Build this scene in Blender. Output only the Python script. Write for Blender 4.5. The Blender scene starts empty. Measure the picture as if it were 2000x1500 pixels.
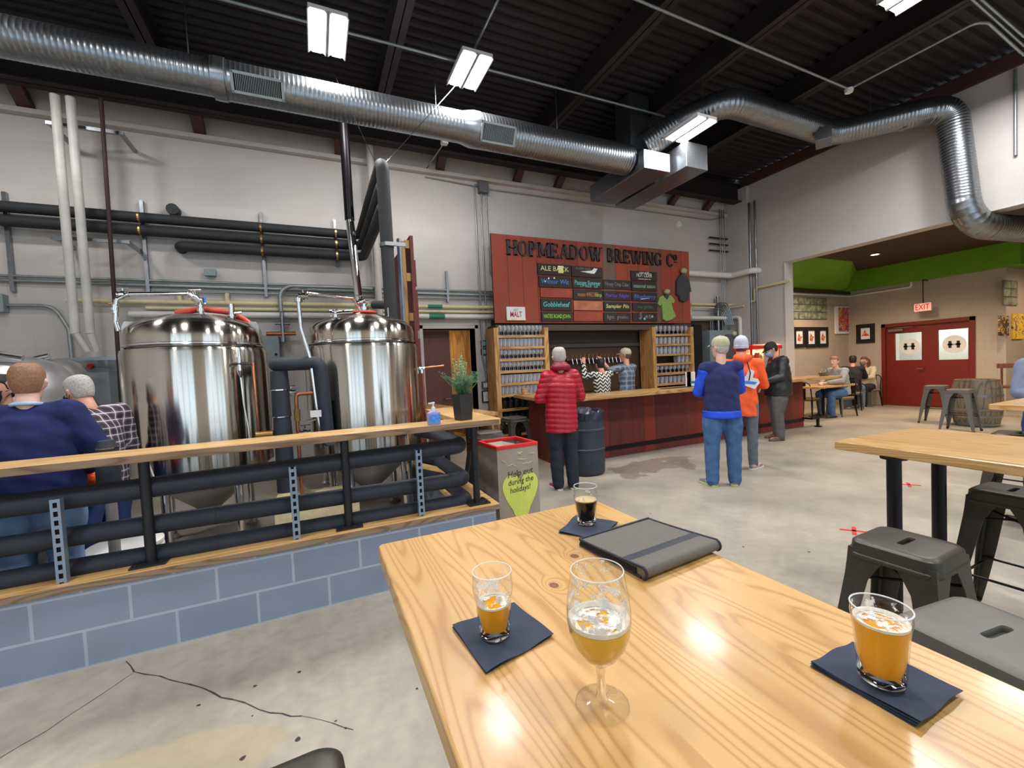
import bpy, bmesh, math, random
from mathutils import Vector, Matrix
random.seed(7)
PI = math.pi
scn = bpy.context.scene
COL = scn.collection
# ---------------------------------------------------------------- camera, world, lights, exposure
CAM_H = 1.52
YAW, PITCH, ROLL, FPX = -24.532, -2.249, -2.669, 835.57
def cam_basis():
    a, b, c = [math.radians(t) for t in (YAW, PITCH, ROLL)]
    f = Vector((-math.sin(a)*math.cos(b), math.cos(a)*math.cos(b), math.sin(b)))
    r = Vector((math.cos(a), math.sin(a), 0)); d = f.cross(r)
    r2 = r*math.cos(c) - d*math.sin(c)
    d2 = r*math.sin(c) + d*math.cos(c)
    return r2, d2, f
CR, CD, CF = cam_basis()
cd = bpy.data.cameras.new('camera'); cam = bpy.data.objects.new('camera', cd); COL.objects.link(cam)
cd.sensor_width = 36; cd.lens = 36*FPX/2000; cd.clip_start = 0.02; cd.clip_end = 100
M = Matrix(((CR.x, -CD.x, -CF.x, 0), (CR.y, -CD.y, -CF.y, 0), (CR.z, -CD.z, -CF.z, CAM_H), (0, 0, 0, 1)))
cam.matrix_world = M
scn.camera = cam
def at(px, py, X=None, Y=None, Z=None):
    """the place on a real plane (floor, wall, table top) seen at a pixel of the survey photograph"""
    d = CR*(px-1000) + CD*(py-750) + CF*FPX
    o = Vector((0, 0, CAM_H))
    t = ((X-o.x)/d.x) if X is not None else ((Y-o.y)/d.y) if Y is not None else ((Z-o.z)/d.z)
    return o + d*t
scn.view_settings.view_transform = 'Standard'; scn.view_settings.look = 'None'
scn.view_settings.gamma = 1; scn.view_settings.use_curve_mapping = False
scn.view_settings.exposure = 0.0
w = bpy.data.worlds.new('daylight'); scn.world = w; w.use_nodes = True
bg = w.node_tree.nodes['Background']; bg.inputs[0].default_value = (0.68, 0.84, 1.0, 1); bg.inputs[1].default_value = 2.1
scn.cycles.max_bounces = 10; scn.cycles.transmission_bounces = 10; scn.cycles.transparent_max_bounces = 12
scn.cycles.sample_clamp_indirect = 6; scn.cycles.caustics_refractive = False; scn.cycles.caustics_reflective = False
scn.cycles.use_denoising = True
def area(name, loc, rot, sx, sy, power, color=(1, 1, 1), portal=False):
    l = bpy.data.lights.new(name, 'AREA'); l.shape = 'RECTANGLE'; l.size = sx; l.size_y = sy; l.energy = power; l.color = color
    o = bpy.data.objects.new(name, l); COL.objects.link(o); o.location = loc; o.rotation_euler = rot
    if portal: l.cycles.is_portal = True
    return o
# hall windows behind the camera let the daylight in (openings in wall_front), lamps are built with their fixtures
area('window_daylight', (-3.2, -3.0, 2.1), (math.radians(90), 0, 0), 5.0, 3.6, 1, portal=True)
area('window_daylight', (4.6, -3.0, 2.1), (math.radians(90), 0, 0), 5.6, 3.6, 1, portal=True)
WB, WR, WF, WL = 7.5, 9.5, -3.1, -6.0      # back, right, front, left wall planes of the hall
FARX, SIDEY = 14.2, 7.3                     # far wall and back wall of the side room
DECK = 5.75

# ---------------------------------------------------------------- materials
def lin(c):
    return tuple(((x/255)/12.92 if x/255 <= 0.04045 else ((x/255+0.055)/1.055)**2.4) for x in c) + (1,)
MATS = {}
def nt(name):
    m = bpy.data.materials.new(name); m.use_nodes = True
    n = m.node_tree; b = n.nodes['Principled BSDF']; MATS[name] = m
    return m, n, b
def N(n, t, **k):
    x = n.nodes.new(t)
    for a, v in k.items():
        if a.startswith('i_'): x.inputs[a[2:].replace('_', ' ')].default_value = v
        else: setattr(x, a, v)
    return x
def ramp(n, pts):
    r = n.nodes.new('ShaderNodeValToRGB'); e = r.color_ramp.elements
    while len(e) < len(pts): e.new(0.5)
    for k, (p, c) in enumerate(pts): e[k].position = p; e[k].color = c
    return r
def mixc(n, fac, a, b, mode='MIX'):
    x = n.nodes.new('ShaderNodeMix'); x.data_type = 'RGBA'; x.blend_type = mode
    for s, v in ((0, fac), (6, a), (7, b)):
        if isinstance(v, (int, float, tuple)): x.inputs[s].default_value = v
        else: n.links.new(v, x.inputs[s])
    return x.outputs[2]
def math_(n, op, a, b=None, c=None):
    x = n.nodes.new('ShaderNodeMath'); x.operation = op
    for s, v in enumerate((a, b, c)):
        if v is None: continue
        if isinstance(v, (int, float)): x.inputs[s].default_value = v
        else: n.links.new(v, x.inputs[s])
    return x.outputs[0]
def coords(n, scale=(1, 1, 1), rot=(0, 0, 0), obj=True, loc=(0, 0, 0)):
    tc = n.nodes.new('ShaderNodeTexCoord'); mp = n.nodes.new('ShaderNodeMapping')
    mp.inputs['Scale'].default_value = scale; mp.inputs['Rotation'].default_value = rot; mp.inputs['Location'].default_value = loc
    n.links.new(tc.outputs['Object' if obj else 'UV'], mp.inputs[0])
    return mp.outputs[0]
def plain(name, rgb, rough=0.5, metal=0.0, noise=0.12, nscale=18, bump=0.0, spec=None, coat=0):
    """a plain painted, moulded or woven surface with a slight uneven tone"""
    m, n, b = nt(name)
    c = lin(rgb)
    nz = N(n, 'ShaderNodeTexNoise'); nz.inputs['Scale'].default_value = nscale; nz.inputs['Detail'].default_value = 4
    n.links.new(coords(n), nz.inputs['Vector'])
    lo = tuple(x*(1-noise) for x in c[:3])+(1,); hi = tuple(min(1, x*(1+noise)) for x in c[:3])+(1,)
    r = ramp(n, [(0.3, lo), (0.7, hi)]); n.links.new(nz.outputs[0], r.inputs[0]); n.links.new(r.outputs[0], b.inputs['Base Color'])
    b.inputs['Roughness'].default_value = rough; b.inputs['Metallic'].default_value = metal
    if spec is not None: b.inputs['Specular IOR Level'].default_value = spec
    if coat: b.inputs['Coat Weight'].default_value = coat; b.inputs['Coat Roughness'].default_value = .15
    if bump:
        bp = N(n, 'ShaderNodeBump'); bp.inputs['Strength'].default_value = bump; bp.inputs['Distance'].default_value = .01
        n.links.new(nz.outputs[0], bp.inputs['Height']); n.links.new(bp.outputs[0], b.inputs['Normal'])
    return m
def glassm(name, color=(1, 1, 1, 1), rough=0.0, ior=1.45):
    m, n, b = nt(name)
    b.inputs['Base Color'].default_value = color; b.inputs['Roughness'].default_value = rough
    b.inputs['Transmission Weight'].default_value = 1; b.inputs['IOR'].default_value = ior
    return m
def thinglass(name, tint=(.97, .985, .98, 1), gain=1.0, rough=.02):
    """thin blown or sheet glass: clear straight through, mirror-like at grazing angles"""
    m, n, b = nt(name); n.nodes.remove(b); out = n.nodes['Material Output']
    tr = N(n, 'ShaderNodeBsdfTransparent'); tr.inputs[0].default_value = tint
    gl = N(n, 'ShaderNodeBsdfGlossy'); gl.inputs['Roughness'].default_value = rough
    fr = N(n, 'ShaderNodeLayerWeight'); fr.inputs[0].default_value = .5; fz = math_(n, 'MULTIPLY_ADD', math_(n, 'POWER', fr.outputs[1], 3.0), .9, .05)
    mx = N(n, 'ShaderNodeMixShader'); n.links.new(math_(n, 'MINIMUM', math_(n, 'MULTIPLY', fz, gain), 1.0), mx.inputs[0])
    n.links.new(tr.outputs[0], mx.inputs[1]); n.links.new(gl.outputs[0], mx.inputs[2]); n.links.new(mx.outputs[0], out.inputs[0])
    return m
def emis(name, rgb, s):
    m, n, b = nt(name)
    b.inputs['Base Color'].default_value = (0.8, 0.8, 0.8, 1)
    b.inputs['Emission Color'].default_value = lin(rgb); b.inputs['Emission Strength'].default_value = s
    return m
def wood(name, c1, c2, c3, axis='Y', plank=0.12, rough=0.35, ring=26, knots=(), coat=0.0, stretch=0.1, bump=.05):
    """pine boards glued edge to edge, grain running along one axis"""
    m, n, b = nt(name)
    tc = N(n, 'ShaderNodeTexCoord'); sp = N(n, 'ShaderNodeSeparateXYZ'); n.links.new(tc.outputs['Object'], sp.inputs[0])
    a = {'X': 0, 'Y': 1, 'Z': 2}[axis]; o = [i for i in (0, 1, 2) if i != a]
    acr = sp.outputs[o[0]]; lon = sp.outputs[a]; thr = sp.outputs[o[1]]
    if axis == 'X': acr, thr = sp.outputs[1], sp.outputs[2]
    pk = math_(n, 'FLOOR', math_(n, 'DIVIDE', acr, plank))
    off = math_(n, 'MULTIPLY', pk, 3.71)
    cb = N(n, 'ShaderNodeCombineXYZ')
    n.links.new(math_(n, 'ADD', acr, off), cb.inputs[0]); n.links.new(math_(n, 'MULTIPLY', lon, stretch), cb.inputs[1]); n.links.new(math_(n, 'ADD', thr, off), cb.inputs[2])
    nz = N(n, 'ShaderNodeTexNoise'); nz.inputs['Scale'].default_value = 5.0; nz.inputs['Detail'].default_value = 1.5; n.links.new(cb.outputs[0], nz.inputs['Vector'])
    fld = math_(n, 'MULTIPLY', nz.outputs[0], ring)
    for (kx, ky, kr) in knots:
        dx = math_(n, 'SUBTRACT', acr, kx); dy = math_(n, 'MULTIPLY', math_(n, 'SUBTRACT', lon, ky), .75)
        d = math_(n, 'SQRT', math_(n, 'ADD', math_(n, 'MULTIPLY', dx, dx), math_(n, 'MULTIPLY', dy, dy)))
        near = math_(n, 'MAXIMUM', math_(n, 'SUBTRACT', 1, math_(n, 'DIVIDE', d, kr*3.2)), 0)
        fld = math_(n, 'ADD', fld, math_(n, 'MULTIPLY', math_(n, 'MULTIPLY', near, near), 4.5))
    s = math_(n, 'SINE', math_(n, 'MULTIPLY', fld, 2*PI))
    s = math_(n, 'MULTIPLY_ADD', s, 0.5, 0.5); s = math_(n, 'POWER', s, 2.4)
    fine = N(n, 'ShaderNodeTexNoise'); fine.inputs['Scale'].default_value = 130; fine.inputs['Detail'].default_value = 3; n.links.new(cb.outputs[0], fine.inputs['Vector'])
    t = math_(n, 'ADD', math_(n, 'MULTIPLY', s, .72), math_(n, 'MULTIPLY', fine.outputs[0], .28))
    r = ramp(n, [(0.1, c1), (0.6, c2), (0.98, c3)]); n.links.new(t, r.inputs[0])
    wn = N(n, 'ShaderNodeTexWhiteNoise'); wn.noise_dimensions = '1D'; n.links.new(pk, wn.inputs['W'])
    tone = N(n, 'ShaderNodeHueSaturation'); n.links.new(math_(n, 'MULTIPLY_ADD', wn.outputs[0], .16, .92), tone.inputs['Value']); n.links.new(r.outputs[0], tone.inputs['Color'])
    col = tone.outputs[0]
    for (kx, ky, kr) in knots:
        dx = math_(n, 'SUBTRACT', acr, kx); dy = math_(n, 'MULTIPLY', math_(n, 'SUBTRACT', lon, ky), .8)
        d = math_(n, 'SQRT', math_(n, 'ADD', math_(n, 'MULTIPLY', dx, dx), math_(n, 'MULTIPLY', dy, dy)))
        rr_ = ramp(n, [(0.0, (.75, .75, .75, 1)), (0.5, (.9, .9, .9, 1)), (.62, (1, 1, 1, 1)), (.8, (.35, .35, .35, 1)), (1.0, (0, 0, 0, 1))]); n.links.new(math_(n, 'DIVIDE', d, kr), rr_.inputs[0])
        col = mixc(n, rr_.outputs[0], col, (c3[0]*.32, c3[1]*.2, c3[2]*.2, 1))
    n.links.new(col, b.inputs['Base Color']); b.inputs['Roughness'].default_value = rough
    if coat: b.inputs['Coat Weight'].default_value = coat; b.inputs['Coat Roughness'].default_value = .12
    bp = N(n, 'ShaderNodeBump'); bp.inputs['Strength'].default_value = bump; bp.inputs['Distance'].default_value = .003
    n.links.new(t, bp.inputs['Height']); n.links.new(bp.outputs[0], b.inputs['Normal'])
    return m
def barnwood(name, cols, axis='X', plank=0.28, rough=0.75):
    """upright reclaimed boards, each weathered to its own tone"""
    m, n, b = nt(name)
    tc = N(n, 'ShaderNodeTexCoord'); sp = N(n, 'ShaderNodeSeparateXYZ'); n.links.new(tc.outputs['Object'], sp.inputs[0])
    acr = sp.outputs[0 if axis == 'X' else 1]
    pk = math_(n, 'FLOOR', math_(n, 'DIVIDE', acr, plank))
    wn = N(n, 'ShaderNodeTexWhiteNoise'); wn.noise_dimensions = '1D'; n.links.new(math_(n, 'ADD', pk, .37), wn.inputs['W'])
    cr = ramp(n, [(i/(len(cols)), c) for i, c in enumerate(cols)]); cr.color_ramp.interpolation = 'CONSTANT'; n.links.new(wn.outputs[0], cr.inputs[0])
    cb = N(n, 'ShaderNodeCombineXYZ'); n.links.new(math_(n, 'MULTIPLY', acr, 8), cb.inputs[0]); n.links.new(sp.outputs[2], cb.inputs[2]); n.links.new(math_(n, 'MULTIPLY', pk, 5.3), cb.inputs[1])
    nz = N(n, 'ShaderNodeTexNoise'); nz.inputs['Scale'].default_value = 1.6; nz.inputs['Detail'].default_value = 7; nz.inputs['Roughness'].default_value = .6; n.links.new(cb.outputs[0], nz.inputs['Vector'])
    r = ramp(n, [(0.42, (0, 0, 0, 1)), (0.8, (1, 1, 1, 1))]); n.links.new(nz.outputs[0], r.inputs[0])
    worn = mixc(n, math_(n, 'MULTIPLY', r.outputs[0], .45), cr.outputs[0], lin((96, 70, 60)))
    gap = math_(n, 'LESS_THAN', math_(n, 'PINGPONG', acr, plank/2), .003)
    pp = math_(n, 'ABSOLUTE', math_(n, 'SUBTRACT', math_(n, 'FRACT', math_(n, 'DIVIDE', acr, plank)), .5))
    gap = math_(n, 'GREATER_THAN', pp, .488)
    col = mixc(n, gap, worn, (0.02, .012, .01, 1))
    n.links.new(col, b.inputs['Base Color']); b.inputs['Roughness'].default_value = rough
    bp = N(n, 'ShaderNodeBump'); bp.inputs['Strength'].default_value = .3; bp.inputs['Distance'].default_value = .01
    n.links.new(nz.outputs[0], bp.inputs['Height']); n.links.new(bp.outputs[0], b.inputs['Normal'])
    return m
def blocks(name, c1, c2, mortar, bw=.4064, bh=.2032, msize=.006, rough=.6, bump=.25, soft=.1, zoff=0.0, speck=.1):
    """painted concrete block; joints run along any axis-aligned wall"""
    m, n, b = nt(name)
    tc = N(n, 'ShaderNodeTexCoord'); sp = N(n, 'ShaderNodeSeparateXYZ'); n.links.new(tc.outputs['Object'], sp.inputs[0])
    cb = N(n, 'ShaderNodeCombineXYZ'); n.links.new(math_(n, 'ADD', sp.outputs[0], sp.outputs[1]), cb.inputs[0]); n.links.new(math_(n, 'ADD', sp.outputs[2], zoff), cb.inputs[1])
    br = N(n, 'ShaderNodeTexBrick'); n.links.new(cb.outputs[0], br.inputs['Vector'])
    br.inputs['Color1'].default_value = c1; br.inputs['Color2'].default_value = c2; br.inputs['Mortar'].default_value = mortar
    br.inputs['Scale'].default_value = 1; br.inputs['Brick Width'].default_value = bw; br.inputs['Row Height'].default_value = bh
    br.inputs['Mortar Size'].default_value = msize; br.inputs['Mortar Smooth'].default_value = soft
    nz = N(n, 'ShaderNodeTexNoise'); nz.inputs['Scale'].default_value = 3; nz.inputs['Detail'].default_value = 6; n.links.new(tc.outputs['Object'], nz.inputs['Vector'])
    r = ramp(n, [(.3, (1-speck, 1-speck, 1-speck, 1)), (.7, (1, 1, 1, 1))]); n.links.new(nz.outputs[0], r.inputs[0])
    n.links.new(mixc(n, 1.0, br.outputs[0], r.outputs[0], 'MULTIPLY'), b.inputs['Base Color']); b.inputs['Roughness'].default_value = rough
    pit = N(n, 'ShaderNodeTexNoise'); pit.inputs['Scale'].default_value = 160; n.links.new(tc.outputs['Object'], pit.inputs['Vector'])
    h = math_(n, 'ADD', math_(n, 'MULTIPLY', br.outputs[1], -1), math_(n, 'MULTIPLY', pit.outputs[0], .25))
    bp = N(n, 'ShaderNodeBump'); bp.inputs['Strength'].default_value = bump; bp.inputs['Distance'].default_value = .005
    n.links.new(h, bp.inputs['Height']); n.links.new(bp.outputs[0], b.inputs['Normal'])
    return m
# ---- the material set
blocks('wall_paint', lin((200, 195, 190)), lin((197, 192, 187)), lin((192, 187, 182)), msize=.003, bump=.06, speck=.05, rough=.7)
blocks('low_block', lin((146, 159, 180)), lin((138, 152, 174)), lin((178, 189, 205)), msize=.008, bump=.35, rough=.5, speck=.12)
blocks('side_wall_warm', lin((178, 165, 152)), lin((175, 162, 149)), lin((166, 153, 141)), msize=.004, bump=.1, speck=.05, rough=.7)  # same grey wall as the hall, warm lamplight mixed into its colour
plain('dark_paint', (74, 66, 58), .7); plain('dark_recess', (70, 48, 26), .6); plain('black_gap', (16, 14, 13), .9)
plain('green_paint', (98, 150, 18), .6, noise=.1, nscale=2)
plain('ceiling_brown', (30, 22, 23), .7, noise=.2, nscale=3); plain('beam_brown', (30, 21, 22), .65, noise=.2, nscale=5); plain('beam_red', (78, 48, 44), .6)
plain('side_ceiling', (58, 40, 26), .7)
C1, C2, C3 = lin((208, 170, 112)), lin((198, 156, 96)), lin((176, 130, 76))
wood('pine_table', C1, C2, C3, 'Y', .135, .3, 30, coat=.25)
wood('pine_long', lin((212, 174, 116)), lin((200, 158, 98)), lin((174, 128, 72)), 'X', .19, .4, 14, coat=.15)
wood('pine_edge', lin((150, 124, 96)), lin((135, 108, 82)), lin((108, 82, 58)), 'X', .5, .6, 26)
wood('counter_wood', lin((196, 158, 104)), lin((176, 134, 80)), lin((138, 98, 52)), 'X', .3, .4, 14, coat=.2)
wood('counter_side', lin((196, 158, 104)), lin((176, 134, 80)), lin((138, 98, 52)), 'Y', .3, .4, 14, coat=.2)
wood('rack_wood', lin((205, 160, 102)), lin((190, 142, 84)), lin((150, 104, 54)), 'Z', .3, .5, 12)
wood('rack_shelf', lin((205, 160, 102)), lin((190, 142, 84)), lin((150, 104, 54)), 'X', .3, .5, 12)
wood('plywood', lin((196, 152, 86)), lin((178, 132, 68)), lin((146, 100, 46)), 'Z', 2, .6, 7)
wood('chair_wood', lin((206, 164, 110)), lin((188, 140, 88)), lin((150, 104, 60)), 'Y', .1, .45, 12)
wood('dark_wood', lin((110, 62, 36)), lin((92, 48, 28)), lin((66, 34, 20)), 'Z', .3, .5, 12)
wood('barrel_wood', lin((132, 118, 98)), lin((110, 98, 80)), lin((82, 70, 56)), 'Z', .09, .6, 9)
BARN = [lin((146, 64, 46)), lin((156, 70, 48)), lin((138, 60, 46)), lin((118, 78, 64)), lin((148, 62, 44)), lin((112, 90, 78)), lin((152, 66, 46))]
barnwood('barn_red', BARN, 'X', .3); barnwood('barn_bar', [lin((112, 34, 27)), lin((96, 30, 25)), lin((126, 40, 28)), lin((88, 28, 25)), lin((108, 38, 30))], 'X', .24, .6)
barnwood('barn_side', [lin((96, 30, 24)), lin((84, 28, 22)), lin((104, 34, 26))], 'Y', .2, .6)
plain('board_red', (150, 66, 46), .7, noise=.25, nscale=6); plain('board_tan', (170, 108, 78), .7, noise=.3, nscale=8)
plain('slate', (48, 42, 42), .75, noise=.25, nscale=20)
plain('sign_letter', (34, 26, 26), .5)
plain('door_red', (112, 28, 18), .45, noise=.08); plain('door_brown', (104, 62, 50), .6)
plain('gunmetal', (74, 72, 64), .42, metal=.55, noise=.1, nscale=40); plain('gunmetal_light', (104, 103, 96), .5, metal=.3, noise=.06)
plain('black_steel', (38, 40, 45), .42, metal=.3, noise=.1); plain('black_iron', (26, 23, 28), .38, metal=.5)
plain('foam_black', (40, 46, 58), .62, noise=.12, nscale=9, bump=.05); plain('foam_dark', (40, 43, 44), .7, noise=.1)
plain('galvanised', (142, 147, 152), .3, metal=.95, noise=.12, nscale=30); plain('conduit_grey', (150, 158, 158), .42, metal=.7, noise=.08)
plain('strut_blue', (142, 160, 180), .4, metal=.5, noise=.08)
plain('pvc_white', (222, 222, 216), .45, noise=.05); plain('pvc_aged', (210, 208, 200), .5, noise=.1, nscale=6); plain('pvc_cream', (222, 210, 164), .5, noise=.06)
plain('copper', (176, 112, 80), .35, metal=.8, noise=.25, nscale=8); plain('brass', (178, 142, 84), .3, metal=.9); plain('rust_pipe', (62, 44, 42), .6, metal=.3)
plain('chrome', (225, 226, 228), .1, metal=1, noise=.03)
plain('green_label', (40, 128, 104), .5); plain('white_paint', (228, 228, 226), .5, noise=.04); plain('paper', (226, 226, 228), .7, noise=.03)
plain('red_plastic', (214, 40, 36), .35, noise=.06); plain('red_rubber', (206, 72, 56), .45); plain('cardboard', (158, 146, 132), .8, noise=.08, nscale=4)
plain('lime_paper', (210, 224, 104), .7, noise=.05); plain('marker_ink', (52, 46, 46), .6); plain('cream_paint', (226, 214, 172), .6)
plain('panel_grey', (142, 156, 160), .5, noise=.05); plain('panel_dark', (98, 102, 104), .5)
plain('barrel_blue', (46, 56, 68), .5, noise=.2, nscale=5); plain('bag_plastic', (40, 46, 62), .28, noise=.25, nscale=30)
plain('napkin', (54, 64, 82), .85, noise=.08, nscale=60, bump=.05); plain('folder_grey', (100, 98, 90), .75, noise=.07, nscale=120, bump=.08); plain('folder_trim', (38, 42, 56), .6)
plain('planter_black', (40, 40, 44), .4, noise=.1); plain('tape_red', (206, 52, 52), .5)
plain('silicone_black', (24, 24, 26), .5); plain('screen_blue', (120, 178, 205), .3); plain('frame_black', (24, 18, 16), .45)
# people
plain('skin', (206, 150, 128), .55, noise=.06, nscale=30); plain('skin_pale', (214, 172, 158), .55, noise=.06, nscale=30)
plain('hair_grey', (176, 172, 168), .7, noise=.25, nscale=90, bump=.3); plain('hair_brown', (98, 70, 54), .7, noise=.3, nscale=90, bump=.3)
plain('hair_dark', (34, 24, 22), .6, noise=.3, nscale=80, bump=.3); plain('hair_auburn', (96, 56, 38), .6, noise=.3, nscale=80, bump=.3); plain('hair_sandy', (138, 102, 78), .7, noise=.25, nscale=80, bump=.3)
plain('puffer_red', (172, 24, 46), .42, noise=.1, nscale=14, bump=.15); plain('hood_red', (134, 18, 42), .5)
plain('trouser_navy', (30, 36, 50), .85, bump=.1); plain('trouser_grey', (92, 92, 92), .85, bump=.15); plain('legging_grey', (98, 108, 120), .75)
plain('jean_blue', (66, 100, 146), .85, noise=.2, nscale=14, bump=.15); plain('jean_dark', (34, 58, 108), .85, noise=.2, nscale=14, bump=.15); plain('jean_light', (104, 134, 168), .85, noise=.2, nscale=12)
plain('fleece_navy', (38, 44, 92), .95, noise=.1, nscale=40, bump=.1); plain('shirt_blue', (22, 76, 214), .6, bump=.1); plain('sweater_navy', (20, 32, 84), .9, noise=.12, nscale=30, bump=.12)
plain('hoodie_orange', (246, 96, 44), .8, noise=.06, nscale=20, bump=.1); plain('jacket_black', (36, 42, 42), .38, noise=.2, nscale=16, bump=.25)
plain('sweat_grey', (150, 154, 158), .9, noise=.08, nscale=20); plain('cardigan_cream', (196, 184, 162), .9, noise=.12, nscale=30); plain('shirt_black', (26, 26, 30), .8); plain('collar_blue', (150, 190, 220), .7)
plain('shirt_steel', (112, 124, 148), .85, noise=.1, nscale=15)
plain('cap_khaki', (172, 170, 142), .85, noise=.1, nscale=30); plain('cap_grey', (182, 186, 198), .85); plain('cap_black', (30, 26, 28), .8); plain('mask_blue', (140, 170, 200), .8); plain('mask_black', (20, 20, 24), .8); plain('mask_grey', (120, 110, 105), .8)
plain('shoe_grey', (118, 122, 128), .6, noise=.2, nscale=30); plain('shoe_brown', (98, 72, 56), .6); plain('shoe_red', (150, 70, 84), .6, noise=.25, nscale=30); plain('sole_white', (222, 222, 226), .5); plain('sole_lime', (196, 206, 130), .5); plain('shoe_dark', (40, 40, 42), .6)
plain('tee_green', (136, 168, 88), .85); plain('hoodie_dark', (58, 64, 66), .85); plain('pot_grey', (140, 140, 146), .6)
plain('leaf_green', (88, 132, 92), .6, noise=.3, nscale=60); plain('leaf_pale', (150, 176, 140), .6, noise=.25, nscale=60); plain('leaf_dark', (60, 108, 66), .6, noise=.3, nscale=60)
plain('orange_cloth', (226, 92, 34), .7); plain('gel_liquid', (150, 150, 205), .2); plain('label_blue', (70, 140, 220), .4, noise=.3, nscale=40)
plain('ink_white', (232, 232, 226), .6); plain('ink_lime', (150, 226, 60), .6); plain('ink_blue', (70, 130, 220), .6); plain('ink_cyan', (110, 210, 205), .6); plain('ink_yellow', (226, 226, 140), .6); plain('ink_orange', (190, 130, 70), .6); plain('ink_purple', (120, 80, 190), .6); plain('ink_green', (50, 130, 60), .6); plain('ink_grey', (130, 130, 128), .6); plain('ink_red', (176, 36, 48), .6); plain('ink_pale', (160, 190, 160), .6)
glassm('glass_clear'); thinglass('glass_thin');  thinglass('bottle_clear', (.92, .92, 1, 1))
plain('tumbler_row', (150, 156, 162), .12, noise=.1)
emis('lamp_white', (255, 250, 252), 16); emis('lamp_warm', (255, 214, 160), 30); emis('exit_glow', (255, 60, 55), 1.1); emis('rim_highlight', (0, 0, 0), 0); emis('popcorn_lamp', (255, 190, 110), 5)
def special():
    m, n, b = nt('rim_highlight'); b.inputs['Base Color'].default_value = (.9, .93, .95, 1); b.inputs['Roughness'].default_value = .08; b.inputs['Alpha'].default_value = .6  # whitish colour paints the bright highlight along a glass rim
    m, n, b = nt('rack_glass'); b.inputs['Base Color'].default_value = (.75, .8, .86, 1); b.inputs['Roughness'].default_value = .1; b.inputs['Specular IOR Level'].default_value = 1  # pale base colour stands in for highlights on the shelved glasses
    lw = N(n, 'ShaderNodeLayerWeight'); lw.inputs[0].default_value = .5; n.links.new(math_(n, 'MULTIPLY_ADD', lw.outputs[1], .6, .2), b.inputs['Alpha'])
    # polished steel of the tanks
    m, n, b = nt('tank_steel'); b.inputs['Base Color'].default_value = lin((205, 200, 190)); b.inputs['Metallic'].default_value = 1; b.inputs['Roughness'].default_value = .16; b.inputs['Anisotropic'].default_value = .95; b.inputs['Anisotropic Rotation'].default_value = .25
    tg = N(n, 'ShaderNodeTangent'); tg.direction_type = 'RADIAL'; tg.axis = 'Z'; n.links.new(tg.outputs[0], b.inputs['Tangent'])
    nz = N(n, 'ShaderNodeTexNoise'); nz.inputs['Scale'].default_value = 1.7; nz.inputs['Detail'].default_value = 1; n.links.new(coords(n, (1, 1, .12)), nz.inputs['Vector'])
    bp = N(n, 'ShaderNodeBump'); bp.inputs['Strength'].default_value = .16; bp.inputs['Distance'].default_value = .03; n.links.new(nz.outputs[0], bp.inputs['Height']); n.links.new(bp.outputs[0], b.inputs['Normal'])
    m, n, b = nt('steel_satin'); b.inputs['Base Color'].default_value = lin((190, 190, 190)); b.inputs['Metallic'].default_value = .65; b.inputs['Roughness'].default_value = .4
    nz = N(n, 'ShaderNodeTexNoise'); nz.inputs['Scale'].default_value = 4; n.links.new(coords(n), nz.inputs['Vector'])
    r = ramp(n, [(.3, lin((165, 165, 165))), (.7, lin((205, 205, 205)))]); n.links.new(nz.outputs[0], r.inputs[0]); n.links.new(r.outputs[0], b.inputs['Base Color'])
    # beer: body colour, lets some light through
    for nm, c, tr in (('beer_gold', (238, 164, 4), .0), ('beer_haze', (240, 184, 56), .0), ('beer_black', (26, 12, 8), .0)):
        m, n, b = nt(nm); b.inputs['Base Color'].default_value = lin(c); b.inputs['Roughness'].default_value = .12
        b.inputs['Transmission Weight'].default_value = tr; b.inputs['IOR'].default_value = 1.33
        nz = N(n, 'ShaderNodeTexNoise'); nz.inputs['Scale'].default_value = 14; n.links.new(coords(n), nz.inputs['Vector'])
        lo = tuple(x*.85 for x in lin(c)[:3])+(1,)
        r = ramp(n, [(.3, lo), (.7, lin(c))]); n.links.new(nz.outputs[0], r.inputs[0]); n.links.new(r.outputs[0], b.inputs['Base Color'])
        if c[0] > 100: b.inputs['Subsurface Weight'].default_value = .3; b.inputs['Subsurface Radius'].default_value = (.03, .018, .004); b.inputs['Subsurface Scale'].default_value = .12
    # foam left on the glass: lacy film, holes are clear
    for nm, thr, sc in (('foam_lace', .52, 55), ('foam_thin', .6, 70), ('foam_top', .5, 45)):
        m, n, b = nt(nm); b.inputs['Base Color'].default_value = (.9, .88, .84, 1); b.inputs['Roughness'].default_value = .6
        nz = N(n, 'ShaderNodeTexNoise'); nz.inputs['Scale'].default_value = sc; nz.inputs['Detail'].default_value = 5; nz.inputs['Roughness'].default_value = .6; n.links.new(coords(n), nz.inputs['Vector'])
        r = ramp(n, [(thr-.03, (0, 0, 0, 1)), (thr+.05, (.93, .93, .93, 1))]); n.links.new(nz.outputs[0], r.inputs[0]); n.links.new(r.outputs[0], b.inputs['Alpha'])
    plain('foam_head', (236, 228, 210), .6, noise=.06, nscale=150, bump=.2); plain('foam_tan', (206, 180, 130), .6, noise=.1, nscale=150)
    # concrete floor
    m, n, b = nt('concrete'); tc = N(n, 'ShaderNodeTexCoord')
    a = N(n, 'ShaderNodeTexNoise'); a.inputs['Scale'].default_value = .9; a.inputs['Detail'].default_value = 9; a.inputs['Roughness'].default_value = .62; n.links.new(tc.outputs['Object'], a.inputs['Vector'])
    r = ramp(n, [(.3, lin((140, 134, 121))), (.5, lin((168, 160, 146))), (.68, lin((188, 179, 163)))]); n.links.new(a.outputs[0], r.inputs[0])
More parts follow.
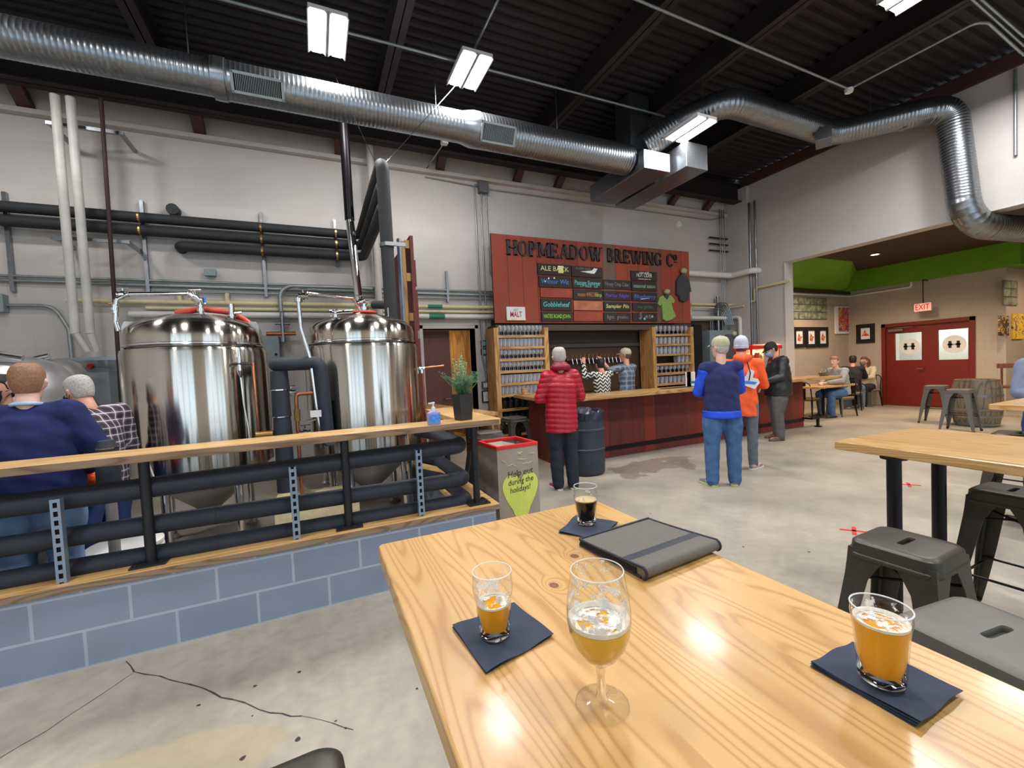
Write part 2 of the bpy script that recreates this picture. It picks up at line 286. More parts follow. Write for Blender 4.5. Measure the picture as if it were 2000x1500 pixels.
    f = N(n, 'ShaderNodeTexNoise'); f.inputs['Scale'].default_value = 14; f.inputs['Detail'].default_value = 8; n.links.new(tc.outputs['Object'], f.inputs['Vector'])
    r2 = ramp(n, [(.3, (.82, .82, .82, 1)), (.65, (1, 1, 1, 1))]); n.links.new(f.outputs[0], r2.inputs[0])
    col = mixc(n, 1.0, r.outputs[0], r2.outputs[0], 'MULTIPLY')
    # worn patches: by the bar, and a yellowed one by the low wall
    sp = N(n, 'ShaderNodeSeparateXYZ'); n.links.new(tc.outputs['Object'], sp.inputs[0])
    def patch(cx, cy, rx, ry, seed):
        dx = math_(n, 'DIVIDE', math_(n, 'SUBTRACT', sp.outputs[0], cx), rx); dy = math_(n, 'DIVIDE', math_(n, 'SUBTRACT', sp.outputs[1], cy), ry)
        d = math_(n, 'ADD', math_(n, 'MULTIPLY', dx, dx), math_(n, 'MULTIPLY', dy, dy))
        q = N(n, 'ShaderNodeTexNoise'); q.inputs['Scale'].default_value = seed; q.inputs['Detail'].default_value = 6; n.links.new(tc.outputs['Object'], q.inputs['Vector'])
        v = math_(n, 'SUBTRACT', math_(n, 'MULTIPLY_ADD', q.outputs[0], 2.2, -.2), math_(n, 'MULTIPLY', d, .55))
        rr_ = ramp(n, [(.48, (0, 0, 0, 1)), (.6, (1, 1, 1, 1))]); n.links.new(v, rr_.inputs[0]); return rr_.outputs[0]
    col = mixc(n, math_(n, 'MULTIPLY', patch(4.35, 4.75, 1.0, .42, 3.1), .75), col, lin((122, 106, 96)))
    col = mixc(n, math_(n, 'MULTIPLY', patch(-.75, 2.05, .7, .22, 1.3), .3), col, lin((188, 168, 120)))
    n.links.new(col, b.inputs['Base Color']); rg = ramp(n, [(.3, (.34, .34, .34, 1)), (.7, (.55, .55, .55, 1))]); n.links.new(f.outputs[0], rg.inputs[0]); n.links.new(rg.outputs[0], b.inputs['Roughness'])
    bp = N(n, 'ShaderNodeBump'); bp.inputs['Strength'].default_value = .12; bp.inputs['Distance'].default_value = .01; n.links.new(f.outputs[0], bp.inputs['Height']); n.links.new(bp.outputs[0], b.inputs['Normal'])
    # woven patterns
    def plaid(nm, base, line, dark, sc, mask=None):
        m, n, b = nt(nm); v = coords(n); sp = N(n, 'ShaderNodeSeparateXYZ'); n.links.new(v, sp.inputs[0])
        def band(o, p, wd, ph=0): return math_(n, 'LESS_THAN', math_(n, 'ABSOLUTE', math_(n, 'SUBTRACT', math_(n, 'FRACT', math_(n, 'ADD', math_(n, 'DIVIDE', o, p), ph)), .5)), wd)
        xx = math_(n, 'ADD', sp.outputs[0], math_(n, 'MULTIPLY', sp.outputs[1], .6))
        c = mixc(n, math_(n, 'MULTIPLY', band(xx, sc, .24), .6), base, dark); c = mixc(n, math_(n, 'MULTIPLY', band(sp.outputs[2], sc, .24), .6), c, dark)
        c = mixc(n, math_(n, 'MULTIPLY', band(xx, sc, .06, .5), .75), c, line); c = mixc(n, math_(n, 'MULTIPLY', band(sp.outputs[2], sc, .06, .5), .75), c, line)
        n.links.new(c, b.inputs['Base Color']); b.inputs['Roughness'].default_value = .9
    plaid('plaid_dark', lin((112, 100, 112)), lin((225, 222, 226)), lin((34, 28, 34)), .055)
    plaid('plaid_blue', lin((112, 124, 138)), lin((150, 158, 166)), lin((70, 80, 92)), .09)
    m, n, b = nt('zigzag_knit'); v = coords(n); sp = N(n, 'ShaderNodeSeparateXYZ'); n.links.new(v, sp.inputs[0])
    tri = math_(n, 'PINGPONG', sp.outputs[0], .045)
    zz = math_(n, 'FRACT', math_(n, 'DIVIDE', math_(n, 'ADD', sp.outputs[2], math_(n, 'MULTIPLY', tri, 1.1)), .062))
    tri2 = math_(n, 'MULTIPLY', math_(n, 'SUBTRACT', .045, tri), 1.1)
    c = mixc(n, math_(n, 'GREATER_THAN', zz, .52), lin((222, 218, 210)), lin((26, 24, 26))); n.links.new(c, b.inputs['Base Color']); b.inputs['Roughness'].default_value = .9
    # glass block
    m, n, b = nt('glass_block'); v = coords(n); b.inputs['Roughness'].default_value = .12
    q = N(n, 'ShaderNodeTexNoise'); q.inputs['Scale'].default_value = 9; n.links.new(v, q.inputs['Vector'])
    r = ramp(n, [(.35, lin((104, 110, 92))), (.65, lin((156, 160, 138)))]); n.links.new(q.outputs[0], r.inputs[0]); n.links.new(r.outputs[0], b.inputs['Base Color'])
    # popcorn, paintings
    m, n, b = nt('popcorn_pile'); q = N(n, 'ShaderNodeTexVoronoi'); q.inputs['Scale'].default_value = 38; n.links.new(coords(n), q.inputs['Vector'])
    r = ramp(n, [(0, lin((255, 240, 200))), (.6, lin((226, 180, 90)))]); n.links.new(q.outputs[0], r.inputs[0]); n.links.new(r.outputs[0], b.inputs['Base Color']); b.inputs['Roughness'].default_value = .8
    for nm, cs, s in (('paint_abstract', [(206, 60, 40), (108, 76, 150), (232, 150, 70), (190, 40, 40), (120, 150, 90), (226, 200, 120)], 5), ('paint_dark', [(52, 40, 36), (190, 160, 110), (90, 60, 40), (30, 26, 28)], 7), ('paint_yellow', [(70, 60, 90), (226, 186, 40), (240, 200, 60), (120, 90, 120)], 6)):
        m, n, b = nt(nm); q = N(n, 'ShaderNodeTexNoise'); q.inputs['Scale'].default_value = s; q.inputs['Distortion'].default_value = 1.5; n.links.new(coords(n), q.inputs['Vector'])
        r = ramp(n, [(.28+.44*i/len(cs), lin(c)) for i, c in enumerate(cs)]); r.color_ramp.interpolation = 'CONSTANT'; n.links.new(q.outputs[0], r.inputs[0]); n.links.new(r.outputs[0], b.inputs['Base Color']); b.inputs['Roughness'].default_value = .6
special()
# ---------------------------------------------------------------- mesh helpers
class MB:
    def __init__(s): s.v = []; s.f = []; s.m = []; s.cur = 0; s.mats = []
    def mat(s, name):
        if name not in s.mats: s.mats.append(name)
        s.cur = s.mats.index(name); return s
    def add(s, vs, fs):
        o = len(s.v); s.v += [Vector(v) for v in vs]; s.f += [tuple(i+o for i in f) for f in fs]; s.m += [s.cur]*len(fs); return s
    def box(s, x0, x1, y0, y1, z0, z1, mtx=None):
        vs = [(x, y, z) for z in (z0, z1) for y in (y0, y1) for x in (x0, x1)]
        if mtx: vs = [mtx @ Vector(v) for v in vs]
        return s.add(vs, [(0, 2, 3, 1), (4, 5, 7, 6), (0, 1, 5, 4), (2, 6, 7, 3), (0, 4, 6, 2), (1, 3, 7, 5)])
    def loft(s, rings, cap0=True, cap1=True, closed=True):
        n = len(rings[0]); vs = [p for r in rings for p in r]; fs = []
        for k in range(len(rings)-1):
            for i in range(n if closed else n-1):
                a = k*n+i; b2 = k*n+(i+1) % n; fs.append((a, b2, b2+n, a+n))
        if cap0: fs.append(tuple(range(n-1, -1, -1)))
        if cap1: fs.append(tuple(range((len(rings)-1)*n, len(rings)*n)))
        return s.add(vs, fs)
    def lathe(s, prof, c=(0, 0, 0), n=24, axis=None, cap0=False, cap1=False):
        c = Vector(c); q = Vector(axis).normalized().to_track_quat('Z', 'Y') if axis else None; rings = []
        for (r, z) in prof:
            ring = []
            for i in range(n):
                a = 2*PI*i/n; p = Vector((r*math.cos(a), r*math.sin(a), z))
                ring.append(c + (q @ p if q else p))
            rings.append(ring)
        return s.loft(rings, cap0, cap1)
    def tube(s, pts, rad, n=12, cap='flat', ref=None, sub=0):
        """tube along points; rad = number, list, or list of (rx, ry) with rx along ref"""
        P = [Vector(p) for p in pts]; k = len(P)
        R = [rad]*k if isinstance(rad, (int, float)) else list(rad)
        R = [(r, r) if isinstance(r, (int, float)) else tuple(r) for r in R]
        if cap == 'round':
            d0 = (P[0]-P[1]).normalized(); d1 = (P[-1]-P[-2]).normalized(); r0, r1 = R[0], R[-1]; m0, m1 = min(r0), min(r1)
            P = [P[0]+d0*m0*.92, P[0]+d0*m0*.68] + P + [P[-1]+d1*m1*.68, P[-1]+d1*m1*.92]
            R = [(r0[0]*.35, r0[1]*.35), (r0[0]*.74, r0[1]*.74)] + R + [(r1[0]*.74, r1[1]*.74), (r1[0]*.35, r1[1]*.35)]; k = len(P)
        T = []
        for i in range(k):
            a = P[i]-P[i-1] if i else P[1]-P[0]; b = P[i+1]-P[i] if i < k-1 else P[-1]-P[-2]
            t = a.normalized()+b.normalized(); T.append(t.normalized() if t.length > 1e-6 else a.normalized())
        u = Vector(ref) if ref is not None else (Vector((0, 0, 1)) if abs(T[0].z) < .9 else Vector((1, 0, 0)))
        rings = []
        for i in range(k):
            if ref is not None: u = Vector(ref)
            u = (u - T[i]*u.dot(T[i]))
            if u.length < 1e-5: u = T[i].orthogonal()
            u.normalize(); v = T[i].cross(u)
            rings.append([P[i]+u*(R[i][0]*math.cos(2*PI*j/n))+v*(R[i][1]*math.sin(2*PI*j/n)) for j in range(n)])
        return s.loft(rings, cap != 'open', cap != 'open')
    def sphere(s, c, r, n=14, m=9, sq=(1, 1, 1)):
        prof = [(max(1e-4, math.sin(PI*i/m)), -math.cos(PI*i/m)) for i in range(m+1)]
        rings = [[(c[0]+r*sq[0]*a*math.cos(2*PI*j/n), c[1]+r*sq[1]*a*math.sin(2*PI*j/n), c[2]+r*sq[2]*z) for j in range(n)] for a, z in prof]
        return s.loft(rings)
    def prism(s, poly, z0, z1, plane='XY', mtx=None):
        """polygon extruded; plane XY -> z, XZ -> y, YZ -> x"""
        def P(a, b, c): return {'XY': (a, b, c), 'XZ': (a, c, b), 'YZ': (c, a, b)}[plane]
        r0 = [P(a, b, z0) for a, b in poly]; r1 = [P(a, b, z1) for a, b in poly]
        if mtx: r0 = [mtx @ Vector(p) for p in r0]; r1 = [mtx @ Vector(p) for p in r1]
        return s.loft([r0, r1])
    def build(s, name, parent=None, bevel=0, smooth=False, world=True, mat=None, seg=2, mods=()):
        me = bpy.data.meshes.new(name); off = Vector(parent.location) if (parent is not None and world) else Vector((0, 0, 0))
        if parent is not None and world and parent.parent is not None: off = off + Vector(parent.parent.location)
        me.from_pydata([tuple(v-off) for v in s.v], [], s.f)
        bm = bmesh.new(); bm.from_mesh(me); bmesh.ops.recalc_face_normals(bm, faces=bm.faces[:]); bm.to_mesh(me); bm.free()
        for mn in (s.mats or [mat]): me.materials.append(MATS[mn])
        if len(s.m) == len(me.polygons):
            for p, k in zip(me.polygons, s.m): p.material_index = k
        if smooth:
            for p in me.polygons: p.use_smooth = True
        if smooth == 'auto':
            try: me.set_sharp_from_angle(angle=math.radians(38))
            except Exception: pass
        o = bpy.data.objects.new(name, me); COL.objects.link(o)
        if parent is not None: o.parent = parent
        if bevel:
            b = o.modifiers.new('bevel', 'BEVEL'); b.width = bevel; b.segments = seg; b.limit_method = 'ANGLE'; b.angle_limit = math.radians(40)
        return o
def thing(name, label, cat, loc=(0, 0, 0), rz=0, group=None):
    o = bpy.data.objects.new(name, None); COL.objects.link(o); o.location = loc; o.rotation_euler = (0, 0, rz); o.empty_display_size = .1
    return tag(o, label, cat, group)
def tag(o, label, cat, group=None):
    o['label'] = label; o['category'] = cat
    if group: o['group'] = group
    return o
def struct(o): o['kind'] = 'structure'; return o
def dup(root, loc, rz=None, label=None, group=None, scale=None):
    r = root.copy(); COL.objects.link(r); r.location = loc
    if rz is not None: r.rotation_euler = (0, 0, rz)
    if label: r['label'] = label
    if group: r['group'] = group
    if scale: r.scale = scale
    def kids(a, b):
        for ch in [c for c in bpy.data.objects if c.parent == a]:
            d = ch.copy(); COL.objects.link(d); d.parent = b; kids(ch, d)
    kids(root, r); return r
def box(name, x0, x1, y0, y1, z0, z1, mat, parent=None, bevel=0, world=True):
    return MB().box(x0, x1, y0, y1, z0, z1).build(name, parent, bevel, mat=mat, world=world)
def arc(c, r, a0, a1, n, u, v):
    c, u, v = Vector(c), Vector(u), Vector(v)
    return [c+u*(r*math.cos(a0+(a1-a0)*i/n))+v*(r*math.sin(a0+(a1-a0)*i/n)) for i in range(n+1)]
def bend(pts, r, n=6):
    """round the corners of a polyline with radius r"""
    P = [Vector(p) for p in pts]; out = [P[0]]
    for i in range(1, len(P)-1):
        a = (P[i-1]-P[i]); b = (P[i+1]-P[i]); la, lb = a.length, b.length; a.normalize(); b.normalize()
        ang = a.angle(b)
        if ang > 3.05: out.append(P[i]); continue
        d = min(r/math.tan(ang/2), la*.49, lb*.49); rr = d*math.tan(ang/2)
        s, e = P[i]+a*d, P[i]+b*d; c = P[i]+(a+b).normalized()*(rr/math.sin(ang/2))
        us, ue = (s-c), (e-c); th = us.angle(ue)
        for k in range(n+1):
            t = k/n; out.append(c+(us*math.sin((1-t)*th)+ue*math.sin(t*th))/math.sin(th))
    out.append(P[-1]); return out
def rrect(w, d, r, n=32):
    """rounded rectangle outline, n points"""
    out = []; k = n//4
    for q, (sx, sy) in enumerate(((1, 1), (-1, 1), (-1, -1), (1, -1))):
        for i in range(k):
            a = PI/2*(q+i/(k-1)); out.append((sx*(w/2-r)+r*math.cos(a), sy*(d/2-r)+r*math.sin(a)))
    return out
def ptube(name, pts, r, mat, label=None, cat='pipe', group=None, parent=None, bendr=0, n=12, smooth=True):
    if bendr: pts = bend(pts, bendr)
    mb = MB().tube(pts, r, n); o = mb.build(name, parent, smooth='auto', mat=mat)
    if label: tag(o, label, cat, group)
    return o
def text_mb(mb, s, size, mtx, depth=.004, shear=0, font_scale=1.0, align='CENTER', width=None, bold=0):
    cu = bpy.data.curves.new('t', 'FONT'); cu.body = s; cu.size = size; cu.extrude = depth/2; cu.shear = shear; cu.align_x = align; cu.align_y = 'CENTER'; cu.resolution_u = 2; cu.offset = bold
    ob = bpy.data.objects.new('t', cu); COL.objects.link(ob); dg = bpy.context.evaluated_depsgraph_get(); dg.update()
    me = bpy.data.meshes.new_from_object(ob.evaluated_get(dg)); vs = [v.co.copy() for v in me.vertices]; fs = [tuple(p.vertices) for p in me.polygons]
    bpy.data.objects.remove(ob); bpy.data.curves.remove(cu); bpy.data.meshes.remove(me)
    if width and vs:
        x0 = min(v.x for v in vs); x1 = max(v.x for v in vs); k = width/(x1-x0)
        vs = [Vector(((v.x-(x0+x1)/2)*k, v.y, v.z)) for v in vs]
    mb.add([mtx @ v for v in vs], fs); return mb
def face_mtx(o, right, up):
    r, u = Vector(right).normalized(), Vector(up).normalized(); nrm = r.cross(u)
    return Matrix(((r.x, u.x, nrm.x, o[0]), (r.y, u.y, nrm.y, o[1]), (r.z, u.z, nrm.z, o[2]), (0, 0, 0, 1)))
# ================================================================ the room
JY = at(1532, 520, X=WR).y                                   # near end of the hall's right wall: the opening to the side room starts here
OPZ = 3.56                                  # head height of the opening
DOX0, DOX1, DOZ = at(826, 660, Y=WB).x, at(928, 660, Y=WB).x, at(880, 642, Y=WB).z
struct(box('floor', WL-.2, 16.5, WF-.3, 9.6, -.1, 0, 'concrete'))
b = MB()                                    # back wall with the doorway cut out
b.box(WL-.2, DOX0, WB, WB+.3, 0, DECK); b.box(DOX1, WR+.2, WB, WB+.3, 0, DECK); b.box(DOX0, DOX1, WB, WB+.3, DOZ, DECK)
struct(b.build('wall_back', mat='wall_paint'))
b = MB(); b.box(WR, WR+.25, JY, WB, 0, DECK); b.box(WR, WR+.25, WF, JY, OPZ, DECK); b.box(WR, WR+.25, WF, -1.6, 0, OPZ)
struct(b.build('wall_right', mat='wall_paint'))
struct(box('wall_left', WL-.2, WL, WF, WB, 0, DECK, 'wall_paint'))
# front wall (behind the camera) with two banks of tall glazing
W1, W2 = (-5.6, -.8), (1.7, 7.4); b = MB()
b.box(WL, W1[0], WF-.2, WF, 0, DECK); b.box(W1[1], W2[0], WF-.2, WF, 0, DECK); b.box(W2[1], WR, WF-.2, WF, 0, DECK)
for w_ in (W1, W2): b.box(w_[0], w_[1], WF-.2, WF, 3.9, DECK); b.box(w_[0], w_[1], WF-.2, WF, 0, .15)
struct(b.build('wall_front', mat='wall_paint'))
for i, w_ in enumerate((W1, W2)):
    b = MB(); n = 4
    for k in range(n+1): x = w_[0]+(w_[1]-w_[0])*k/n; b.box(x-.03, x+.03, WF-.12, WF-.05, .15, 3.9)
    for z in (.17, 1.0, 3.1, 3.88): b.box(w_[0], w_[1], WF-.12, WF-.05, z-.03, z+.03)
    struct(b.build('window_%d' % (i+1), mat='black_steel'))
# hall ceiling: ribbed metal deck
b = MB(); prof = []; y = WF
while y < WB: prof += [(y, DECK), (y+.05, DECK), (y+.07, DECK+.05), (y+.13, DECK+.05)]; y += .15
r0 = [(WL, y_, z_) for y_, z_ in prof]; r1 = [(WR, y_, z_) for y_, z_ in prof]
b.loft([r0, r1], False, False, closed=False); b.box(WL-.2, WR+.25, WF-.2, WB+.3, DECK+.09, DECK+.14)
struct(b.build('ceiling', mat='ceiling_brown'))
def ibeam(y0, x0, y1, x1, ztop, h, wd, name, mat='beam_brown'):
    b = MB(); d = Vector((x1-x0, y1-y0, 0)); L = d.length; d.normalize(); m = face_mtx((x0, y0, ztop), d, (0, 0, 1))
    b.box(0, L, -.018, 0, -wd/2, wd/2, m); b.box(0, L, -h, -h+.018, -wd/2, wd/2, m); b.box(0, L, -h, 0, -.006, .006, m)
    return struct(b.build(name, mat=mat))
TRIM = [0]
def trim(mb, mat=None, bevel=0):
    TRIM[0] += 1; return struct(mb.build('trim_%d' % TRIM[0], mat=mat, bevel=bevel))
for x in (-4.4, -1.55, 1.1, 3.78, 5.2, 7.0):
    TRIM[0] += 1; ibeam(WF, x, 7.0, x, DECK, .32, .17, 'trim_%d' % TRIM[0])
TRIM[0] += 1; ibeam(7.12, WL, 7.12, WR, 5.58, .4, .22, 'trim_%d' % TRIM[0])
for x in (-4.9, -3.1, -1.3, .55, 2.2, 3.7, 4.6, 6.1, 7.6, 8.7):   # brackets from the girder to the wall
    b = MB(); b.prism([(7.2, 5.2), (7.5, 4.98), (7.5, 5.1), (7.26, 5.3)], x-.07, x+.07, 'YZ'); trim(b, 'beam_red')
b = MB(); b.box(WL, WR, 7.4, 7.5, 4.96, 5.02); trim(b, 'wall_paint')
b = MB(); b.box(WR-.05, WR, WF, 7.1, 5.53, DECK); trim(b, 'beam_red')
b = MB(); b.box(WR-.1, WR, 6.9, WB, 0, 5.5); trim(b, 'wall_paint')             # pilaster in the corner
b = MB(); b.box(WR-.02, WR+.27, JY-.012, JY, 0, OPZ); b.box(WR-.02, WR+.27, -1.6, JY, OPZ-.012, OPZ); trim(b, 'wall_paint')
# doorway in the back wall: passage, brown door leaf standing half open, plywood wall
b = MB(); b.box(DOX0-.6, DOX0-.5, WB+.3, 9.4, 0, 2.6); b.box(DOX0-.6, DOX1+1.4, 9.3, 9.4, 0, 2.6); b.box(DOX0-.6, DOX1+1.4, WB+.3, 9.4, 2.6, 2.7); b.box(DOX1+1.3, DOX1+1.4, WB+.3, 9.4, 0, 2.6)
struct(b.build('wall_passage', mat='plywood'))
l = area('passage_lamp', (DOX0+.6, 8.6, 2.55), (0, 0, 0), .5, .3, 18, (1, .86, .66))
b = MB(); b.box(DOX0-.06, DOX0, WB-.02, WB+.32, 0, DOZ+.06); b.box(DOX1, DOX1+.06, WB-.02, WB+.32, 0, DOZ+.06); b.box(DOX0-.06, DOX1+.06, WB-.02, WB+.32, DOZ, DOZ+.06); trim(b, 'wall_paint')
d = thing('door_1', 'reddish brown slab door standing half open in the back wall doorway', 'door', (DOX0, WB+.26, 0)); del d['category']; del d['label']; struct(d)
MB().box(DOX0+.01, at(878, 700, Y=WB+.3).x, WB+.24, WB+.285, .01, DOZ-.01).build('door_leaf', d, mat='door_brown')
MB().tube([(DOX0+.4, WB+.24, 1.0), (DOX0+.4, WB+.17, 1.0), (DOX0+.5, WB+.17, 1.0)], .012).build('door_handle', d, mat='chrome')
# ================================================================ side room beyond the opening
SC = 3.75
b = MB(); b.box(WR+.25, FARX+.2, SIDEY, SIDEY+.2, 0, SC); struct(b.build('wall_side', mat='side_wall_warm'))
CNY = at(1940, 640, X=FARX).y               # corner where the far wall ends and the nook begins
DY0, DY1, DZ = at(1722, 640, X=FARX).y, at(1905, 625, X=FARX).y, at(1722, 634, X=FARX).z
b = MB(); b.box(FARX, FARX+.2, DY0, SIDEY, 0, SC); b.box(FARX, FARX+.2, CNY, DY1, 0, SC); b.box(FARX, FARX+.2, DY1, DY0, DZ, SC); struct(b.build('wall_far', mat='side_wall_warm'))
b = MB(); b.box(FARX+.0, 16.4, CNY-.2, CNY, 0, SC); struct(b.build('wall_nook', mat='side_wall_warm'))
b = MB(); b.box(16.2, 16.4, WF, CNY, 0, SC); b.box(WR+.25, 16.4, WF-.2, WF, 0, SC); struct(b.build('wall_end', mat='side_wall_warm'))
struct(box('ceiling', WR+.26, 16.4, WF, SIDEY+.2, SC, SC+.1, 'side_ceiling'))
# corridor behind the double door
b = MB(); b.box(FARX+.2, 15.9, DY0+.3, DY0+.4, 0, 2.6); b.box(15.8, 15.9, CNY, DY0+.4, 0, 2.6); b.box(FARX+.2, 15.9, CNY, DY0+.4, 2.6, 2.7); struct(b.build('wall_corridor', mat='wall_paint'))
area('corridor_lamp', (15.0, (DY0+DY1)/2, 2.5), (0, 0, 0), .8, .8, 60, (.92, 1, .92))
# green bands above the walls
gz = at(1938, 527, X=FARX-.05).z; gz2 = at(1672, 567, X=FARX-.05).z; gz = (gz+gz2)/2
b = MB(); b.box(FARX-.3, FARX, CNY, SIDEY, gz, SC); b.box(FARX-.3, 16.2, CNY-.5, CNY, gz, SC); trim(b, 'green_paint')
b = MB(); SBZ = at(1600, 566, Y=SIDEY-.1).z
b.loft([[(WR+.25, SIDEY, SBZ), (WR+.25, SIDEY, SC), (WR+.25, SIDEY-1.1, SC)], [(12.3, SIDEY, SBZ), (12.3, SIDEY, SC), (12.3, SIDEY-1.1, SC)], [(FARX, SIDEY, SBZ), (FARX, SIDEY, SC), (FARX, SIDEY-.25, SC)]]); trim(b, 'green_paint')
b = MB(); b.box(WR+.25, FARX, SIDEY-.08, SIDEY, SBZ-.07, SBZ); trim(b, 'side_ceiling')
for (px, py) in ((1709, 497), (1962, 434)):   # recessed can lights
    p = at(px, py, Z=SC)
    t = thing('recessed_light', {1709: 'recessed can light glowing in the dark side room ceiling above the double door', 1962: 'recessed can light in the side room ceiling at the right edge'}[px], 'ceiling light', p)
    MB().lathe([(.1, -.008), (.075, -.008), (.07, 0)], p, 20).build('trim_ring', t, mat='white_paint'); MB().lathe([(.001, -.004), (.07, -.004)], p, 20).build('bulb', t, mat='lamp_warm')
    sl = bpy.data.lights.new('side_room_spot', 'SPOT'); sl.energy = 200; sl.color = (1, .76, .52); sl.spot_size = 2.5; sl.spot_blend = .6; sl.shadow_soft_size = .06
    so = bpy.data.objects.new('side_room_spot', sl); COL.objects.link(so); so.location = (p.x, p.y, SC-.03)
for (x, y) in ((11.2, 6.0), (11.2, 2.6), (13.2, .2), (11.2, -.8), (14.8, 2.6)):  # spots without fixtures; the last is added to warm the nook wall
    p = Vector((x, y, SC)); sl = bpy.data.lights.new('side_room_spot', 'SPOT'); sl.energy = 200; sl.color = (1, .76, .52); sl.spot_size = 2.5; sl.spot_blend = .6; sl.shadow_soft_size = .06
    so = bpy.data.objects.new('side_room_spot', sl); COL.objects.link(so); so.location = (p.x, p.y, SC-.03)
# double door with windows and round H emblems
dd = bpy.data.objects.new('door_2', None); COL.objects.link(dd); dd.location = (FARX, (DY0+DY1)/2, 0); struct(dd)
b = MB(); fw = .09
b.box(FARX-.03, FARX+.2, DY0-fw, DY0, 0, DZ); b.box(FARX-.03, FARX+.2, DY1, DY1+fw, 0, DZ); b.box(FARX-.03, FARX+.2, DY1, DY0, DZ-fw, DZ); b.build('door_frame', dd, mat='door_red')
ym = at(1812, 700, X=FARX).y; win = {}
for nm, ya, yb, pxs in (('l', DY0-fw, ym, (1747, 1799, 652, 704)), ('r', ym, DY1+fw, (1831, 1890, 645, 703))):
    a0 = at(pxs[0], 680, X=FARX).y; a1 = at(pxs[1], 680, X=FARX).y; zt = at(pxs[0], pxs[2], X=FARX).z; zb = at(pxs[0], pxs[3], X=FARX).z
    b = MB(); X0, X1 = FARX+.03, FARX+.075
    b.box(X0, X1, a0, ya, 0, DZ-fw); b.box(X0, X1, yb, a1, 0, DZ-fw); b.box(X0, X1, a1, a0, 0, zb); b.box(X0, X1, a1, a0, zt, DZ-fw)
    lf = b.build('door_leaf', dd, mat='door_red')
    MB().box(FARX+.05, FARX+.056, a1, a0, zb, zt).build('window_pane', dd, mat='glass_thin')
    b = MB(); cy, cz, rw, rh = (a0+a1)/2-.02, (zt+zb)/2, (a0-a1)*.4, (zt-zb)*.3
    b.mat('paper').prism([(cy+rw*math.cos(2*PI*k/28), cz+rh*math.sin(2*PI*k/28)) for k in range(28)], FARX+.044, FARX+.049, 'YZ')
    b.mat('sign_letter')
    for s in (-1, 1): b.box(FARX+.038, FARX+.043, cy+s*.075-.028, cy+s*.075+.028, cz-.085, cz+.085); b.box(FARX+.038, FARX+.043, cy+s*.075-.045, cy+s*.075+.045, cz-.02, cz+.02)
    b.mat('ink_grey').box(FARX+.038, FARX+.043, cy-.05, cy+.05, cz-.012, cz+.012)
    b.build('round_emblem', dd)
MB().tube([(FARX+.02, ym+.08, 1.0), (FARX-.05, ym+.08, 1.0), (FARX-.05, ym+.2, 1.0)], .013).build('door_handle', dd, mat='chrome')
MB().box(FARX-.04, FARX+.02, DY0-.16-.32, DY0-.16, DZ-.22, DZ-.16).box(FARX-.06, FARX-.04, DY0-.7, DY0-.3, DZ-.13, DZ-.12).build('door_closer', dd, mat='galvanised')
# exit sign
p = at(1803, 600, X=FARX-.25)
t = thing('exit_sign', 'lit red and white EXIT sign above the dark red double door', 'exit sign', (FARX-.25, p.y, p.z))
MB().box(-.03, .03, -.17, .17, -.1, .1).build('sign_box', t, mat='white_paint', world=False, bevel=.006)
MB().box(-.036, -.031, -.16, .16, -.09, .09).build('lit_face', t, mat='exit_glow', world=False)
text_mb(MB(), 'EXIT', .2, face_mtx((-.04, 0, .0), (0, -1, 0), (0, 0, 1)), width=.27).build('exit_letters', t, mat='door_red', world=False)
MB().tube([(0, 0, .1), (0, 0, gz-p.z)], .012).tube([(0,0,gz-p.z-.02),(.25,0,gz-p.z-.02)],.012).build('stem', t, mat='side_ceiling', world=False)
# floor cracks and dark spots in the foreground
b = MB()
def strip(pts, w0, z=.0015):
    P = [at(x, y, Z=z) for x, y in pts]
    for i in range(len(P)-1):
        d = (P[i+1]-P[i]); s = Vector((-d.y, d.x, 0)).normalized(); wa = w0*(random.uniform(.5, 1.3)) if i else w0*.5; wb = w0*random.uniform(.5, 1.3)
        b.add([P[i]-s*wa, P[i]+s*wa, P[i+1]+s*wb, P[i+1]-s*wb], [(0, 1, 2, 3)])
strip([(246, 1291), (255, 1300), (262, 1312), (285, 1317), (312, 1320), (330, 1327), (350, 1332), (370, 1336), (395, 1343), (415, 1352), (432, 1362), (455, 1366), (478, 1372), (505, 1385), (527, 1392), (550, 1393), (568, 1399), (590, 1398)], .0035)
strip([(590, 1398), (620, 1404), (650, 1412), (670, 1420), (690, 1425)], .0018)
strip([(262, 1312), (225, 1338), (180, 1368), (130, 1400), (90, 1428), (40, 1456), (0, 1480)], .0016)
struct(b.build('trim_crack', mat='marker_ink')).name = 'trim_60'
b = MB()
for (x, y, r) in ((585, 1312, .011), (498, 1340, .01), (388, 1377, .009), (582, 1443, .014), (474, 1481, .014), (493, 1398, .006), (675, 1422, .007), (656, 1408, .006), (815, 1345, .008), (1372, 1062, .01), (1390, 1075, .012), (1452, 1068, .01), (1580, 1078, .012), (1270, 1003, .01)):
    p = at(x, y, Z=.0015); b.add([(p.x+r*random.uniform(.6, 1.2)*math.cos(k*PI/4), p.y+r*random.uniform(.6, 1.2)*math.sin(k*PI/4), .0015) for k in range(8)], [tuple(range(8))])
struct(b.build('trim_61', mat='marker_ink'))
# red tape crosses on the floor
for i, (px, py) in enumerate(((1775, 947), (1668, 1037))):
    p = at(px, py, Z=0); b = MB()
    for a in (.5, -.9):
        b.box(-.1, .1, -.015, .015, .001, .003, Matrix.Rotation(a, 4, 'Z'))
    o = b.build('tape_cross', mat='tape_red'); o.location = (p.x, p.y, 0)
    tag(o, ['red tape cross stuck on the concrete floor beyond the table legs', 'red tape cross on the concrete floor beside the nearer dark metal stool'][i], 'tape mark')
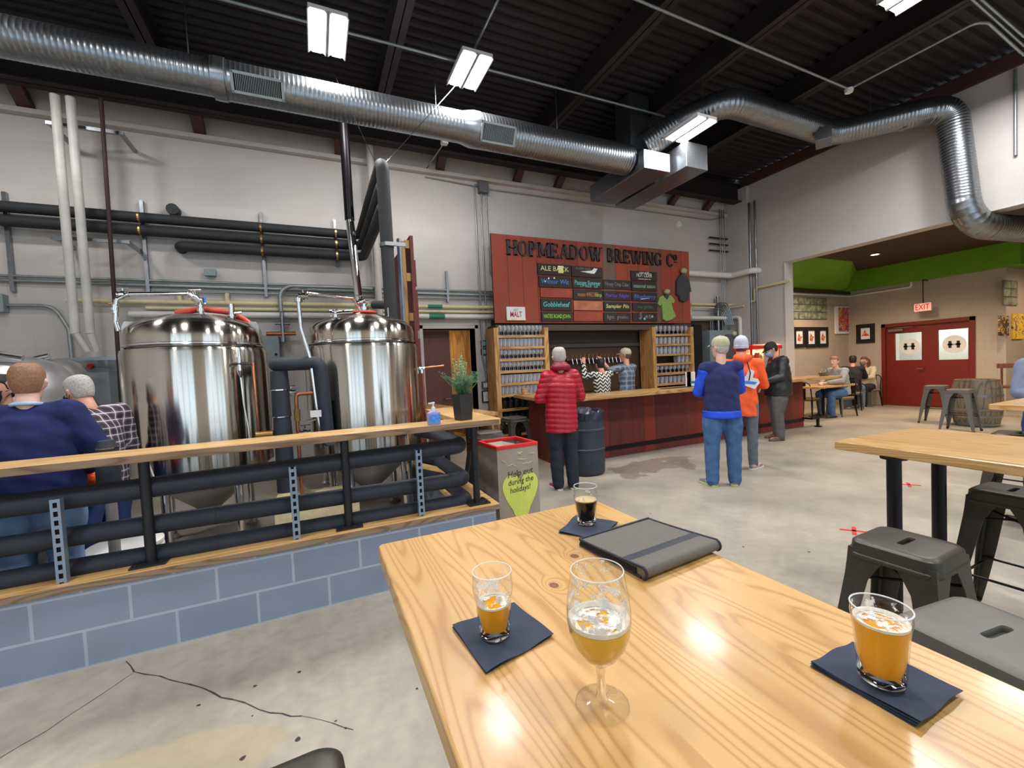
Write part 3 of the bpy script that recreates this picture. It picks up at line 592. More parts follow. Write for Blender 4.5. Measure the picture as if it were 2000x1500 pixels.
# ================================================================ low block wall, ledge, drink rail
LY = 3.03; LX = 1.235; LZ = .43
b = MB(); b.box(WL, LX-.03, LY+.02, LY+.22, 0, LZ); b.box(LX-.23, LX-.03, LY+.22, 5.4, 0, LZ); struct(b.build('wall_low', mat='low_block'))
p0 = at(977, 981, Y=LY)
led = MB().mat('pine_long').box(WL, LX, LY-.0, LY+.27, LZ, LZ+.042).box(LX-.28, LX, LY+.27, 5.4, LZ, LZ+.042).build('ledge_board', bevel=.004)
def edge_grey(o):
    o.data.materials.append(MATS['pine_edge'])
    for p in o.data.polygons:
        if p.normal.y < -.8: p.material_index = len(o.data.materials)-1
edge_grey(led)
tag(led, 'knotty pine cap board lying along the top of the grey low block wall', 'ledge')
RZ = 1.085
rl = thing('drink_rail', 'long pine drink rail board on dark steel posts in front of the brewing tanks', 'rail', (LX, LY, LZ+.042))
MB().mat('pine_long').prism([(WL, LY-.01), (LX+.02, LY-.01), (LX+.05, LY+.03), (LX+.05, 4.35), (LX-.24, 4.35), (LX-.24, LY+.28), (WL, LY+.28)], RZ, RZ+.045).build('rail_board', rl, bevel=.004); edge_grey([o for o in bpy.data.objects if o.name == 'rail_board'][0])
for (x, y) in ((-3.6, 3.17), (-2.2, 3.17), (at(289, 1108, Z=LZ+.04).x, 3.15), (at(683, 1032, Z=LZ+.04).x, 3.15), (1.09, 3.15), (1.1, 3.98)):
    po = MB().tube([(x, y, LZ+.05), (x, y, RZ)], .027, 16).build('post', rl, smooth='auto', mat='black_steel')
    bp = MB().box(x-.085, x+.085, y-.075, y+.075, LZ+.043, LZ+.052)
    for sx in (-1, 1):
        for sy in (-1, 1): bp.lathe([(.001, .01), (.009, .01), (.009, 0)], (x+sx*.06, y+sy*.05, LZ+.052), 6)
    o = bp.build('base_plate', rl, mat='black_steel'); 
MB().box(-.02+LX, .05+LX, 3.4, 3.55, RZ-.012, RZ).build('bracket', rl, mat='black_steel')
# slotted strut channels in front of the insulated pipes
for i, (px, py, h) in enumerate(((108, 972, .93), (569, 911, .945), (814, 877, .955))):
    p = at(px+6, py+60, Y=3.09); x = p.x; b = MB().mat('strut_blue')
    b.box(x-.021, x-.017, 3.075, 3.115, LZ+.043, h); b.box(x+.017, x+.021, 3.075, 3.115, LZ+.043, h)
    z = LZ+.05
    b.box(x-.017, x-.009, 3.075, 3.078, LZ+.043, h); b.box(x+.009, x+.017, 3.075, 3.078, LZ+.043, h)
    while z < h: b.box(x-.009, x+.009, 3.075, 3.078, z, min(z+.02, h)); z += .048
    b.mat('black_gap').box(x-.012, x+.012, 3.085, 3.09, LZ+.043, h)
    t = b.build('strut_channel'); tag(t, ['slotted steel strut channel standing on the ledge, leftmost of three', 'slotted steel strut channel on the ledge between the two front tanks', 'slotted steel strut channel on the ledge in front of the right hand tank'][i], 'strut')
# three insulated pipes along the low wall, turning back at the right hand end
for i, (za, zb, x1, r) in enumerate(((.90, .925, 1.0, .062), (.685, .66, 1.02, .056), (.50, .485, 1.03, .056))):
    pts = bend([(WL+.3, 3.21, za), (-1.4, 3.21, za), (x1, 3.21, zb), (x1, 4.0, zb), (.9, 4.3, zb)], .07)
    mb = MB().tube(pts, r, 16)
    for x in (-2.9, -.95, -.62, .25, .62, .9): mb.tube([(x-.006, 3.21, za if x < -1.4 else za+(zb-za)*(x+1.4)/(x1+1.4)), (x+.006, 3.21, za if x < -1.4 else za+(zb-za)*(x+1.4)/(x1+1.4))], r+.002, 16)
    t = mb.build('insulated_pipe', smooth='auto', mat='foam_black')
    tag(t, ['top black foam insulated pipe running behind the drink rail posts', 'middle black foam insulated pipe running behind the drink rail posts', 'lowest black foam insulated pipe just above the ledge board'][i], 'pipe', 'insulated pipes behind the rail')
# ================================================================ brewing tanks
def tank(cx, cy, r, label, legs=True):
    t = thing('brewing_tank', label, 'tank', (cx, cy, 0)); c = (0, 0, 0)
    zb, zs = .74, 1.80
    MB().lathe([(r-.03, zb-.01), (r, zb), (r, zs-.02), (r-.008, zs+.012), (r-.05, zs+.028)], c, 96).build('shell', t, smooth='auto', mat='tank_steel', world=False)
    MB().lathe([(r-.05, zs+.024), (r-.052, zs+.04), (r-.032, zs+.055), (r-.03, zs+.12), (r-.045, zs+.2), (r-.09, zs+.245), (r-.17, zs+.285), (r-.3, zs+.325), (r-.44, zs+.345), (.001, zs+.35)], c, 96).build('dome', t, smooth='auto', mat='tank_steel', world=False)
    MB().lathe([(r-.04, zs+.035), (r-.026, zs+.045), (r-.026, zs+.058), (r-.036, zs+.066)], c, 96).build('dome_band', t, smooth='auto', mat='chrome', world=False)
    MB().lathe([(r-.025, zb-.012), (r-.06, zb-.05), (.09, zb-.42), (.06, zb-.44), (.001, zb-.44)], c, 48).build('cone', t, smooth='auto', mat='steel_satin', world=False)
    for a in (.9, 2.5, 4.2, 5.4):
        x, y = (r-.1)*math.cos(a), (r-.1)*math.sin(a)
        lg = MB().tube([(x, y, .05), (x, y, zb-.02)], .035, 16).build('leg', t, smooth='auto', mat='chrome', world=False)
        MB().lathe([(.06, 0), (.06, .02), (.03, .05)], (x, y, 0), 14, cap0=True, cap1=True).build('foot', t, mat='steel_satin', world=False)
    return t
T1 = (-.99, 4.90); T2 = (.475, 4.80); TR = .565
t1 = tank(T1[0], T1[1], TR, 'big polished steel brewing tank, the left of the two front ones'); ZT = 2.15
t2 = tank(T2[0], T2[1], TR, 'big polished steel brewing tank, the right of the two front ones')
def valve(mb, p, s=1.0, ax=(1, 0, 0)):
    """tri-clamp butterfly valve with a short bar"""
    p = Vector(p); a = Vector(ax).normalized(); mb.tube([p-a*.05*s, p+a*.05*s], .026*s, 12); mb.tube([p-a*.016*s, p+a*.016*s], .042*s, 14)
    mb.tube([p, p+Vector((0, 0, .07*s))], .009*s, 8); mb.tube([p+Vector((-.05*s, 0, .07*s)), p+Vector((.05*s, 0, .075*s))], .009*s, 8)
    for k in (-1, 1): mb.tube([p+a*k*.04*s, p+a*k*.05*s], .036*s, 12)
# fittings on tank one
mb = MB(); x, y = T1
mb.tube(bend([(x+.06, y-.1, ZT-.04), (x+.06, y-.1, ZT+.09), (x-.02, y-.16, ZT+.17), (x-.4, y-.3, ZT+.13), (x-.47, y-.32, ZT+.08), (x-.485, y-.32, ZT-.1), (x-.47, y-.32, 1.97)], .03, 4), .018, 10)
valve(mb, (x-.43, y-.3, ZT+.125), .75); valve(mb, (x-.483, y-.32, ZT), .7, (0, 0, 1)); valve(mb, (x+.03, y-.12, ZT+.14), .95, (.8, .2, -.6)); valve(mb, (x+.06, y-.1, ZT+.03), .8, (0, 0, 1))
mb.build('spray_pipe', t1, smooth='auto', mat='chrome')
MB().tube([(x+.09, y-.09, ZT+.1), (x+.09, y-.09, ZT+.15)], .012, 8).build('blue_knob', t1, mat='ink_blue')
mb = MB(); mb.tube([(x+.3, y-.1, ZT-.08), (x+.3, y-.1, ZT+.09)], .025, 14); mb.tube([(x+.3, y-.1, ZT-.03), (x+.3, y-.1, ZT-.01)], .036, 14); mb.tube([(x+.3, y-.1, ZT+.0), (x+.38, y-.1, ZT+.01)], .01, 8); mb.build('vent_stub', t1, smooth='auto', mat='chrome')
MB().tube(bend([(x-.14, y-.08, ZT+.0), (x+.05, y-.02, ZT+.05), (x+.25, y+.0, ZT+.03), (x+.4, y-.02, ZT-.05), (x+.46, y-.06, ZT-.12)], .2, 4), .026, 10).build('gasket_hose', t1, smooth='auto', mat='red_rubber')
for s in (-1, 1):
    q = (x+s*(TR-.1), y-.12, 2.0); mb = MB(); mb.prism([(q[0]-.05, q[2]-.1), (q[0]+.05, q[2]-.1), (q[0]+.05, q[2]+.03), (q[0]+.03, q[2]+.07), (q[0]-.03, q[2]+.07), (q[0]-.05, q[2]+.03)], q[1]-.006, q[1]+.006, 'XZ'); mb.tube([(q[0], q[1]-.008, q[2]+.02), (q[0], q[1]+.008, q[2]+.02)], .016, 12); mb.build('lifting_lug', t1, bevel=.003, mat='steel_satin')
def face(x0, y0, a, r=TR): return Vector((x0+r*math.sin(a), y0-r*math.cos(a), 0))
mb = MB(); f = face(T1[0], T1[1], .66); f2 = face(T1[0], T1[1], .66, TR+.07)
mb.tube([(f.x, f.y, 1.66), (f2.x, f2.y, 1.66)], .022, 12); mb.tube([(f2.x, f2.y, 1.6), (f2.x, f2.y, 1.72)], .02, 12); mb.tube([(f2.x, f2.y, 1.54), (f2.x, f2.y, 1.6)], [.006, .025], 12); mb.tube([(f2.x, f2.y, 1.72), (f2.x, f2.y, 1.8)], [.012, .006], 8); mb.tube([(f2.x-.06, f2.y, 1.66), (f2.x+.1, f2.y-.02, 1.66)], .014, 8)
mb.build('sample_valve', t1, smooth='auto', mat='chrome')
MB().tube([(f2.x+.1, f2.y-.01, 1.665), (f2.x+.115, f2.y-.01, .78)], .011, 8).build('copper_tube', t1, smooth=True, mat='copper')
MB().tube(bend([(f2.x, f2.y, 1.55), (f2.x+.01, f2.y, 1.3), (f2.x+.03, f2.y, 1.1), (f2.x+.04, f2.y, .8)], .2), .006, 8).build('hose', t1, smooth=True, mat='pvc_white')
# fittings on tank two
mb = MB(); x, y = T2
top = (x+.02, y-.1, ZT)
P = [at(627, 860, Y=4.28), at(606, 700, Y=4.28), at(588, 640, Y=4.28), at(582, 583, Y=4.28), at(600, 573, Y=4.3), at(690, 583, Y=4.65), at(700, 600, Y=4.7), (top[0], top[1], ZT-.02)]
mb.tube(bend(P, .05, 4), .017, 12); valve(mb, at(592, 578, Y=4.28), .8); valve(mb, (top[0], top[1], ZT+.05), 1.0, (0, 0, 1)); valve(mb, (top[0]-.03, top[1]-.02, ZT+.12), .8, (.9, 0, .4))
mb.tube([at(583, 583, Y=4.28), at(583, 590, Y=4.28)], .034, 14)
mb.build('spray_pipe', t2, smooth='auto', mat='chrome')
MB().lathe([(.05, 0), (.12, 0), (.13, .012), (.12, .028), (.05, .03)], (top[0], top[1], ZT-.01), 24).build('gasket', t2, smooth='auto', mat='red_rubber')
mb = MB(); q = at(654, 600, Y=T2[1]-.25); mb.tube([(q.x, q.y, 1.98), (q.x, q.y, 2.14)], .03, 12); mb.tube([(q.x-.04, q.y, 2.12), (q.x+.16, q.y, 2.14)], .03, 12); mb.tube([(q.x-.05, q.y, 2.12), (q.x-.03, q.y, 2.12)], .048, 12); mb.tube([(q.x+.0, q.y, 2.13), (q.x+.0, q.y, 2.17)], .02, 8); mb.tube([(q.x, q.y-.02, 2.0), (q.x, q.y-.02, 2.02)], .05, 14); mb.tube([(q.x+.05, q.y, 2.07), (q.x+.25, q.y+.05, 2.15)], .008, 6)
mb.build('relief_valve', t2, smooth='auto', mat='chrome')
MB().tube([(x+.27, y-.1, ZT-.06), (x+.27, y-.1, ZT+.06)], .024, 14).build('vent_stub', t2, smooth='auto', mat='chrome')
f = face(T2[0], T2[1], 1.35); mb = MB(); mb.tube([(f.x, f.y, 1.55), (f.x+.06, f.y, 1.55)], .02, 10); mb.tube([(f.x+.03, f.y, 1.5), (f.x+.03, f.y, 1.57), ], .02, 10); mb.build('side_valve', t2, smooth='auto', mat='chrome')
MB().tube([(f.x+.04, f.y, 1.555), (f.x+.28, f.y, 1.57)], .013, 10).tube([(f.x+.04, f.y, 1.52), (f.x+.05, f.y, .78)], .011, 8).build('copper_tube', t2, smooth='auto', mat='copper')
for tx, tt in ((T1, t1), (T2, t2)):
    mb = MB(); 
    for k, a in enumerate((.95, .2)):
        f = face(tx[0], tx[1], a, TR-.05); mb.tube([(f.x, f.y, .78), (f.x, f.y, .68)], .03, 10); valve(mb, (f.x, f.y-.04, .67), .8)
    mb.build('bottom_valve', tt, smooth='auto', mat='chrome')
# a third tank behind, and a tank far left seen end on
t3 = tank(.33, 6.35, .46, 'polished steel tank standing behind the right hand front tank')
t4 = thing('round_tank', 'round steel tank with a hatch arm behind the people at the left edge', 'tank', (at(12, 700, Y=5.9).x, 6.05, 0))
MB().lathe([(.001, 1.86), (.15, 1.85), (.3, 1.78), (.4, 1.66), (.44, 1.5), (.44, .6), (.38, .45), (.2, .35)], (0, 0, 0), 48, cap1=True).build('shell', t4, smooth='auto', mat='steel_satin', world=False)
for a in (.8, 2.4, 4, 5.5): MB().tube([(.3*math.cos(a), .3*math.sin(a), 0), (.3*math.cos(a), .3*math.sin(a), .5)], .03).build('leg', t4, mat='steel_satin', world=False)
p = at(10, 690, Y=5.75); MB().tube([p-t4.location-Vector((.2, 0, -.03)), p-t4.location+Vector((.12, 0, -.05))], .03).build('hatch_arm', t4, mat='chrome', world=False)
kt = thing('small_vessel', 'small polished kettle with blue lever between the left edge tank and the grey panel', 'vessel', (at(85, 700, Y=6.5).x, 6.6, 0))
MB().lathe([(.001, 1.86), (.15, 1.85), (.25, 1.8), (.3, 1.7), (.3, .8), (.2, .6)], (0, 0, 0), 40, cap1=True).build('shell', kt, smooth='auto', mat='steel_satin', world=False)
for a in (.8, 2.4, 4, 5.5): MB().tube([(.22*math.cos(a), .22*math.sin(a), 0), (.22*math.cos(a), .22*math.sin(a), .75)], .025).build('leg', kt, mat='steel_satin', world=False)
mb = MB(); mb.tube([(-.06, -.22, 1.84), (.1, -.22, 1.88)], .03); mb.tube([(.02, -.28, 1.5), (.02, -.36, 1.5)], .03); mb.tube([(.05, -.28, 1.25), (.05, -.36, 1.25)], .035); mb.build('fittings', kt, smooth='auto', mat='chrome', world=False)
MB().box(-.12, .06, -.28, -.22, 1.79, 1.82).build('blue_lever', kt, mat='ink_blue', world=False)
# insulated loop between the tanks
P = [at(538, 840, Y=4.3), at(538, 712, Y=4.3), at(625, 708, Y=4.3), at(640, 860, Y=4.3), at(648, 905, Y=4.1)]
P[0].z = .72; P[1].z = P[2].z = (P[1].z+P[2].z)/2
lp = thing('insulated_loop', 'black foam insulated pipe loop arching between the two front tanks', 'pipe', (P[0].x, P[0].y, .5))
MB().tube(bend([(P[1].x, P[1].y+.3, P[1].z), P[1], P[2], P[3], (P[3].x+.02, P[3].y-.1, .95)], .07, 6), .062, 16).build('loop_pipe', lp, smooth='auto', mat='foam_black')
mb = MB()
for za, zb_ in ((P[1].z-.06, 1.42), (1.41, 1.18), (1.17, .98), (.97, .5)): mb.tube([(P[1].x+.02, P[1].y+.04, za), (P[1].x+.02, P[1].y+.04, zb_)], [.07, .078], 16)
mb.build('drop_pipe', lp, smooth='auto', mat='foam_black')
mb = MB()
for z in (1.415, 1.175): mb.tube([(P[1].x+.02, P[1].y+.04, z-.004), (P[1].x+.02, P[1].y+.04, z+.004)], .078, 16)
mb.build('metal_band', lp, mat='chrome')
cp = thing('copper_manifold', 'copper pipe manifold with valves between the front tanks', 'pipe', (P[2].x-.2, 4.35, .6))
q0, q1, q2, q3 = at(622, 767, Y=4.35), at(578, 770, Y=4.35), at(582, 845, Y=4.35), at(625, 848, Y=4.35)
mb = MB().mat('copper').tube(bend([q0, q1, q2, q3], .03, 4), .016, 10); mb.tube([q2, q2-Vector((0, 0, .6))], .016, 10); mb.mat('brass').tube([at(580, 800, Y=4.35), at(581, 822, Y=4.35)], .026, 8)
mb.mat('foam_black').tube([q0-Vector((.03, 0, 0)), q0+Vector((.03, 0, 0))], .035, 12).tube([q3-Vector((.04, 0, 0)), q3+Vector((.04, 0, 0))], .035, 12); mb.build('copper_run', cp, smooth='auto')
mb = MB(); valve(mb, at(568, 766, Y=4.4), .8); valve(mb, at(596, 845, Y=4.3), .9); mb.tube([at(600, 823, Y=4.3), at(620, 818, Y=4.3)], .01); mb.build('hand_valve', cp, smooth='auto', mat='chrome')
MB().box(-.045, .045, -.004, .004, -.03, .03).build('white_tag', cp, world=False, mat='paper').location = at(617, 808, Y=4.2)-cp.location
mb = MB(); a_ = at(500, 850, Y=4.3); mb.tube([a_, a_+Vector((.13, 0, 0))], .03, 12); mb.build('brass_elbow', cp, smooth='auto', mat='brass')
pb = thing('pump_cabinet', 'beige pump cabinet with vents on the floor under the right hand front tank', 'cabinet', (.05, 4.3, 0))
MB().box(-.45, .25, -.1, .3, 0, .42).build('cabinet_body', pb, world=False, mat='cream_paint', bevel=.01)
mb = MB()
for k in range(9): mb.box(-.1+k*.03, -.08+k*.03, -.104, -.1, .08, .15)
mb.build('vent_slots', pb, world=False, mat='black_gap')
# stainless riser stack and pipes coming off the wall
xs = at(683, 480, Y=6.3)
ptube('exhaust_pipe', [(at(706, 600, Y=6.2).x, 6.2, 1.9), (at(686, 480, Y=6.2).x, 6.2, 3.6)], .055, 'chrome', 'polished steel flue rising from the tanks to the ceiling', 'pipe')
ptube('exhaust_sleeve', [(at(686, 480, Y=6.2).x, 6.2, 3.6), (at(672, 260, Y=6.2).x, 6.2, at(672, 240, Y=6.2).z)], .062, 'black_iron', 'dark upper section of the polished flue under the ceiling girder', 'pipe')
# insulated pipes along the back wall
zz = [3.755, 3.585, 3.41]
pA = at(757, 318, Z=3.755); endY = pA.y; xw = at(703, 475, Y=7.33).x
for i, z in enumerate(zz):
    x0 = WL+.2 if i < 2 else at(350, 487, Y=7.33).x
    e = endY+(.0, .14, .28)[i]; X = xw+.02*i; pts = [(x0, 7.33, z), (X, 7.33, z), (X+.0, e, z), (X+.0+.005, e, 2.0 if i == 0 else 2.6)]
    if i == 2: pts = [(x0, 7.5, z)] + pts
    o = MB().tube(bend(pts, .1, 8), .068, 16).build('insulated_pipe', smooth='auto', mat='foam_dark')
    tag(o, ['upper black insulated pipe along the white wall, turning toward the room and down', 'second black insulated pipe along the white wall, below the upper one', 'short lowest black insulated pipe on the white wall with a capped end'][i], 'pipe', 'insulated pipes on the back wall')
    if i == 0: PE = (X, e)
ptube('insulated_branch', [(T2[0]+.15, 4.95, 2.28), (PE[0], PE[1]+.02, 2.25)], .045, 'foam_dark', 'short thick black insulated pipe above the right hand tank dome')
q = at(340, 412, Y=7.45); ptube('pipe_stub', [(q.x, 7.5, q.z), (q.x, 7.36, q.z+.0)], .075, 'foam_dark', 'round black foam capped stub sticking out of the white wall')
# suspension wires
for i, (a_, zc) in enumerate((((640, 118), 5.3), ((905, 150), 5.3))):
    tp = at(a_[0], a_[1], Z=5.3); o = MB().tube([(PE[0]+(-.02, .02)[i], PE[1]+.2, zz[0]+.03), tp], .0035, 6).build('support_wire', mat='chrome')
    tag(o, ['thin wire from the insulated pipe bend up to the left lamp', 'thin wire from the insulated pipe bend up toward the second lamp'][i], 'wire')
# pipe clamps + vertical strut rails on the back wall
for i, (px, y0_, y1_) in enumerate(((8, 375, 570), (276, 392, 573), (509, 415, 580), (653, 430, 520), (962-90, 530, 590))):
    a_, c_ = at(px, y0_, Y=7.46), at(px+6, y1_, Y=7.46); b = MB().mat('galvanised').box(a_.x-.02, a_.x+.02, 7.44, 7.495, c_.z, a_.z)
    b.mat('brass')
    for z in zz[:2]+([zz[2]] if px > 400 else []):
        if px < 800: b.tube([(a_.x-.012, 7.33, z), (a_.x+.012, 7.33, z)], .072, 16)
    o = b.build('strut_rail'); tag(o, ['upright strut rail with clamps at the far left of the white wall', 'upright strut rail with pipe clamps above the left front tank', 'upright strut rail with pipe clamps between the tanks', 'short upright strut rail beside the polished flue', 'short upright strut rail above the wall doorway'][i], 'strut')
for i, (xa, xb, py) in enumerate(((88, 240, 241), (97, 253, 466), (106, 250, 706))):
    a_, c_ = at(xa, py-3, Y=7.0), at(xb, py+6, Y=7.0); b = MB().mat('galvanised').box(a_.x, c_.x, 7.0, 7.04, a_.z-.02, a_.z+.02)
    for xx in (a_.x+.03, c_.x-.03): b.box(xx-.02, xx+.02, 7.04, 7.5, a_.z-.02, a_.z+.02)
    o = b.build('strut_bar'); tag(o, ['horizontal strut bar across the white pipes just below the girder', 'horizontal strut bar across the white pipes at the black pipes', 'horizontal strut bar across the white pipes near the grey panel'][i], 'strut')
# two white vertical pipes into the grey control panel, black drop rod
for i, (xa, xb) in enumerate(((120, 140), (151, 168))):
    a_ = at((xa+xb)/2-2, 430, Y=6.9); c_ = Vector((a_.x, 6.9, at(xb, 650, Y=6.9).z)); e_ = Vector((a_.x+.08-.05*i, 6.95, at(xb, 690, Y=6.9).z))
    o = MB().tube(bend([(a_.x, 6.9, 4.98), (a_.x+.0, 6.9, 3.5), (c_.x, 6.9, c_.z), (e_.x, 6.95, e_.z+.02)], .05, 4), [.046]*1+[.046]*(len(bend([(a_.x, 6.9, 5.2), (a_.x, 6.9, 3.5), (c_.x, 6.9, c_.z), (e_.x, 6.95, e_.z)], .05, 4))-3)+[.04, .036], 14).build('white_pipe', smooth='auto', mat='pvc_aged')
    tag(o, ['left one of two thick white vertical pipes on the wall', 'right one of two thick white vertical pipes on the wall'][i], 'pipe')
a_, c_ = at(197, 190, Y=6.85), at(226, 690, Y=6.85); ptube('black_rod', [(a_.x, 6.85, 5.0), (c_.x-.0, 6.85, .0)], .022, 'rust_pipe', 'thin dark pipe hanging down the wall beside the white pipes')
a_ = at(728, 300, Y=7.3); ptube('white_pipe', [(at(722, 290, Y=7.3).x, 7.3, 5.2), (at(741, 600, Y=7.3).x, 7.3, 2.3)], .055, 'wall_paint', 'painted vertical pipe on the wall behind the flue', n=14)
# grey control panels
p0, p1 = at(135, 700, Y=7.2), at(222, 850, Y=7.2)
t = thing('control_panel', 'grey electrical control panel with a red button under the white pipes', 'panel', (p0.x, 7.5, .9))
MB().box(p0.x, p1.x, 7.2, 7.5, .9, p0.z).build('panel_box', t, mat='panel_grey', bevel=.01); q = at(177, 715, Y=7.19)
MB().lathe([(.001, -.03), (.03, -.03), (.035, 0)], q, 16, axis=(0, 1, 0)).build('red_button', t, mat='red_plastic'); q = at(150, 775, Y=7.19); MB().box(q.x-.08, q.x+.06, 7.19, 7.2, q.z-.05, q.z+.06).build('notice', t, mat='paper')
MB().box(q.x-.07, q.x+.05, 7.185, 7.19, q.z+.01, q.z+.03).build('notice_bar', t, mat='ink_red')
p0 = at(520, 655, Y=7.3); p1 = at(547, 700, Y=7.3)
t = thing('junction_cabinet', 'small grey wall cabinet between the two front tanks', 'cabinet', (p0.x, 7.5, 1.2)); MB().box(p0.x-.1, p1.x, 7.3, 7.5, 1.2, p0.z).build('cabinet_body', t, mat='panel_grey', bevel=.008); MB().lathe([(.001, -.02), (.015, -.02), (.02, 0)], (p1.x-.05, 7.3, at(541, 692, Y=7.3).z), 12, axis=(0, 1, 0)).build('lock', t, mat='black_steel')
# horizontal conduits and process pipes on the back wall
for i, (x0, y0_, x1, y1_, r, m, yy, lb) in enumerate((
    (0, 533, 960, 573, .017, 'conduit_grey', 7.46, 'top thin grey conduit running the length of the back wall'),
    (0, 541, 960, 580, .02, 'conduit_grey', 7.46, 'second thin grey conduit running the length of the back wall'),
    (230, 542, 960, 587, .02, 'conduit_grey', 7.46, 'third grey conduit on the back wall'),
    (300, 556, 960, 594, .015, 'conduit_grey', 7.46, 'fourth grey conduit on the back wall'),
    (130, 583, 968, 603, .032, 'pvc_cream', 7.42, 'upper cream plastic pipe along the back wall'),
    (285, 598, 968, 612, .024, 'pvc_cream', 7.42, 'lower cream plastic pipe along the back wall'),
    (252, 612, 968, 620, .045, 'pvc_white', 7.40, 'thick white plastic pipe along the back wall'))):
    a_, c_ = at(x0, y0_, Y=yy), at(x1, y1_, Y=yy); z = (a_.z+c_.z)/2
    o = MB().tube([(a_.x if x0 else WL, yy, z), (at(1349 if i >= 4 else 964, 600, Y=yy).x, yy, z)], r, 12).build('wall_pipe' if i > 3 else 'conduit', smooth='auto', mat=m); tag(o, lb, 'pipe' if i > 3 else 'conduit')
    if i == 4: ZC = z
    if i == 5: ZC2 = z
    if i == 6: ZW = z
for i, (px, z, r, l_) in enumerate(((850, ZC, .034, .13), (852, ZW, .047, .14))):
    q = at(px, 600, Y=7.4); o = MB().tube([(q.x-l_, 7.42-.02*i, z), (q.x+l_, 7.42-.02*i, z)], r, 14).build('pipe_label', smooth='auto', mat='green_label'); tag(o, ['green label band around the cream pipe above the doorway', 'green label band around the thick white pipe above the doorway'][i], 'label')
for i, px in enumerate((350, 443)):
    q = at(px, 575, Y=7.42); o = MB().tube(bend([(q.x, 7.42, ZC), (q.x, 7.42, ZC+.13), (q.x, 7.5, ZC+.13)], .05), .03, 12).build('pipe_elbow', smooth='auto', mat='pvc_cream'); tag(o, ['cream pipe elbow entering the wall above the left tank', 'cream pipe elbow entering the wall right of the left tank top'][i], 'pipe')
t = ptube('copper_line', [(at(520, 652, Y=7.3).x, 7.3, at(520, 652, Y=7.3).z), (at(578, 654, Y=7.3).x, 7.3, at(520, 652, Y=7.3).z)], .03, 'copper', 'copper pipe stub on the wall between the two tanks')
q = at(553, 650, Y=7.3); mb = MB(); mb.tube([(q.x, 7.3, q.z-.1), (q.x, 7.3, q.z+.3)], .03, 12); mb.tube([(q.x-.1, 7.3, q.z+.14), (q.x+.1, 7.3, q.z+.14)], .02, 10); mb.tube([(q.x, 7.3, q.z-.14), (q.x, 7.3, q.z-.06)], .045, 12); o = mb.build('sprinkler_valve', smooth='auto', mat='galvanised'); tag(o, 'steel valve tree hanging on the wall between the tanks', 'valve')
# conduit loop and cable boxes at the left
P = [at(0, 596, Y=7.45), at(105, 597, Y=7.45), at(128, 640, Y=7.45), at(137, 780, Y=7.45)]; P[1].z = P[0].z
ptube('conduit_loop', [P[0], P[1], (P[2].x+.03, 7.45, P[1].z-.3), (P[2].x+.05, 7.45, .6)], .022, 'conduit_grey', 'grey conduit curving down the wall at the left edge', 'conduit', bendr=.18)
t = tag(MB().box(P[0].x-.2, P[0].x+.06, 7.38, 7.5, P[0].z-.09, P[0].z+.13).build('junction_box', mat='panel_grey', bevel=.006), 'small grey junction box on the wall at the left edge', 'junction box')
q = at(410, 532, Y=7.42); tag(MB().box(q.x-.07, q.x+.07, 7.4, 7.48, q.z-.05, q.z+.05).build('junction_box', mat='panel_grey', bevel=.006), 'small grey junction box on the conduits above the left front tank', 'junction box')
P = [at(548, 600, Y=7.35), at(548, 580, Y=7.35), at(570, 559, Y=7.35), at(690, 565, Y=7.35)]
ptube('conduit_arch', [(P[0].x, 7.35, ZW+.05), (P[0].x, 7.35, P[3].z+.02), (P[3].x+.3, 7.35, P[3].z+.02)], .03, 'conduit_grey', 'curved grey conduit arching above the white pipe between tanks', 'conduit', bendr=.2)
# upper wall conduit, box and the two drops to the light switches
q = at(943, 367, Y=7.45); bx = q
t = tag(MB().box(q.x-.09, q.x+.09, 7.38, 7.5, q.z-.1, q.z+.1).build('junction_box', mat='panel_dark', bevel=.006), 'grey junction box high on the back wall left of the red sign', 'junction box')
ptube('conduit', [at(830, 345, Y=7.47), (q.x-.1, 7.47, q.z+.02)], .009, 'conduit_grey', 'thin conduit from the left into the high junction box', 'conduit')
ptube('conduit', [(q.x+.1, 7.47, q.z+.0), (at(1385, 432, Y=7.47).x, 7.47, q.z-.0), (9.36, 7.47, q.z+.12)], .01, 'conduit_grey', 'thin conduit from the high junction box toward the right corner', 'conduit')
for i, (dx, off) in enumerate(((-.16, 0), (-.05, .03))):
    x0 = q.x+dx; lo = at(934+6*i, 690, Y=7.46).x; e = at((950, 963)[i], 745, Y=7.46)
    pts = [(q.x-.09, 7.46, q.z+.04-.06*i), (x0, 7.46, q.z+.04-.06*i)] if i == 0 else [(x0+.02, 7.46, q.z-.1)]
    pts += [(x0, 7.46, q.z-.4), (x0, 7.46, 1.75+.05*i), (e.x, 7.46, 1.42), (e.x, 7.46, e.z+.02)]
    ptube('conduit', pts, .015, 'conduit_grey', ['left one of two conduits dropping from the high box to the light switches', 'right one of two conduits dropping from the high box to the light switches'][i], 'conduit', bendr=.08)
ptube('conduit', [(q.x+.06, 7.46, q.z-.1), (q.x+.06, 7.46, at(940, 540, Y=7.46).z), (q.x+.3, 7.46, at(955, 545, Y=7.46).z)], .014, 'conduit_grey', 'conduit from the high box curving in behind the red sign', 'conduit', bendr=.15)
q = at(953, 752, Y=7.45)
t = thing('light_switch', 'grey double gang light switch box with white rockers left of the glass rack', 'switch', (q.x, 7.5, q.z-.1))
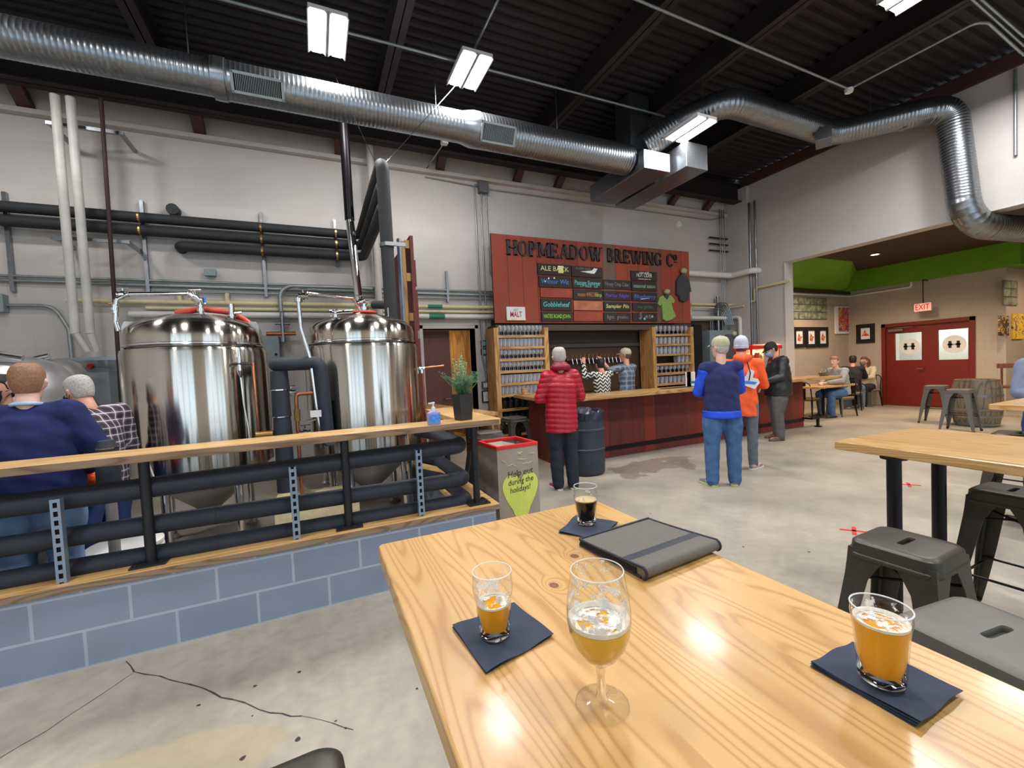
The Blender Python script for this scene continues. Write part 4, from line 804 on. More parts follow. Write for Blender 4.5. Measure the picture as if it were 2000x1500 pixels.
MB().box(q.x-.11, q.x+.0, 7.44, 7.5, q.z-.07, q.z+.07).box(q.x+.01, q.x+.09, 7.44, 7.5, q.z-.06, q.z+.08).build('switch_box', t, mat='panel_dark', bevel=.005); MB().box(q.x-.09, q.x-.06, 7.43, 7.44, q.z-.04, q.z+.04).box(q.x-.05, q.x-.02, 7.43, 7.44, q.z-.04, q.z+.04).box(q.x+.035, q.x+.065, 7.43, 7.44, q.z-.04, q.z+.04).build('rocker', t, mat='white_paint')
q = at(953, 730, Y=7.49); tag(MB().box(q.x-.05, q.x+.09, 7.492, 7.499, q.z-.06, q.z+.1).build('paper_notice', mat='paper'), 'white paper notice on the wall above the light switches', 'notice')
for i, py in enumerate((671, 687)):
    q = at(949, py, Y=7.46); t = thing('wall_display', ['upper blue lit wall display left of the glass rack', 'lower blue lit wall display left of the glass rack'][i], 'display', (q.x, 7.5, q.z)); MB().box(q.x-.09, q.x+.09, 7.46, 7.5, q.z-.06, q.z+.06).build('housing', t, mat='folder_trim', bevel=.005); MB().box(q.x-.07, q.x+.07, 7.455, 7.46, q.z-.04, q.z+.04).build('screen', t, mat='screen_blue')
q = at(954, 774, Y=7.49); t = thing('framed_certificate', 'black framed certificate on the wall below the light switches', 'frame', (q.x, 7.5, q.z)); MB().box(q.x-.13, q.x+.13, 7.47, 7.5, q.z-.11, q.z+.11).build('frame', t, mat='frame_black'); b = MB().mat('paper').box(q.x-.11, q.x+.11, 7.465, 7.47, q.z-.09, q.z+.09).mat('ink_grey')
for k in range(6): b.box(q.x-.07, q.x+.07, 7.463, 7.465, q.z+.05-.02*k, q.z+.055-.02*k)
b.build('print', t)
# barn-wood board end and its post beside tank two
bx0 = at(812, 640, Y=4.9)
t = thing('barnwood_panel', 'tall red barn wood panel seen edge on behind the right hand tank', 'panel', (bx0.x, 5.2, 0))
a_, c_ = at(803, 460, Y=4.9), at(826, 640, Y=4.9)
MB().box(a_.x-.018, a_.x+.018, 4.9, 6.7, .3, a_.z).build('barn_boards', t, mat='barn_side')
b = MB(); z = .5
for z in (.6, 1.1, 1.6, 2.1, 2.55, 2.92): b.box(a_.x-.07, a_.x-.018, 4.92, 4.96, z, z+.09)
b.box(a_.x-.11, a_.x-.07, 4.93, 4.97, .3, a_.z-.06); b.build('batten', t, mat='plywood')
b = MB().box(a_.x+.018, a_.x+.05, 4.95, 5.0, .4, 1.9).box(a_.x+.018, a_.x+.05, 4.95, 5.0, 2.0, 2.45).box(a_.x+.018, a_.x+.045, 4.95, 5.0, 2.5, 2.8); b.build('hung_boards', t, mat='barn_bar')
px = a_.x-.15; ptube('strut_post', [(px, 4.86, 0), (px, 4.86, a_.z-.06)], .024, 'strut_blue', 'pale blue steel strut post beside the barn wood panel', 'post', n=4)
tag(MB().box(PE[0]-.03, px+.03, PE[1]-.085, PE[1]-.065, a_.z-.2, a_.z-.16).tube([(PE[0], PE[1], a_.z-.2), (PE[0], PE[1], a_.z-.16)], .075, 16).build('pipe_clamp', mat='galvanised'), 'metal clamp holding the vertical insulated pipe to the strut post', 'clamp')
# stuff beneath the rail at the left
q = at(245, 1070, Y=3.82)
for k in range(3):
    o = MB().lathe([(.001, 0), (.2, 0), (.215, .012), (.215, .03), (.2, .04), (.001, .042)], (q.x, 3.82, .301+k*.043), 36).build('bucket_lid', smooth='auto', mat='white_paint'); tag(o, ['white round lid at the bottom of the stack on the crate', 'white round lid in the middle of the stack on the crate', 'white round lid on top of the stack on the crate'][k], 'lid', 'stacked white lids')
tag(box('crate', q.x-.26, q.x+.26, 3.6, 4.04, 0, .3, 'cardboard'), 'beige crate on the floor under the stack of lids', 'crate')
q0, q1 = at(60, 930, Y=4.1), at(168, 1060, Y=4.1)
t = thing('work_bench', 'steel work table behind the rail at the left with bins on it', 'bench', (-2.2, 4.1, 0))
MB().box(-3.2, q1.x, 3.75, 4.5, .82, .86).box(-3.2, q1.x, 3.75, 4.5, .3, .33).build('bench_top', t, mat='steel_satin')
for x in (-3.1, q1.x-.05):
    for y in (3.8, 4.45): MB().tube([(x, y, 0), (x, y, .82)], .02).build('leg', t, mat='steel_satin')
q = at(125, 920, Y=3.75); tag(MB().prism([(q.x-.16, .862), (q.x+.2, .862), (q.x+.17, .9), (q.x+.02, .93), (q.x-.1, .9)], 3.72, 4.0, 'XZ').build('orange_cloth', mat='orange_cloth', bevel=.01), 'crumpled orange cloth on the steel bench', 'cloth')
q = at(35, 962, Y=3.9); t = thing('monitor', 'small grey screen with dark frame under the rail at the left edge', 'monitor', (q.x, 3.7, .34)); MB().box(q.x-.16, q.x+.16, 3.68, 3.72, .66, .84).build('screen_frame', t, mat='frame_black', bevel=.01); MB().box(q.x-.135, q.x+.135, 3.675, 3.68, .685, .815).build('screen', t, mat='gunmetal_light'); MB().box(q.x-.03, q.x+.03, 3.7, 3.74, .34, .68).build('stand', t, mat='frame_black')
# small motor and hose standing up at the rail (black sleeve by the plaid man)
q = at(210, 900, Y=3.5)
t = thing('pump_motor', 'dark cylindrical pump motor standing behind the rail post', 'pump', (q.x, 3.5, .33)); MB().tube([(q.x, 3.5, .82), (q.x, 3.5, 1.13)], .06, 20).tube([(q.x, 3.5, 1.13), (q.x, 3.5, 1.18)], [.055, .04], 20).build('motor_body', t, smooth='auto', mat='foam_black'); MB().tube([(q.x, 3.5, 1.128), (q.x, 3.5, 1.136)], .062, 20).build('motor_band', t, mat='chrome'); MB().tube([(q.x, 3.5, .0), (q.x, 3.5, .82)], .03, 12).build('stand', t, mat='steel_satin')
MB().tube(bend([(q.x+.05, 3.5, 1.1), (q.x+.18, 3.5, 1.1), (q.x+.22, 3.52, .9)], .08), .005).build('cable', t, mat='pvc_white')
# worktop, sanitizer, planter at the end of the rail
q = at(850, 830, Z=RZ+.045)
t = thing('hand_sanitizer', 'clear pump bottle of hand sanitizer standing on the drink rail', 'bottle', (q.x, q.y+.03, RZ+.046))
b = MB().loft([[(x*.046, y*.026, 0) for x, y in rrect(2, 2, .8, 24)], [(x*.048, y*.027, .006) for x, y in rrect(2, 2, .8, 24)], [(x*.048, y*.027, .085) for x, y in rrect(2, 2, .8, 24)], [(x*.02, y*.016, .102) for x, y in rrect(2, 2, .95, 24)], [(x*.013, y*.013, .104) for x, y in rrect(2, 2, .99, 24)]]); b.build('bottle_body', t, smooth='auto', mat='gel_liquid', world=False)
MB().box(-.04, .04, -.029, -.027, .015, .075).build('label', t, mat='label_blue', world=False); MB().lathe([(.014, .1), (.014, .125), (.006, .128), (.006, .15), (.012, .152), (.012, .162), (.001, .163)], (0, 0, 0), 16, cap0=True).box(-.035, .0, -.006, .006, .15, .16).build('pump_head', t, mat='white_paint', world=False)
q = at(906, 822, Z=RZ+.045)
t = thing('potted_evergreen', 'black square planter with soft evergreen sprigs on the corner of the rail', 'potted plant', (q.x+.02, q.y+.07, RZ+.046), .3)
MB().loft([[(x, y, z) for x, y in rrect(w_, w_, .01, 16)] for z, w_ in ((0, .1), (.004, .104), (.2, .125), (.2, .108), (.17, .105))]).build('pot', t, mat='planter_black', world=False)
sp_m = ('leaf_green', 'leaf_pale', 'leaf_dark')
for k in range(3):
    b = MB()
    for j in range(20 if k != 1 else 12):
        a = random.uniform(0, 2*PI); h = random.uniform(.1, .2) if k != 1 else random.uniform(.24, .36); lean = random.uniform(.05, .17) if k != 1 else random.uniform(.0, .07)
        p0_ = Vector((random.uniform(-.03, .03), random.uniform(-.03, .03), .18)); p1_ = p0_+Vector((lean*math.cos(a), lean*math.sin(a), h))
        for s in range(12):
            u = s/11; c0 = p0_.lerp(p1_, u); c0.z += .03*math.sin(u*PI)
            for e in range(4):
                d = Vector((random.uniform(-1, 1), random.uniform(-1, 1), random.uniform(.1, 1))).normalized()*(.045*(1.15-u)+.012); w_ = d.orthogonal().normalized()*.0022
                b.add([c0-w_, c0+w_, c0+d], [(0, 1, 2)])
        b.tube([p0_, p1_], .0018, 4)
    b.build('foliage', t, mat=sp_m[k], world=False)
# donation box
c = [at(1048, 991, Z=0), at(982, 1003, Z=0)]
ZB = .80; A, B_, D_ = at(1054, 862, Z=ZB), at(970, 874, Z=ZB), at(944, 858, Z=ZB)
ex = Vector((A.x-B_.x, A.y-B_.y, 0)); wd = ex.length; rz = math.atan2(ex.y, ex.x)
t = thing('donation_box', 'tall cardboard donation box with red taped rim and lime paper heart', 'box', (B_.x, B_.y, 0), rz)
wd = .43; dp = .43
b = MB(); th = .012
b.box(0, wd, 0, th, 0, ZB).box(0, wd, dp-th, dp, 0, ZB).box(0, th, th, dp-th, 0, ZB).box(wd-th, wd, th, dp-th, 0, ZB).box(th, wd-th, th, dp-th, .0, .05); b.build('carton', t, mat='cardboard', world=False)
b = MB(); e = .004; b.box(-e, wd+e, -e, th+.012, ZB-.03, ZB+.004).box(-e, wd+e, dp-th-.012, dp+e, ZB-.03, ZB+.004).box(-e, th+.012, th+.012, dp-th-.012, ZB-.03, ZB+.004).box(wd-th-.012, wd+e, th+.012, dp-th-.012, ZB-.03, ZB+.004); b.build('red_rim', t, mat='red_plastic', world=False, bevel=.004)
b = MB().add([(th+.01, dp-.06, ZB-.02), (wd*.55, dp-.05, ZB-.02), (wd*.45, dp*.45, ZB-.14), (.05, dp*.5, ZB-.16)], [(0, 1, 2, 3)]).add([(wd*.55, dp-.05, ZB-.02), (wd-.03, dp*.3, ZB-.06), (wd*.45, dp*.45, ZB-.14)], [(0, 1, 2)]); b.build('folded_flap', t, mat='cardboard', world=False)
hp = []
for k in range(48):
    a = 2*PI*k/48; hx = 16*math.sin(a)**3; hy = 13*math.cos(a)-5*math.cos(2*a)-2*math.cos(3*a)-math.cos(4*a); hp.append((wd*.53+hx*.0118, .36+hy*.0145-(.09 if hy < -8 else .05*max(0, -hy/8)) ))
MB().prism(hp, -.004, -.0012, 'XZ').build('paper_heart', t, mat='lime_paper', world=False)
b = MB()
for s_, x_, z_, sz in (('Help out', .54, .535, .085), ('during the', .54, .46, .075), ('holidays!', .52, .385, .075)): text_mb(b, s_, sz, face_mtx((wd*x_, -.006, z_), (1, 0, .06), (0, 0, 1)), depth=.001, width=wd*(.62 if s_ != 'holidays!' else .5), shear=.12)
b.build('hand_lettering', t, mat='marker_ink', world=False)
b = MB()
for k in range(11):
    x_, z_ = random.uniform(.05, wd-.05), random.uniform(.6, .73); a = random.uniform(-1, .4); d = Vector((math.cos(a), 0, math.sin(a)))*.022; b.tube([Vector((x_, -.002, z_))-d, Vector((x_, -.004, z_)), Vector((x_, -.002, z_))+d+Vector((.01, 0, .008))], .0022, 5)
b.build('string_bits', t, mat='cream_paint', world=False)
# drink shelf with stools behind the rail end
t = thing('side_counter', 'pine drink shelf on posts in front of the doorway, behind the rail corner', 'table', (1.75, 5.9, 0))
MB().prism([(1.55, 4.8), (2.02, 4.9), (1.75, 6.95), (1.3, 6.85)], .93, .975).build('shelf_top', t, mat='counter_side', bevel=.004)
MB().prism([(1.95, 4.92), (1.97, 4.92), (1.7, 6.9), (1.68, 6.9)], .62, .93).build('side_board', t, mat='counter_side')
for (x, y) in ((1.66, 5.0), (1.85, 5.05), (1.5, 6.7)): MB().tube([(x, y, 0), (x, y, .93)], .03).build('leg', t, mat='black_steel')
# ================================================================ the bar
BF = 5.53; BX0, BX1 = 3.22, 9.12; CT = 1.03
t = thing('bar_counter', 'long bar clad in dark red barn boards under a thick pine counter top', 'bar', (BX0, BF, 0))
MB().box(BX0, BX1, BF, BF+.09, 0, CT-.055).build('front_boards', t, mat='barn_bar')
MB().prism([(BX0, BF+.09), (BX0+.09, BF+.09), (BX0+.16, 6.55), (BX0+.06, 6.55)], 0, CT-.055).build('end_boards', t, mat='barn_side')
MB().box(BX1-.06, BX1, BF+.09, 5.93, 0, CT-.055).build('end_boards', t, mat='barn_side')
MB().prism([(2.99, 5.24), (BX1+.85, 5.24), (BX1+.85, 5.86), (3.78, 5.86), (3.78, 6.9), (3.17, 6.9)], CT-.055, CT).build('counter_top', t, mat='counter_wood', bevel=.006)
MB().box(BX0+.35, BX1, BF-.014, BF, .13, .19).build('kick_strip', t, mat='black_iron'); MB().box(BX0, BX1, BF-.02, BF, 0, .012).build('metal_edge', t, mat='conduit_grey')
b = MB().tube([(BX1, BF-.15, .19), (BX1+.5, BF-.15, .19)], .025, 10).tube([(BX1+.22, BF-.15, 0), (BX1+.22, BF-.15, .19)], .03, 10).lathe([(.07, 0), (.07, .015), (.03, .02)], (BX1+.22, BF-.15, 0), 16, cap1=True); b.tube([(BX1-.02, BF-.15, .19), (BX1-.02, BF, .19)], .02, 8).build('foot_rail', t, smooth='auto', mat='black_iron')
# back wall of the bar: dark paint, deeper recess
struct(MB().box(3.05, 9.2, WB-.03, WB-.001, 0, 2.42).build('trim_70', mat='dark_paint'))
r0, r1 = at(1102, 688, Y=WB-.05), at(1262, 686, Y=WB-.05)
struct(MB().box(r0.x-.6, r1.x, WB-.05, WB-.031, .95, 1.86).build('trim_71', mat='dark_recess'))
b = MB(); b.box(r0.x-.65, r1.x+.05, WB-.09, WB-.031, 1.86, 1.93).box(r1.x, r1.x+.05, WB-.09, WB-.031, .95, 1.86); struct(b.build('trim_72', mat='dark_paint'))
SX0, SX1 = at(958, 455, Y=7.05).x, at(1347, 560, Y=7.05).x
SZ0 = (at(967, 631, Y=7.05).z+at(1349, 631, Y=7.05).z)/2; SZ1 = (at(958, 455, Y=7.05).z+at(1345, 492, Y=7.05).z)/2
struct(MB().box(SX0+.02, SX1+.35, 7.07, WB-.03, SZ0-.14, SZ0-.03).build('trim_73', mat='dark_paint'))
struct(MB().box(at(1356, 660, Y=7.0).x, at(1371, 660, Y=7.0).x, 7.0, WB-.03, 0, SZ0-.03).build('trim_74', mat='black_gap'))
t = thing('back_counter', 'low pine back counter behind the two bartenders', 'counter', (4.3, 7.1, 0)); MB().box(4.42, 7.4, 6.78, 7.4, .86, .91).build('worktop', t, mat='counter_wood'); MB().box(4.45, 7.35, 6.85, 7.4, 0, .86).build('cabinet_body', t, mat='dark_paint')
q = Vector((7.0, 7, 1)); tag(box('bar_towel', q.x-.12, q.x+.12, 6.95, 7.1, .911, .935, 'napkin'), 'small folded dark towel on the back counter', 'towel')
t = thing('tap_wall', 'row of metal beer taps on a steel rail in the dark wall recess', 'beer taps', (5.6, WB-.1, 1.3))
ta = at(1118, 703, Y=7.3); tb = at(1218, 700, Y=7.3)
MB().tube([(ta.x-.1, 7.38, ta.z), (tb.x+.12, 7.38, ta.z)], .03, 12).build('tap_rail', t, smooth='auto', mat='dark_wood')
n = 14
for k in range(n):
    x = ta.x+(tb.x-ta.x)*k/(n-1); MB().tube([(x, 7.36, ta.z), (x, 7.3, ta.z)], .014, 8).tube([(x, 7.31, ta.z+.02), (x+.01, 7.29, ta.z-.09)], [.014, .009], 8).tube([(x, 7.31, ta.z+.02), (x-.01, 7.27, ta.z+.1)], [.007, .011], 8).build('tap', t, smooth='auto', mat='chrome')
# sign board
t = thing('brewery_sign', 'large red barn board sign with dark serif letters over the bar', 'sign', (SX0, 7.05, SZ0))
MB().box(SX0, SX1, 7.05, 7.09, SZ0, SZ1).build('board', t, mat='barn_red')
MB().box(SX0+.05, SX1-.05, 7.09, 7.13, SZ0+.1, SZ0+.2).box(SX0+.05, SX1-.05, 7.09, 7.13, SZ1-.2, SZ1-.1).build('back_batten', t, mat='dark_wood')
# serif capitals: strokes (x0,y0,x1,y1,width), serifs, arcs
def glyph(mb, ch, x, z, h, y0, y1):
    T, t_ = .25, .1
    def st(xa, za, xb, zb, w_):
        d = Vector((xb-xa, zb-za)); nrm = Vector((1, 0)) if abs(d.y) > abs(d.x)*.4 else Vector((0, 1)); q = nrm*w_/2
        mb.prism([(x+(xa-q.x)*h, z+(za-q.y)*h), (x+(xb-q.x)*h, z+(zb-q.y)*h), (x+(xb+q.x)*h, z+(zb+q.y)*h), (x+(xa+q.x)*h, z+(za+q.y)*h)], y0, y1, 'XZ')
    def sf(xa, za, w_=.36): mb.prism([(x+(xa-w_/2)*h, z+(za-.03)*h), (x+(xa+w_/2)*h, z+(za-.03)*h), (x+(xa+w_/2)*h, z+(za+.03)*h), (x+(xa-w_/2)*h, z+(za+.03)*h)], y0, y1, 'XZ')
    def ring(cx, cz, rx, rz, a0, a1, w0=T, w1=t_, n=18):
        for k in range(n):
            p = []
            for a, s in ((a0+(a1-a0)*k/n, 1), (a0+(a1-a0)*(k+1)/n, 1), (a0+(a1-a0)*(k+1)/n, -1), (a0+(a1-a0)*k/n, -1)):
                w_ = w1+(w0-w1)*abs(math.cos(a)); p.append((x+(cx+(rx-(w_ if s < 0 else 0))*math.cos(a))*h, z+(cz+(rz-(t_ if s < 0 else 0))*math.sin(a))*h))
            mb.prism(p, y0, y1, 'XZ')
    if ch == 'H':
        st(.14, 0, .14, 1, T); st(.7, 0, .7, 1, T); st(.14, .5, .7, .5, t_); [sf(a, c_) for a in (.14, .7) for c_ in (.03, .97)]; return .86
    if ch == 'O': ring(.43, .5, .43, .52, 0, 2*PI, n=30); return .87
    if ch == 'P': st(.14, 0, .14, 1, T); sf(.14, .03); sf(.12, .97, .32); ring(.32, .73, .33, .27, -PI/2, PI/2); st(.14, .965, .34, .965, t_); st(.14, .5, .34, .5, t_); return .68
    if ch == 'M': st(.12, 0, .12, 1, t_); st(.14, 1, .5, .1, T); st(.86, 1, .5, .1, t_); st(.9, 0, .9, 1, T); sf(.12, .03, .3); sf(.9, .03); sf(.1, .97, .3); sf(.93, .97, .3); return 1.06
    if ch == 'E': st(.14, 0, .14, 1, T); st(.05, .04, .66, .04, t_); st(.05, .96, .64, .96, t_); st(.14, .5, .5, .5, t_); st(.64, 0, .66, .25, .07); st(.63, .75, .62, 1, .07); st(.5, .38, .5, .62, .07); return .72
    if ch == 'A': st(.12, 0, .44, 1, t_); st(.76, 0, .46, 1, T); st(.25, .34, .64, .34, t_); sf(.12, .03, .3); sf(.76, .03, .36); return .9
    if ch == 'D': st(.14, 0, .14, 1, T); ring(.3, .5, .52, .5, -PI/2, PI/2, n=20); st(.03, .04, .34, .04, t_); st(.03, .96, .34, .96, t_); return .86
    if ch == 'W': st(.1, 1, .36, 0, T); st(.62, 1, .38, 0, t_); st(.58, 1, .84, 0, T); st(1.1, 1, .86, 0, t_); sf(.1, .97, .34); sf(.6, .97, .34); sf(1.1, .97, .28); return 1.2
    if ch == 'B': st(.14, 0, .14, 1, T); ring(.34, .75, .3, .25, -PI/2, PI/2); ring(.34, .26, .36, .27, -PI/2, PI/2); st(.03, .96, .36, .96, t_); st(.14, .52, .36, .52, t_); st(.03, .04, .36, .04, t_); return .74
    if ch == 'R': st(.14, 0, .14, 1, T); ring(.32, .74, .32, .26, -PI/2, PI/2); st(.03, .96, .34, .96, t_); st(.14, .5, .36, .5, t_); st(.4, .5, .66, 0, T); sf(.14, .03); sf(.7, .03, .24); return .8
    if ch == 'I': st(.16, 0, .16, 1, T); sf(.16, .03); sf(.16, .97); return .34
    if ch == 'N': st(.12, 0, .12, 1, t_); st(.14, 1, .7, 0, T); st(.74, 0, .74, 1, t_); sf(.12, .03, .3); sf(.1, .97, .28); sf(.74, .97, .3); return .88
    if ch in 'GC':
        ring(.43, .5, .43, .52, PI*.27, PI*1.74, n=26); st(.72, .68, .72, .95, .07)
        if ch == 'G': st(.68, .05, .68, .42, .16); sf(.68, .43, .36)
        return .84
    return .42
zl, zr = at(990, 490, Y=7.04).z, at(1300, 515, Y=7.04).z; LH = .27; zm = (SZ1-.09-LH)
b = MB().mat('sign_letter'); x = 0; s_ = 'HOPMEADOW BREWING C'; adv = []
tmp = MB(); tot = 0
for ch in s_: tot += glyph(tmp, ch, 0, 0, 1, 0, .01)+.06
L0, L1 = at(989, 480, Y=7.04).x, at(1316, 505, Y=7.04).x; hx = (L1-L0)/tot; x = L0
for ch in s_:
    b2 = MB(); a_ = glyph(b2, ch, 0, 0, 1, 7.02, 7.048)
    if b2.v: MB().add([(x+v.x*hx, v.y, zm+v.z*LH) for v in b2.v], b2.f).build('letter', t, mat='sign_letter')
    x += (a_+.06)*hx
b2 = MB(); glyph(b2, 'O', 0, 0, 1, 7.02, 7.048); b = MB().mat('sign_letter'); b.add([(x-.02+v.x*hx*.5, v.y, zm+LH*.52+v.z*LH*.45) for v in b2.v], b2.f); b.box(x, x+hx*.36, 7.02, 7.048, zm+LH*.36, zm+LH*.4)
b.build('letter', t)
# chalk boards on the sign: (px x0, px x1, row, ...)
cols = [((1051, 1114), (1056, 1118)), ((1117, 1177), (1121, 1177)), ((1179, 1233), (1180, 1232)), ((1233, 1283), (1236, 1284))]
rows = {0: [(1051, 1115, 516, 537), (1117, 1177, 521, 541), None, (1233, 1283, 530, 548)],
        1: [(1053, 1115, 540, 561), (1118, 1177, 543, 563), (1178, 1232, 547, 564), (1234, 1283, 550, 568)],
        2: [(1056, 1118, 563, 581), (1120, 1177, 566, 585), (1179, 1232, 569, 586), (1235, 1284, 571, 588)],
        3: [(1057, 1117, 584, 606), (1121, 1177, 588, 606), (1180, 1232, 590, 607), (1236, 1284, 592, 607)],
        4: [(1058, 1118, 609, 627), (1121, 1177, 608, 627), (1180, 1232, 611, 628), (1236, 1284, 611, 627)]}
desc = {(0, 0): ('ALE BACK', 'ink_yellow', 'chalk beer board with yellow letters and a beer mug, top left of the menu'), (0, 1): ('', 'ink_grey', 'dark chalk board with a pale bird drawing, second in the top row'), (0, 3): ('HOT CIDER', 'ink_white', 'chalk board with small white lettering, top right of the menu'),
        (1, 0): ('Winter Wit', 'ink_blue', 'chalk board with blue script and white dots, left column'), (1, 1): ('Passage Summer', 'ink_cyan', 'chalk board with turquoise script, second column'), (1, 2): ('Honey Crisp Cider', 'ink_grey', 'chalk board with pale brown script, third column'), (1, 3): ('seasonal saison', 'ink_pale', 'chalk board with pale green writing, right column, second row'),
        (2, 0): ('', 'board_red', 'blank red board in the left column of the menu'), (2, 1): ('session WRECKER', 'ink_orange', 'chalk board with orange and green lettering'), (2, 2): ('Porter Night', 'ink_purple', 'chalk board with purple lettering'), (2, 3): ('Blueberry', 'ink_blue', 'chalk board with bright blue lettering and white strokes, right column'),
        (3, 0): ('Gobbleheaf', 'ink_cyan', 'chalk board with large pale cyan script, fourth row left'), (3, 1): ('', 'board_tan', 'faded tan blank board in the menu'), (3, 2): ('Sampler Pils', 'ink_yellow', 'chalk board with cream yellow script, third column'), (3, 3): ('hop garden', 'ink_green', 'chalk board with dark green lettering, right column'),
        (4, 0): ('HATES ROAD.JOHN', 'ink_lime', 'chalk board with bright lime letters, bottom left of the menu'), (4, 1): ('', 'board_red', 'blank red board in the bottom row of the menu'), (4, 2): ('flights   growlers', 'ink_grey', 'chalk board with small grey lettering, bottom row'), (4, 3): ('3.45', 'ink_grey', 'chalk board with glowing blue dots, bottom right of the menu')}
x = SX0
for r_, row in rows.items():
    for c_, bb in enumerate(row):
        if not bb: continue
        a_, d_ = at(bb[0], (bb[2]+bb[3])/2, Y=7.02), at(bb[1], (bb[2]+bb[3])/2, Y=7.02); zt, zb2 = at((bb[0]+bb[1])/2, bb[2], Y=7.02).z, at((bb[0]+bb[1])/2, bb[3], Y=7.02).z
        txt, ink, lab = desc[(r_, c_)]; cx, cz = (a_.x+d_.x)/2, (zt+zb2)/2; wd_ = d_.x-a_.x; hh = zt-zb2
        t = thing('menu_board', lab, 'menu board', (cx, 7.05, cz), group='beer boards on the red sign')
        blank = not txt and ink.startswith('board')
        MB().box(-wd_/2, wd_/2, -.03, 0, -hh/2, hh/2).build('board', t, mat=ink if blank else 'slate', world=False)
        if blank: continue
        b = MB().mat(ink); fm = lambda u, v: face_mtx((u, -.032, v), (1, 0, 0), (0, 0, 1))
        if txt:
            wd2 = {(0, 3): .6, (4, 2): .8, (4, 3): .5, (2, 1): .72, (3, 3): .62}.get((r_, c_), .86)
            text_mb(b, txt, hh*.62, fm(0, .0 if r_ not in (0,) else .01), depth=.002, shear=.15 if txt[0].isupper() and not txt.isupper() else 0, width=wd_*wd2)
        if (r_, c_) == (0, 0): b.mat('ink_yellow').box(wd_*.1, wd_*.26, -.034, -.031, -hh*.3, hh*.3); b.mat('ink_white').box(wd_*.09, wd_*.27, -.035, -.031, hh*.25, hh*.38)
        if (r_, c_) == (0, 1): b.mat('ink_white').prism([(-.17, 0), (.1, .03), (.16, .08), (.24, .07), (.2, .02), (.16, -.03), (.08, -.03)], -.034, -.031, 'XZ'); b.mat('ink_grey'); text_mb(b, 'double stack', .07, fm(-.1, .06), depth=.002)
        if (r_, c_) == (0, 3): text_mb(b, 'a taste of fall', .05, fm(0, hh*.36), depth=.002, width=wd_*.36); text_mb(b, 'caramel spice rim', .04, fm(0, -hh*.34), depth=.002, width=wd_*.5)
        if (r_, c_) in ((1, 0),): b.mat('ink_white'); [b.lathe([(.001, 0), (.018, 0)], (u, -.033, v), 10, axis=(0, -1, 0)) for u, v in ((-.22, .0), (-.14, .06), (-.02, .07))]
        if (r_, c_) == (1, 1): text_mb(b, '11   black   cof', .07, fm(.02, -hh*.3), depth=.002)
        if (r_, c_) == (2, 3): b.mat('ink_white').prism([(-.12, -.06), (.12, -.035), (.12, -.03), (-.12, -.045)], -.034, -.031, 'XZ')
        if (r_, c_) == (2, 1): b.mat('ink_lime'); text_mb(b, 'hop', .1, fm(wd_*.36, 0), depth=.002)
        if (r_, c_) == (4, 3):
            for u, v, mm in ((-.12, .07, 'ink_purple'), (-.02, -.04, 'ink_cyan'), (.19, .01, 'ink_pale'), (-.14, -.03, 'ink_grey')): b.mat(mm).lathe([(.001, 0), (.026, 0)], (u, -.033, v), 12, axis=(0, -1, 0))
        b.build('chalk_art', t, world=False)
# malt bag
q0, q1 = at(988, 599, Y=7.04), at(1026, 626, Y=7.04)
t = thing('malt_bag', 'white malt sack with red lettering hung low on the red sign', 'sack', ((q0.x+q1.x)/2, 7.05, q1.z)); wd_ = q1.x-q0.x; hh = q0.z-q1.z
MB().box(-wd_/2, wd_/2, -.03, 0, 0, hh).build('sack', t, mat='paper', world=False, bevel=.012); b = MB().mat('ink_red'); fm = lambda u, v: face_mtx((u, -.032, v), (1, 0, 0), (0, 0, 1)); text_mb(b, 'MALT', .14, fm(0, hh*.42), depth=.002, width=wd_*.62, bold=.002); b.mat('ink_grey'); text_mb(b, 'BEST', .06, fm(0, hh*.75), depth=.002, width=wd_*.25); b.build('sack_print', t, world=False); MB().box(-wd_/2, wd_/2, -.034, -.03, 0, hh*.14).build('sack_band', t, mat='cream_paint', world=False)
# shirts on the sign
q = at(1303, 600, Y=7.0)
t = thing('green_tshirt', 'light green t-shirt with a pale cap hung on the right of the red sign', 'shirt', (q.x, 7.05, q.z))
hw = .15; mb = MB()
out = [(-.1, .26), (-.2, .2), (-.25, .06), (-.17, .02), (-.14, .08), (-.13, -.08), (-.12, -.26), (-.02, -.3), (.12, -.27), (.26, -.2), (.17, -.02), (.15, .1), (.2, .08), (.24, .16), (.16, .24), (.09, .27), (.05, .2), (-.04, .2)]
mb.prism(out, -.05, 0, 'XZ'); mb.build('shirt_body', t, mat='tee_green', world=False, bevel=.02, seg=3); MB().sphere((.0, -.06, .33), .075, sq=(1, .8, .75)).build('cap', t, smooth=True, mat='cap_khaki', world=False); MB().sphere((.0, -.02, .22), .07, sq=(.8, .7, 1)).build('neck_form', t, smooth=True, mat='dark_paint', world=False)
q = at(1335, 560, Y=7.0)
t = thing('dark_hoodie', 'dark grey hooded sweatshirt and pale knit hat on the top right of the red sign', 'shirt', (q.x, 7.05, q.z))
MB().prism([(-.1, .24), (-.19, .12), (-.21, -.18), (-.14, -.2), (-.12, -.3), (.0, -.33), (.15, -.28), (.16, -.12), (.23, -.1), (.18, .12), (.1, .24)], -.07, 0, 'XZ').build('shirt_body', t, mat='hoodie_dark', world=False, bevel=.025, seg=3); MB().sphere((0, -.07, .34), .08, sq=(1, .8, .8)).build('knit_hat', t, smooth=True, mat='cap_khaki', world=False); MB().sphere((0, -.03, .24), .07, sq=(.9, .7, 1)).build('neck_form', t, smooth=True, mat='dark_paint', world=False)
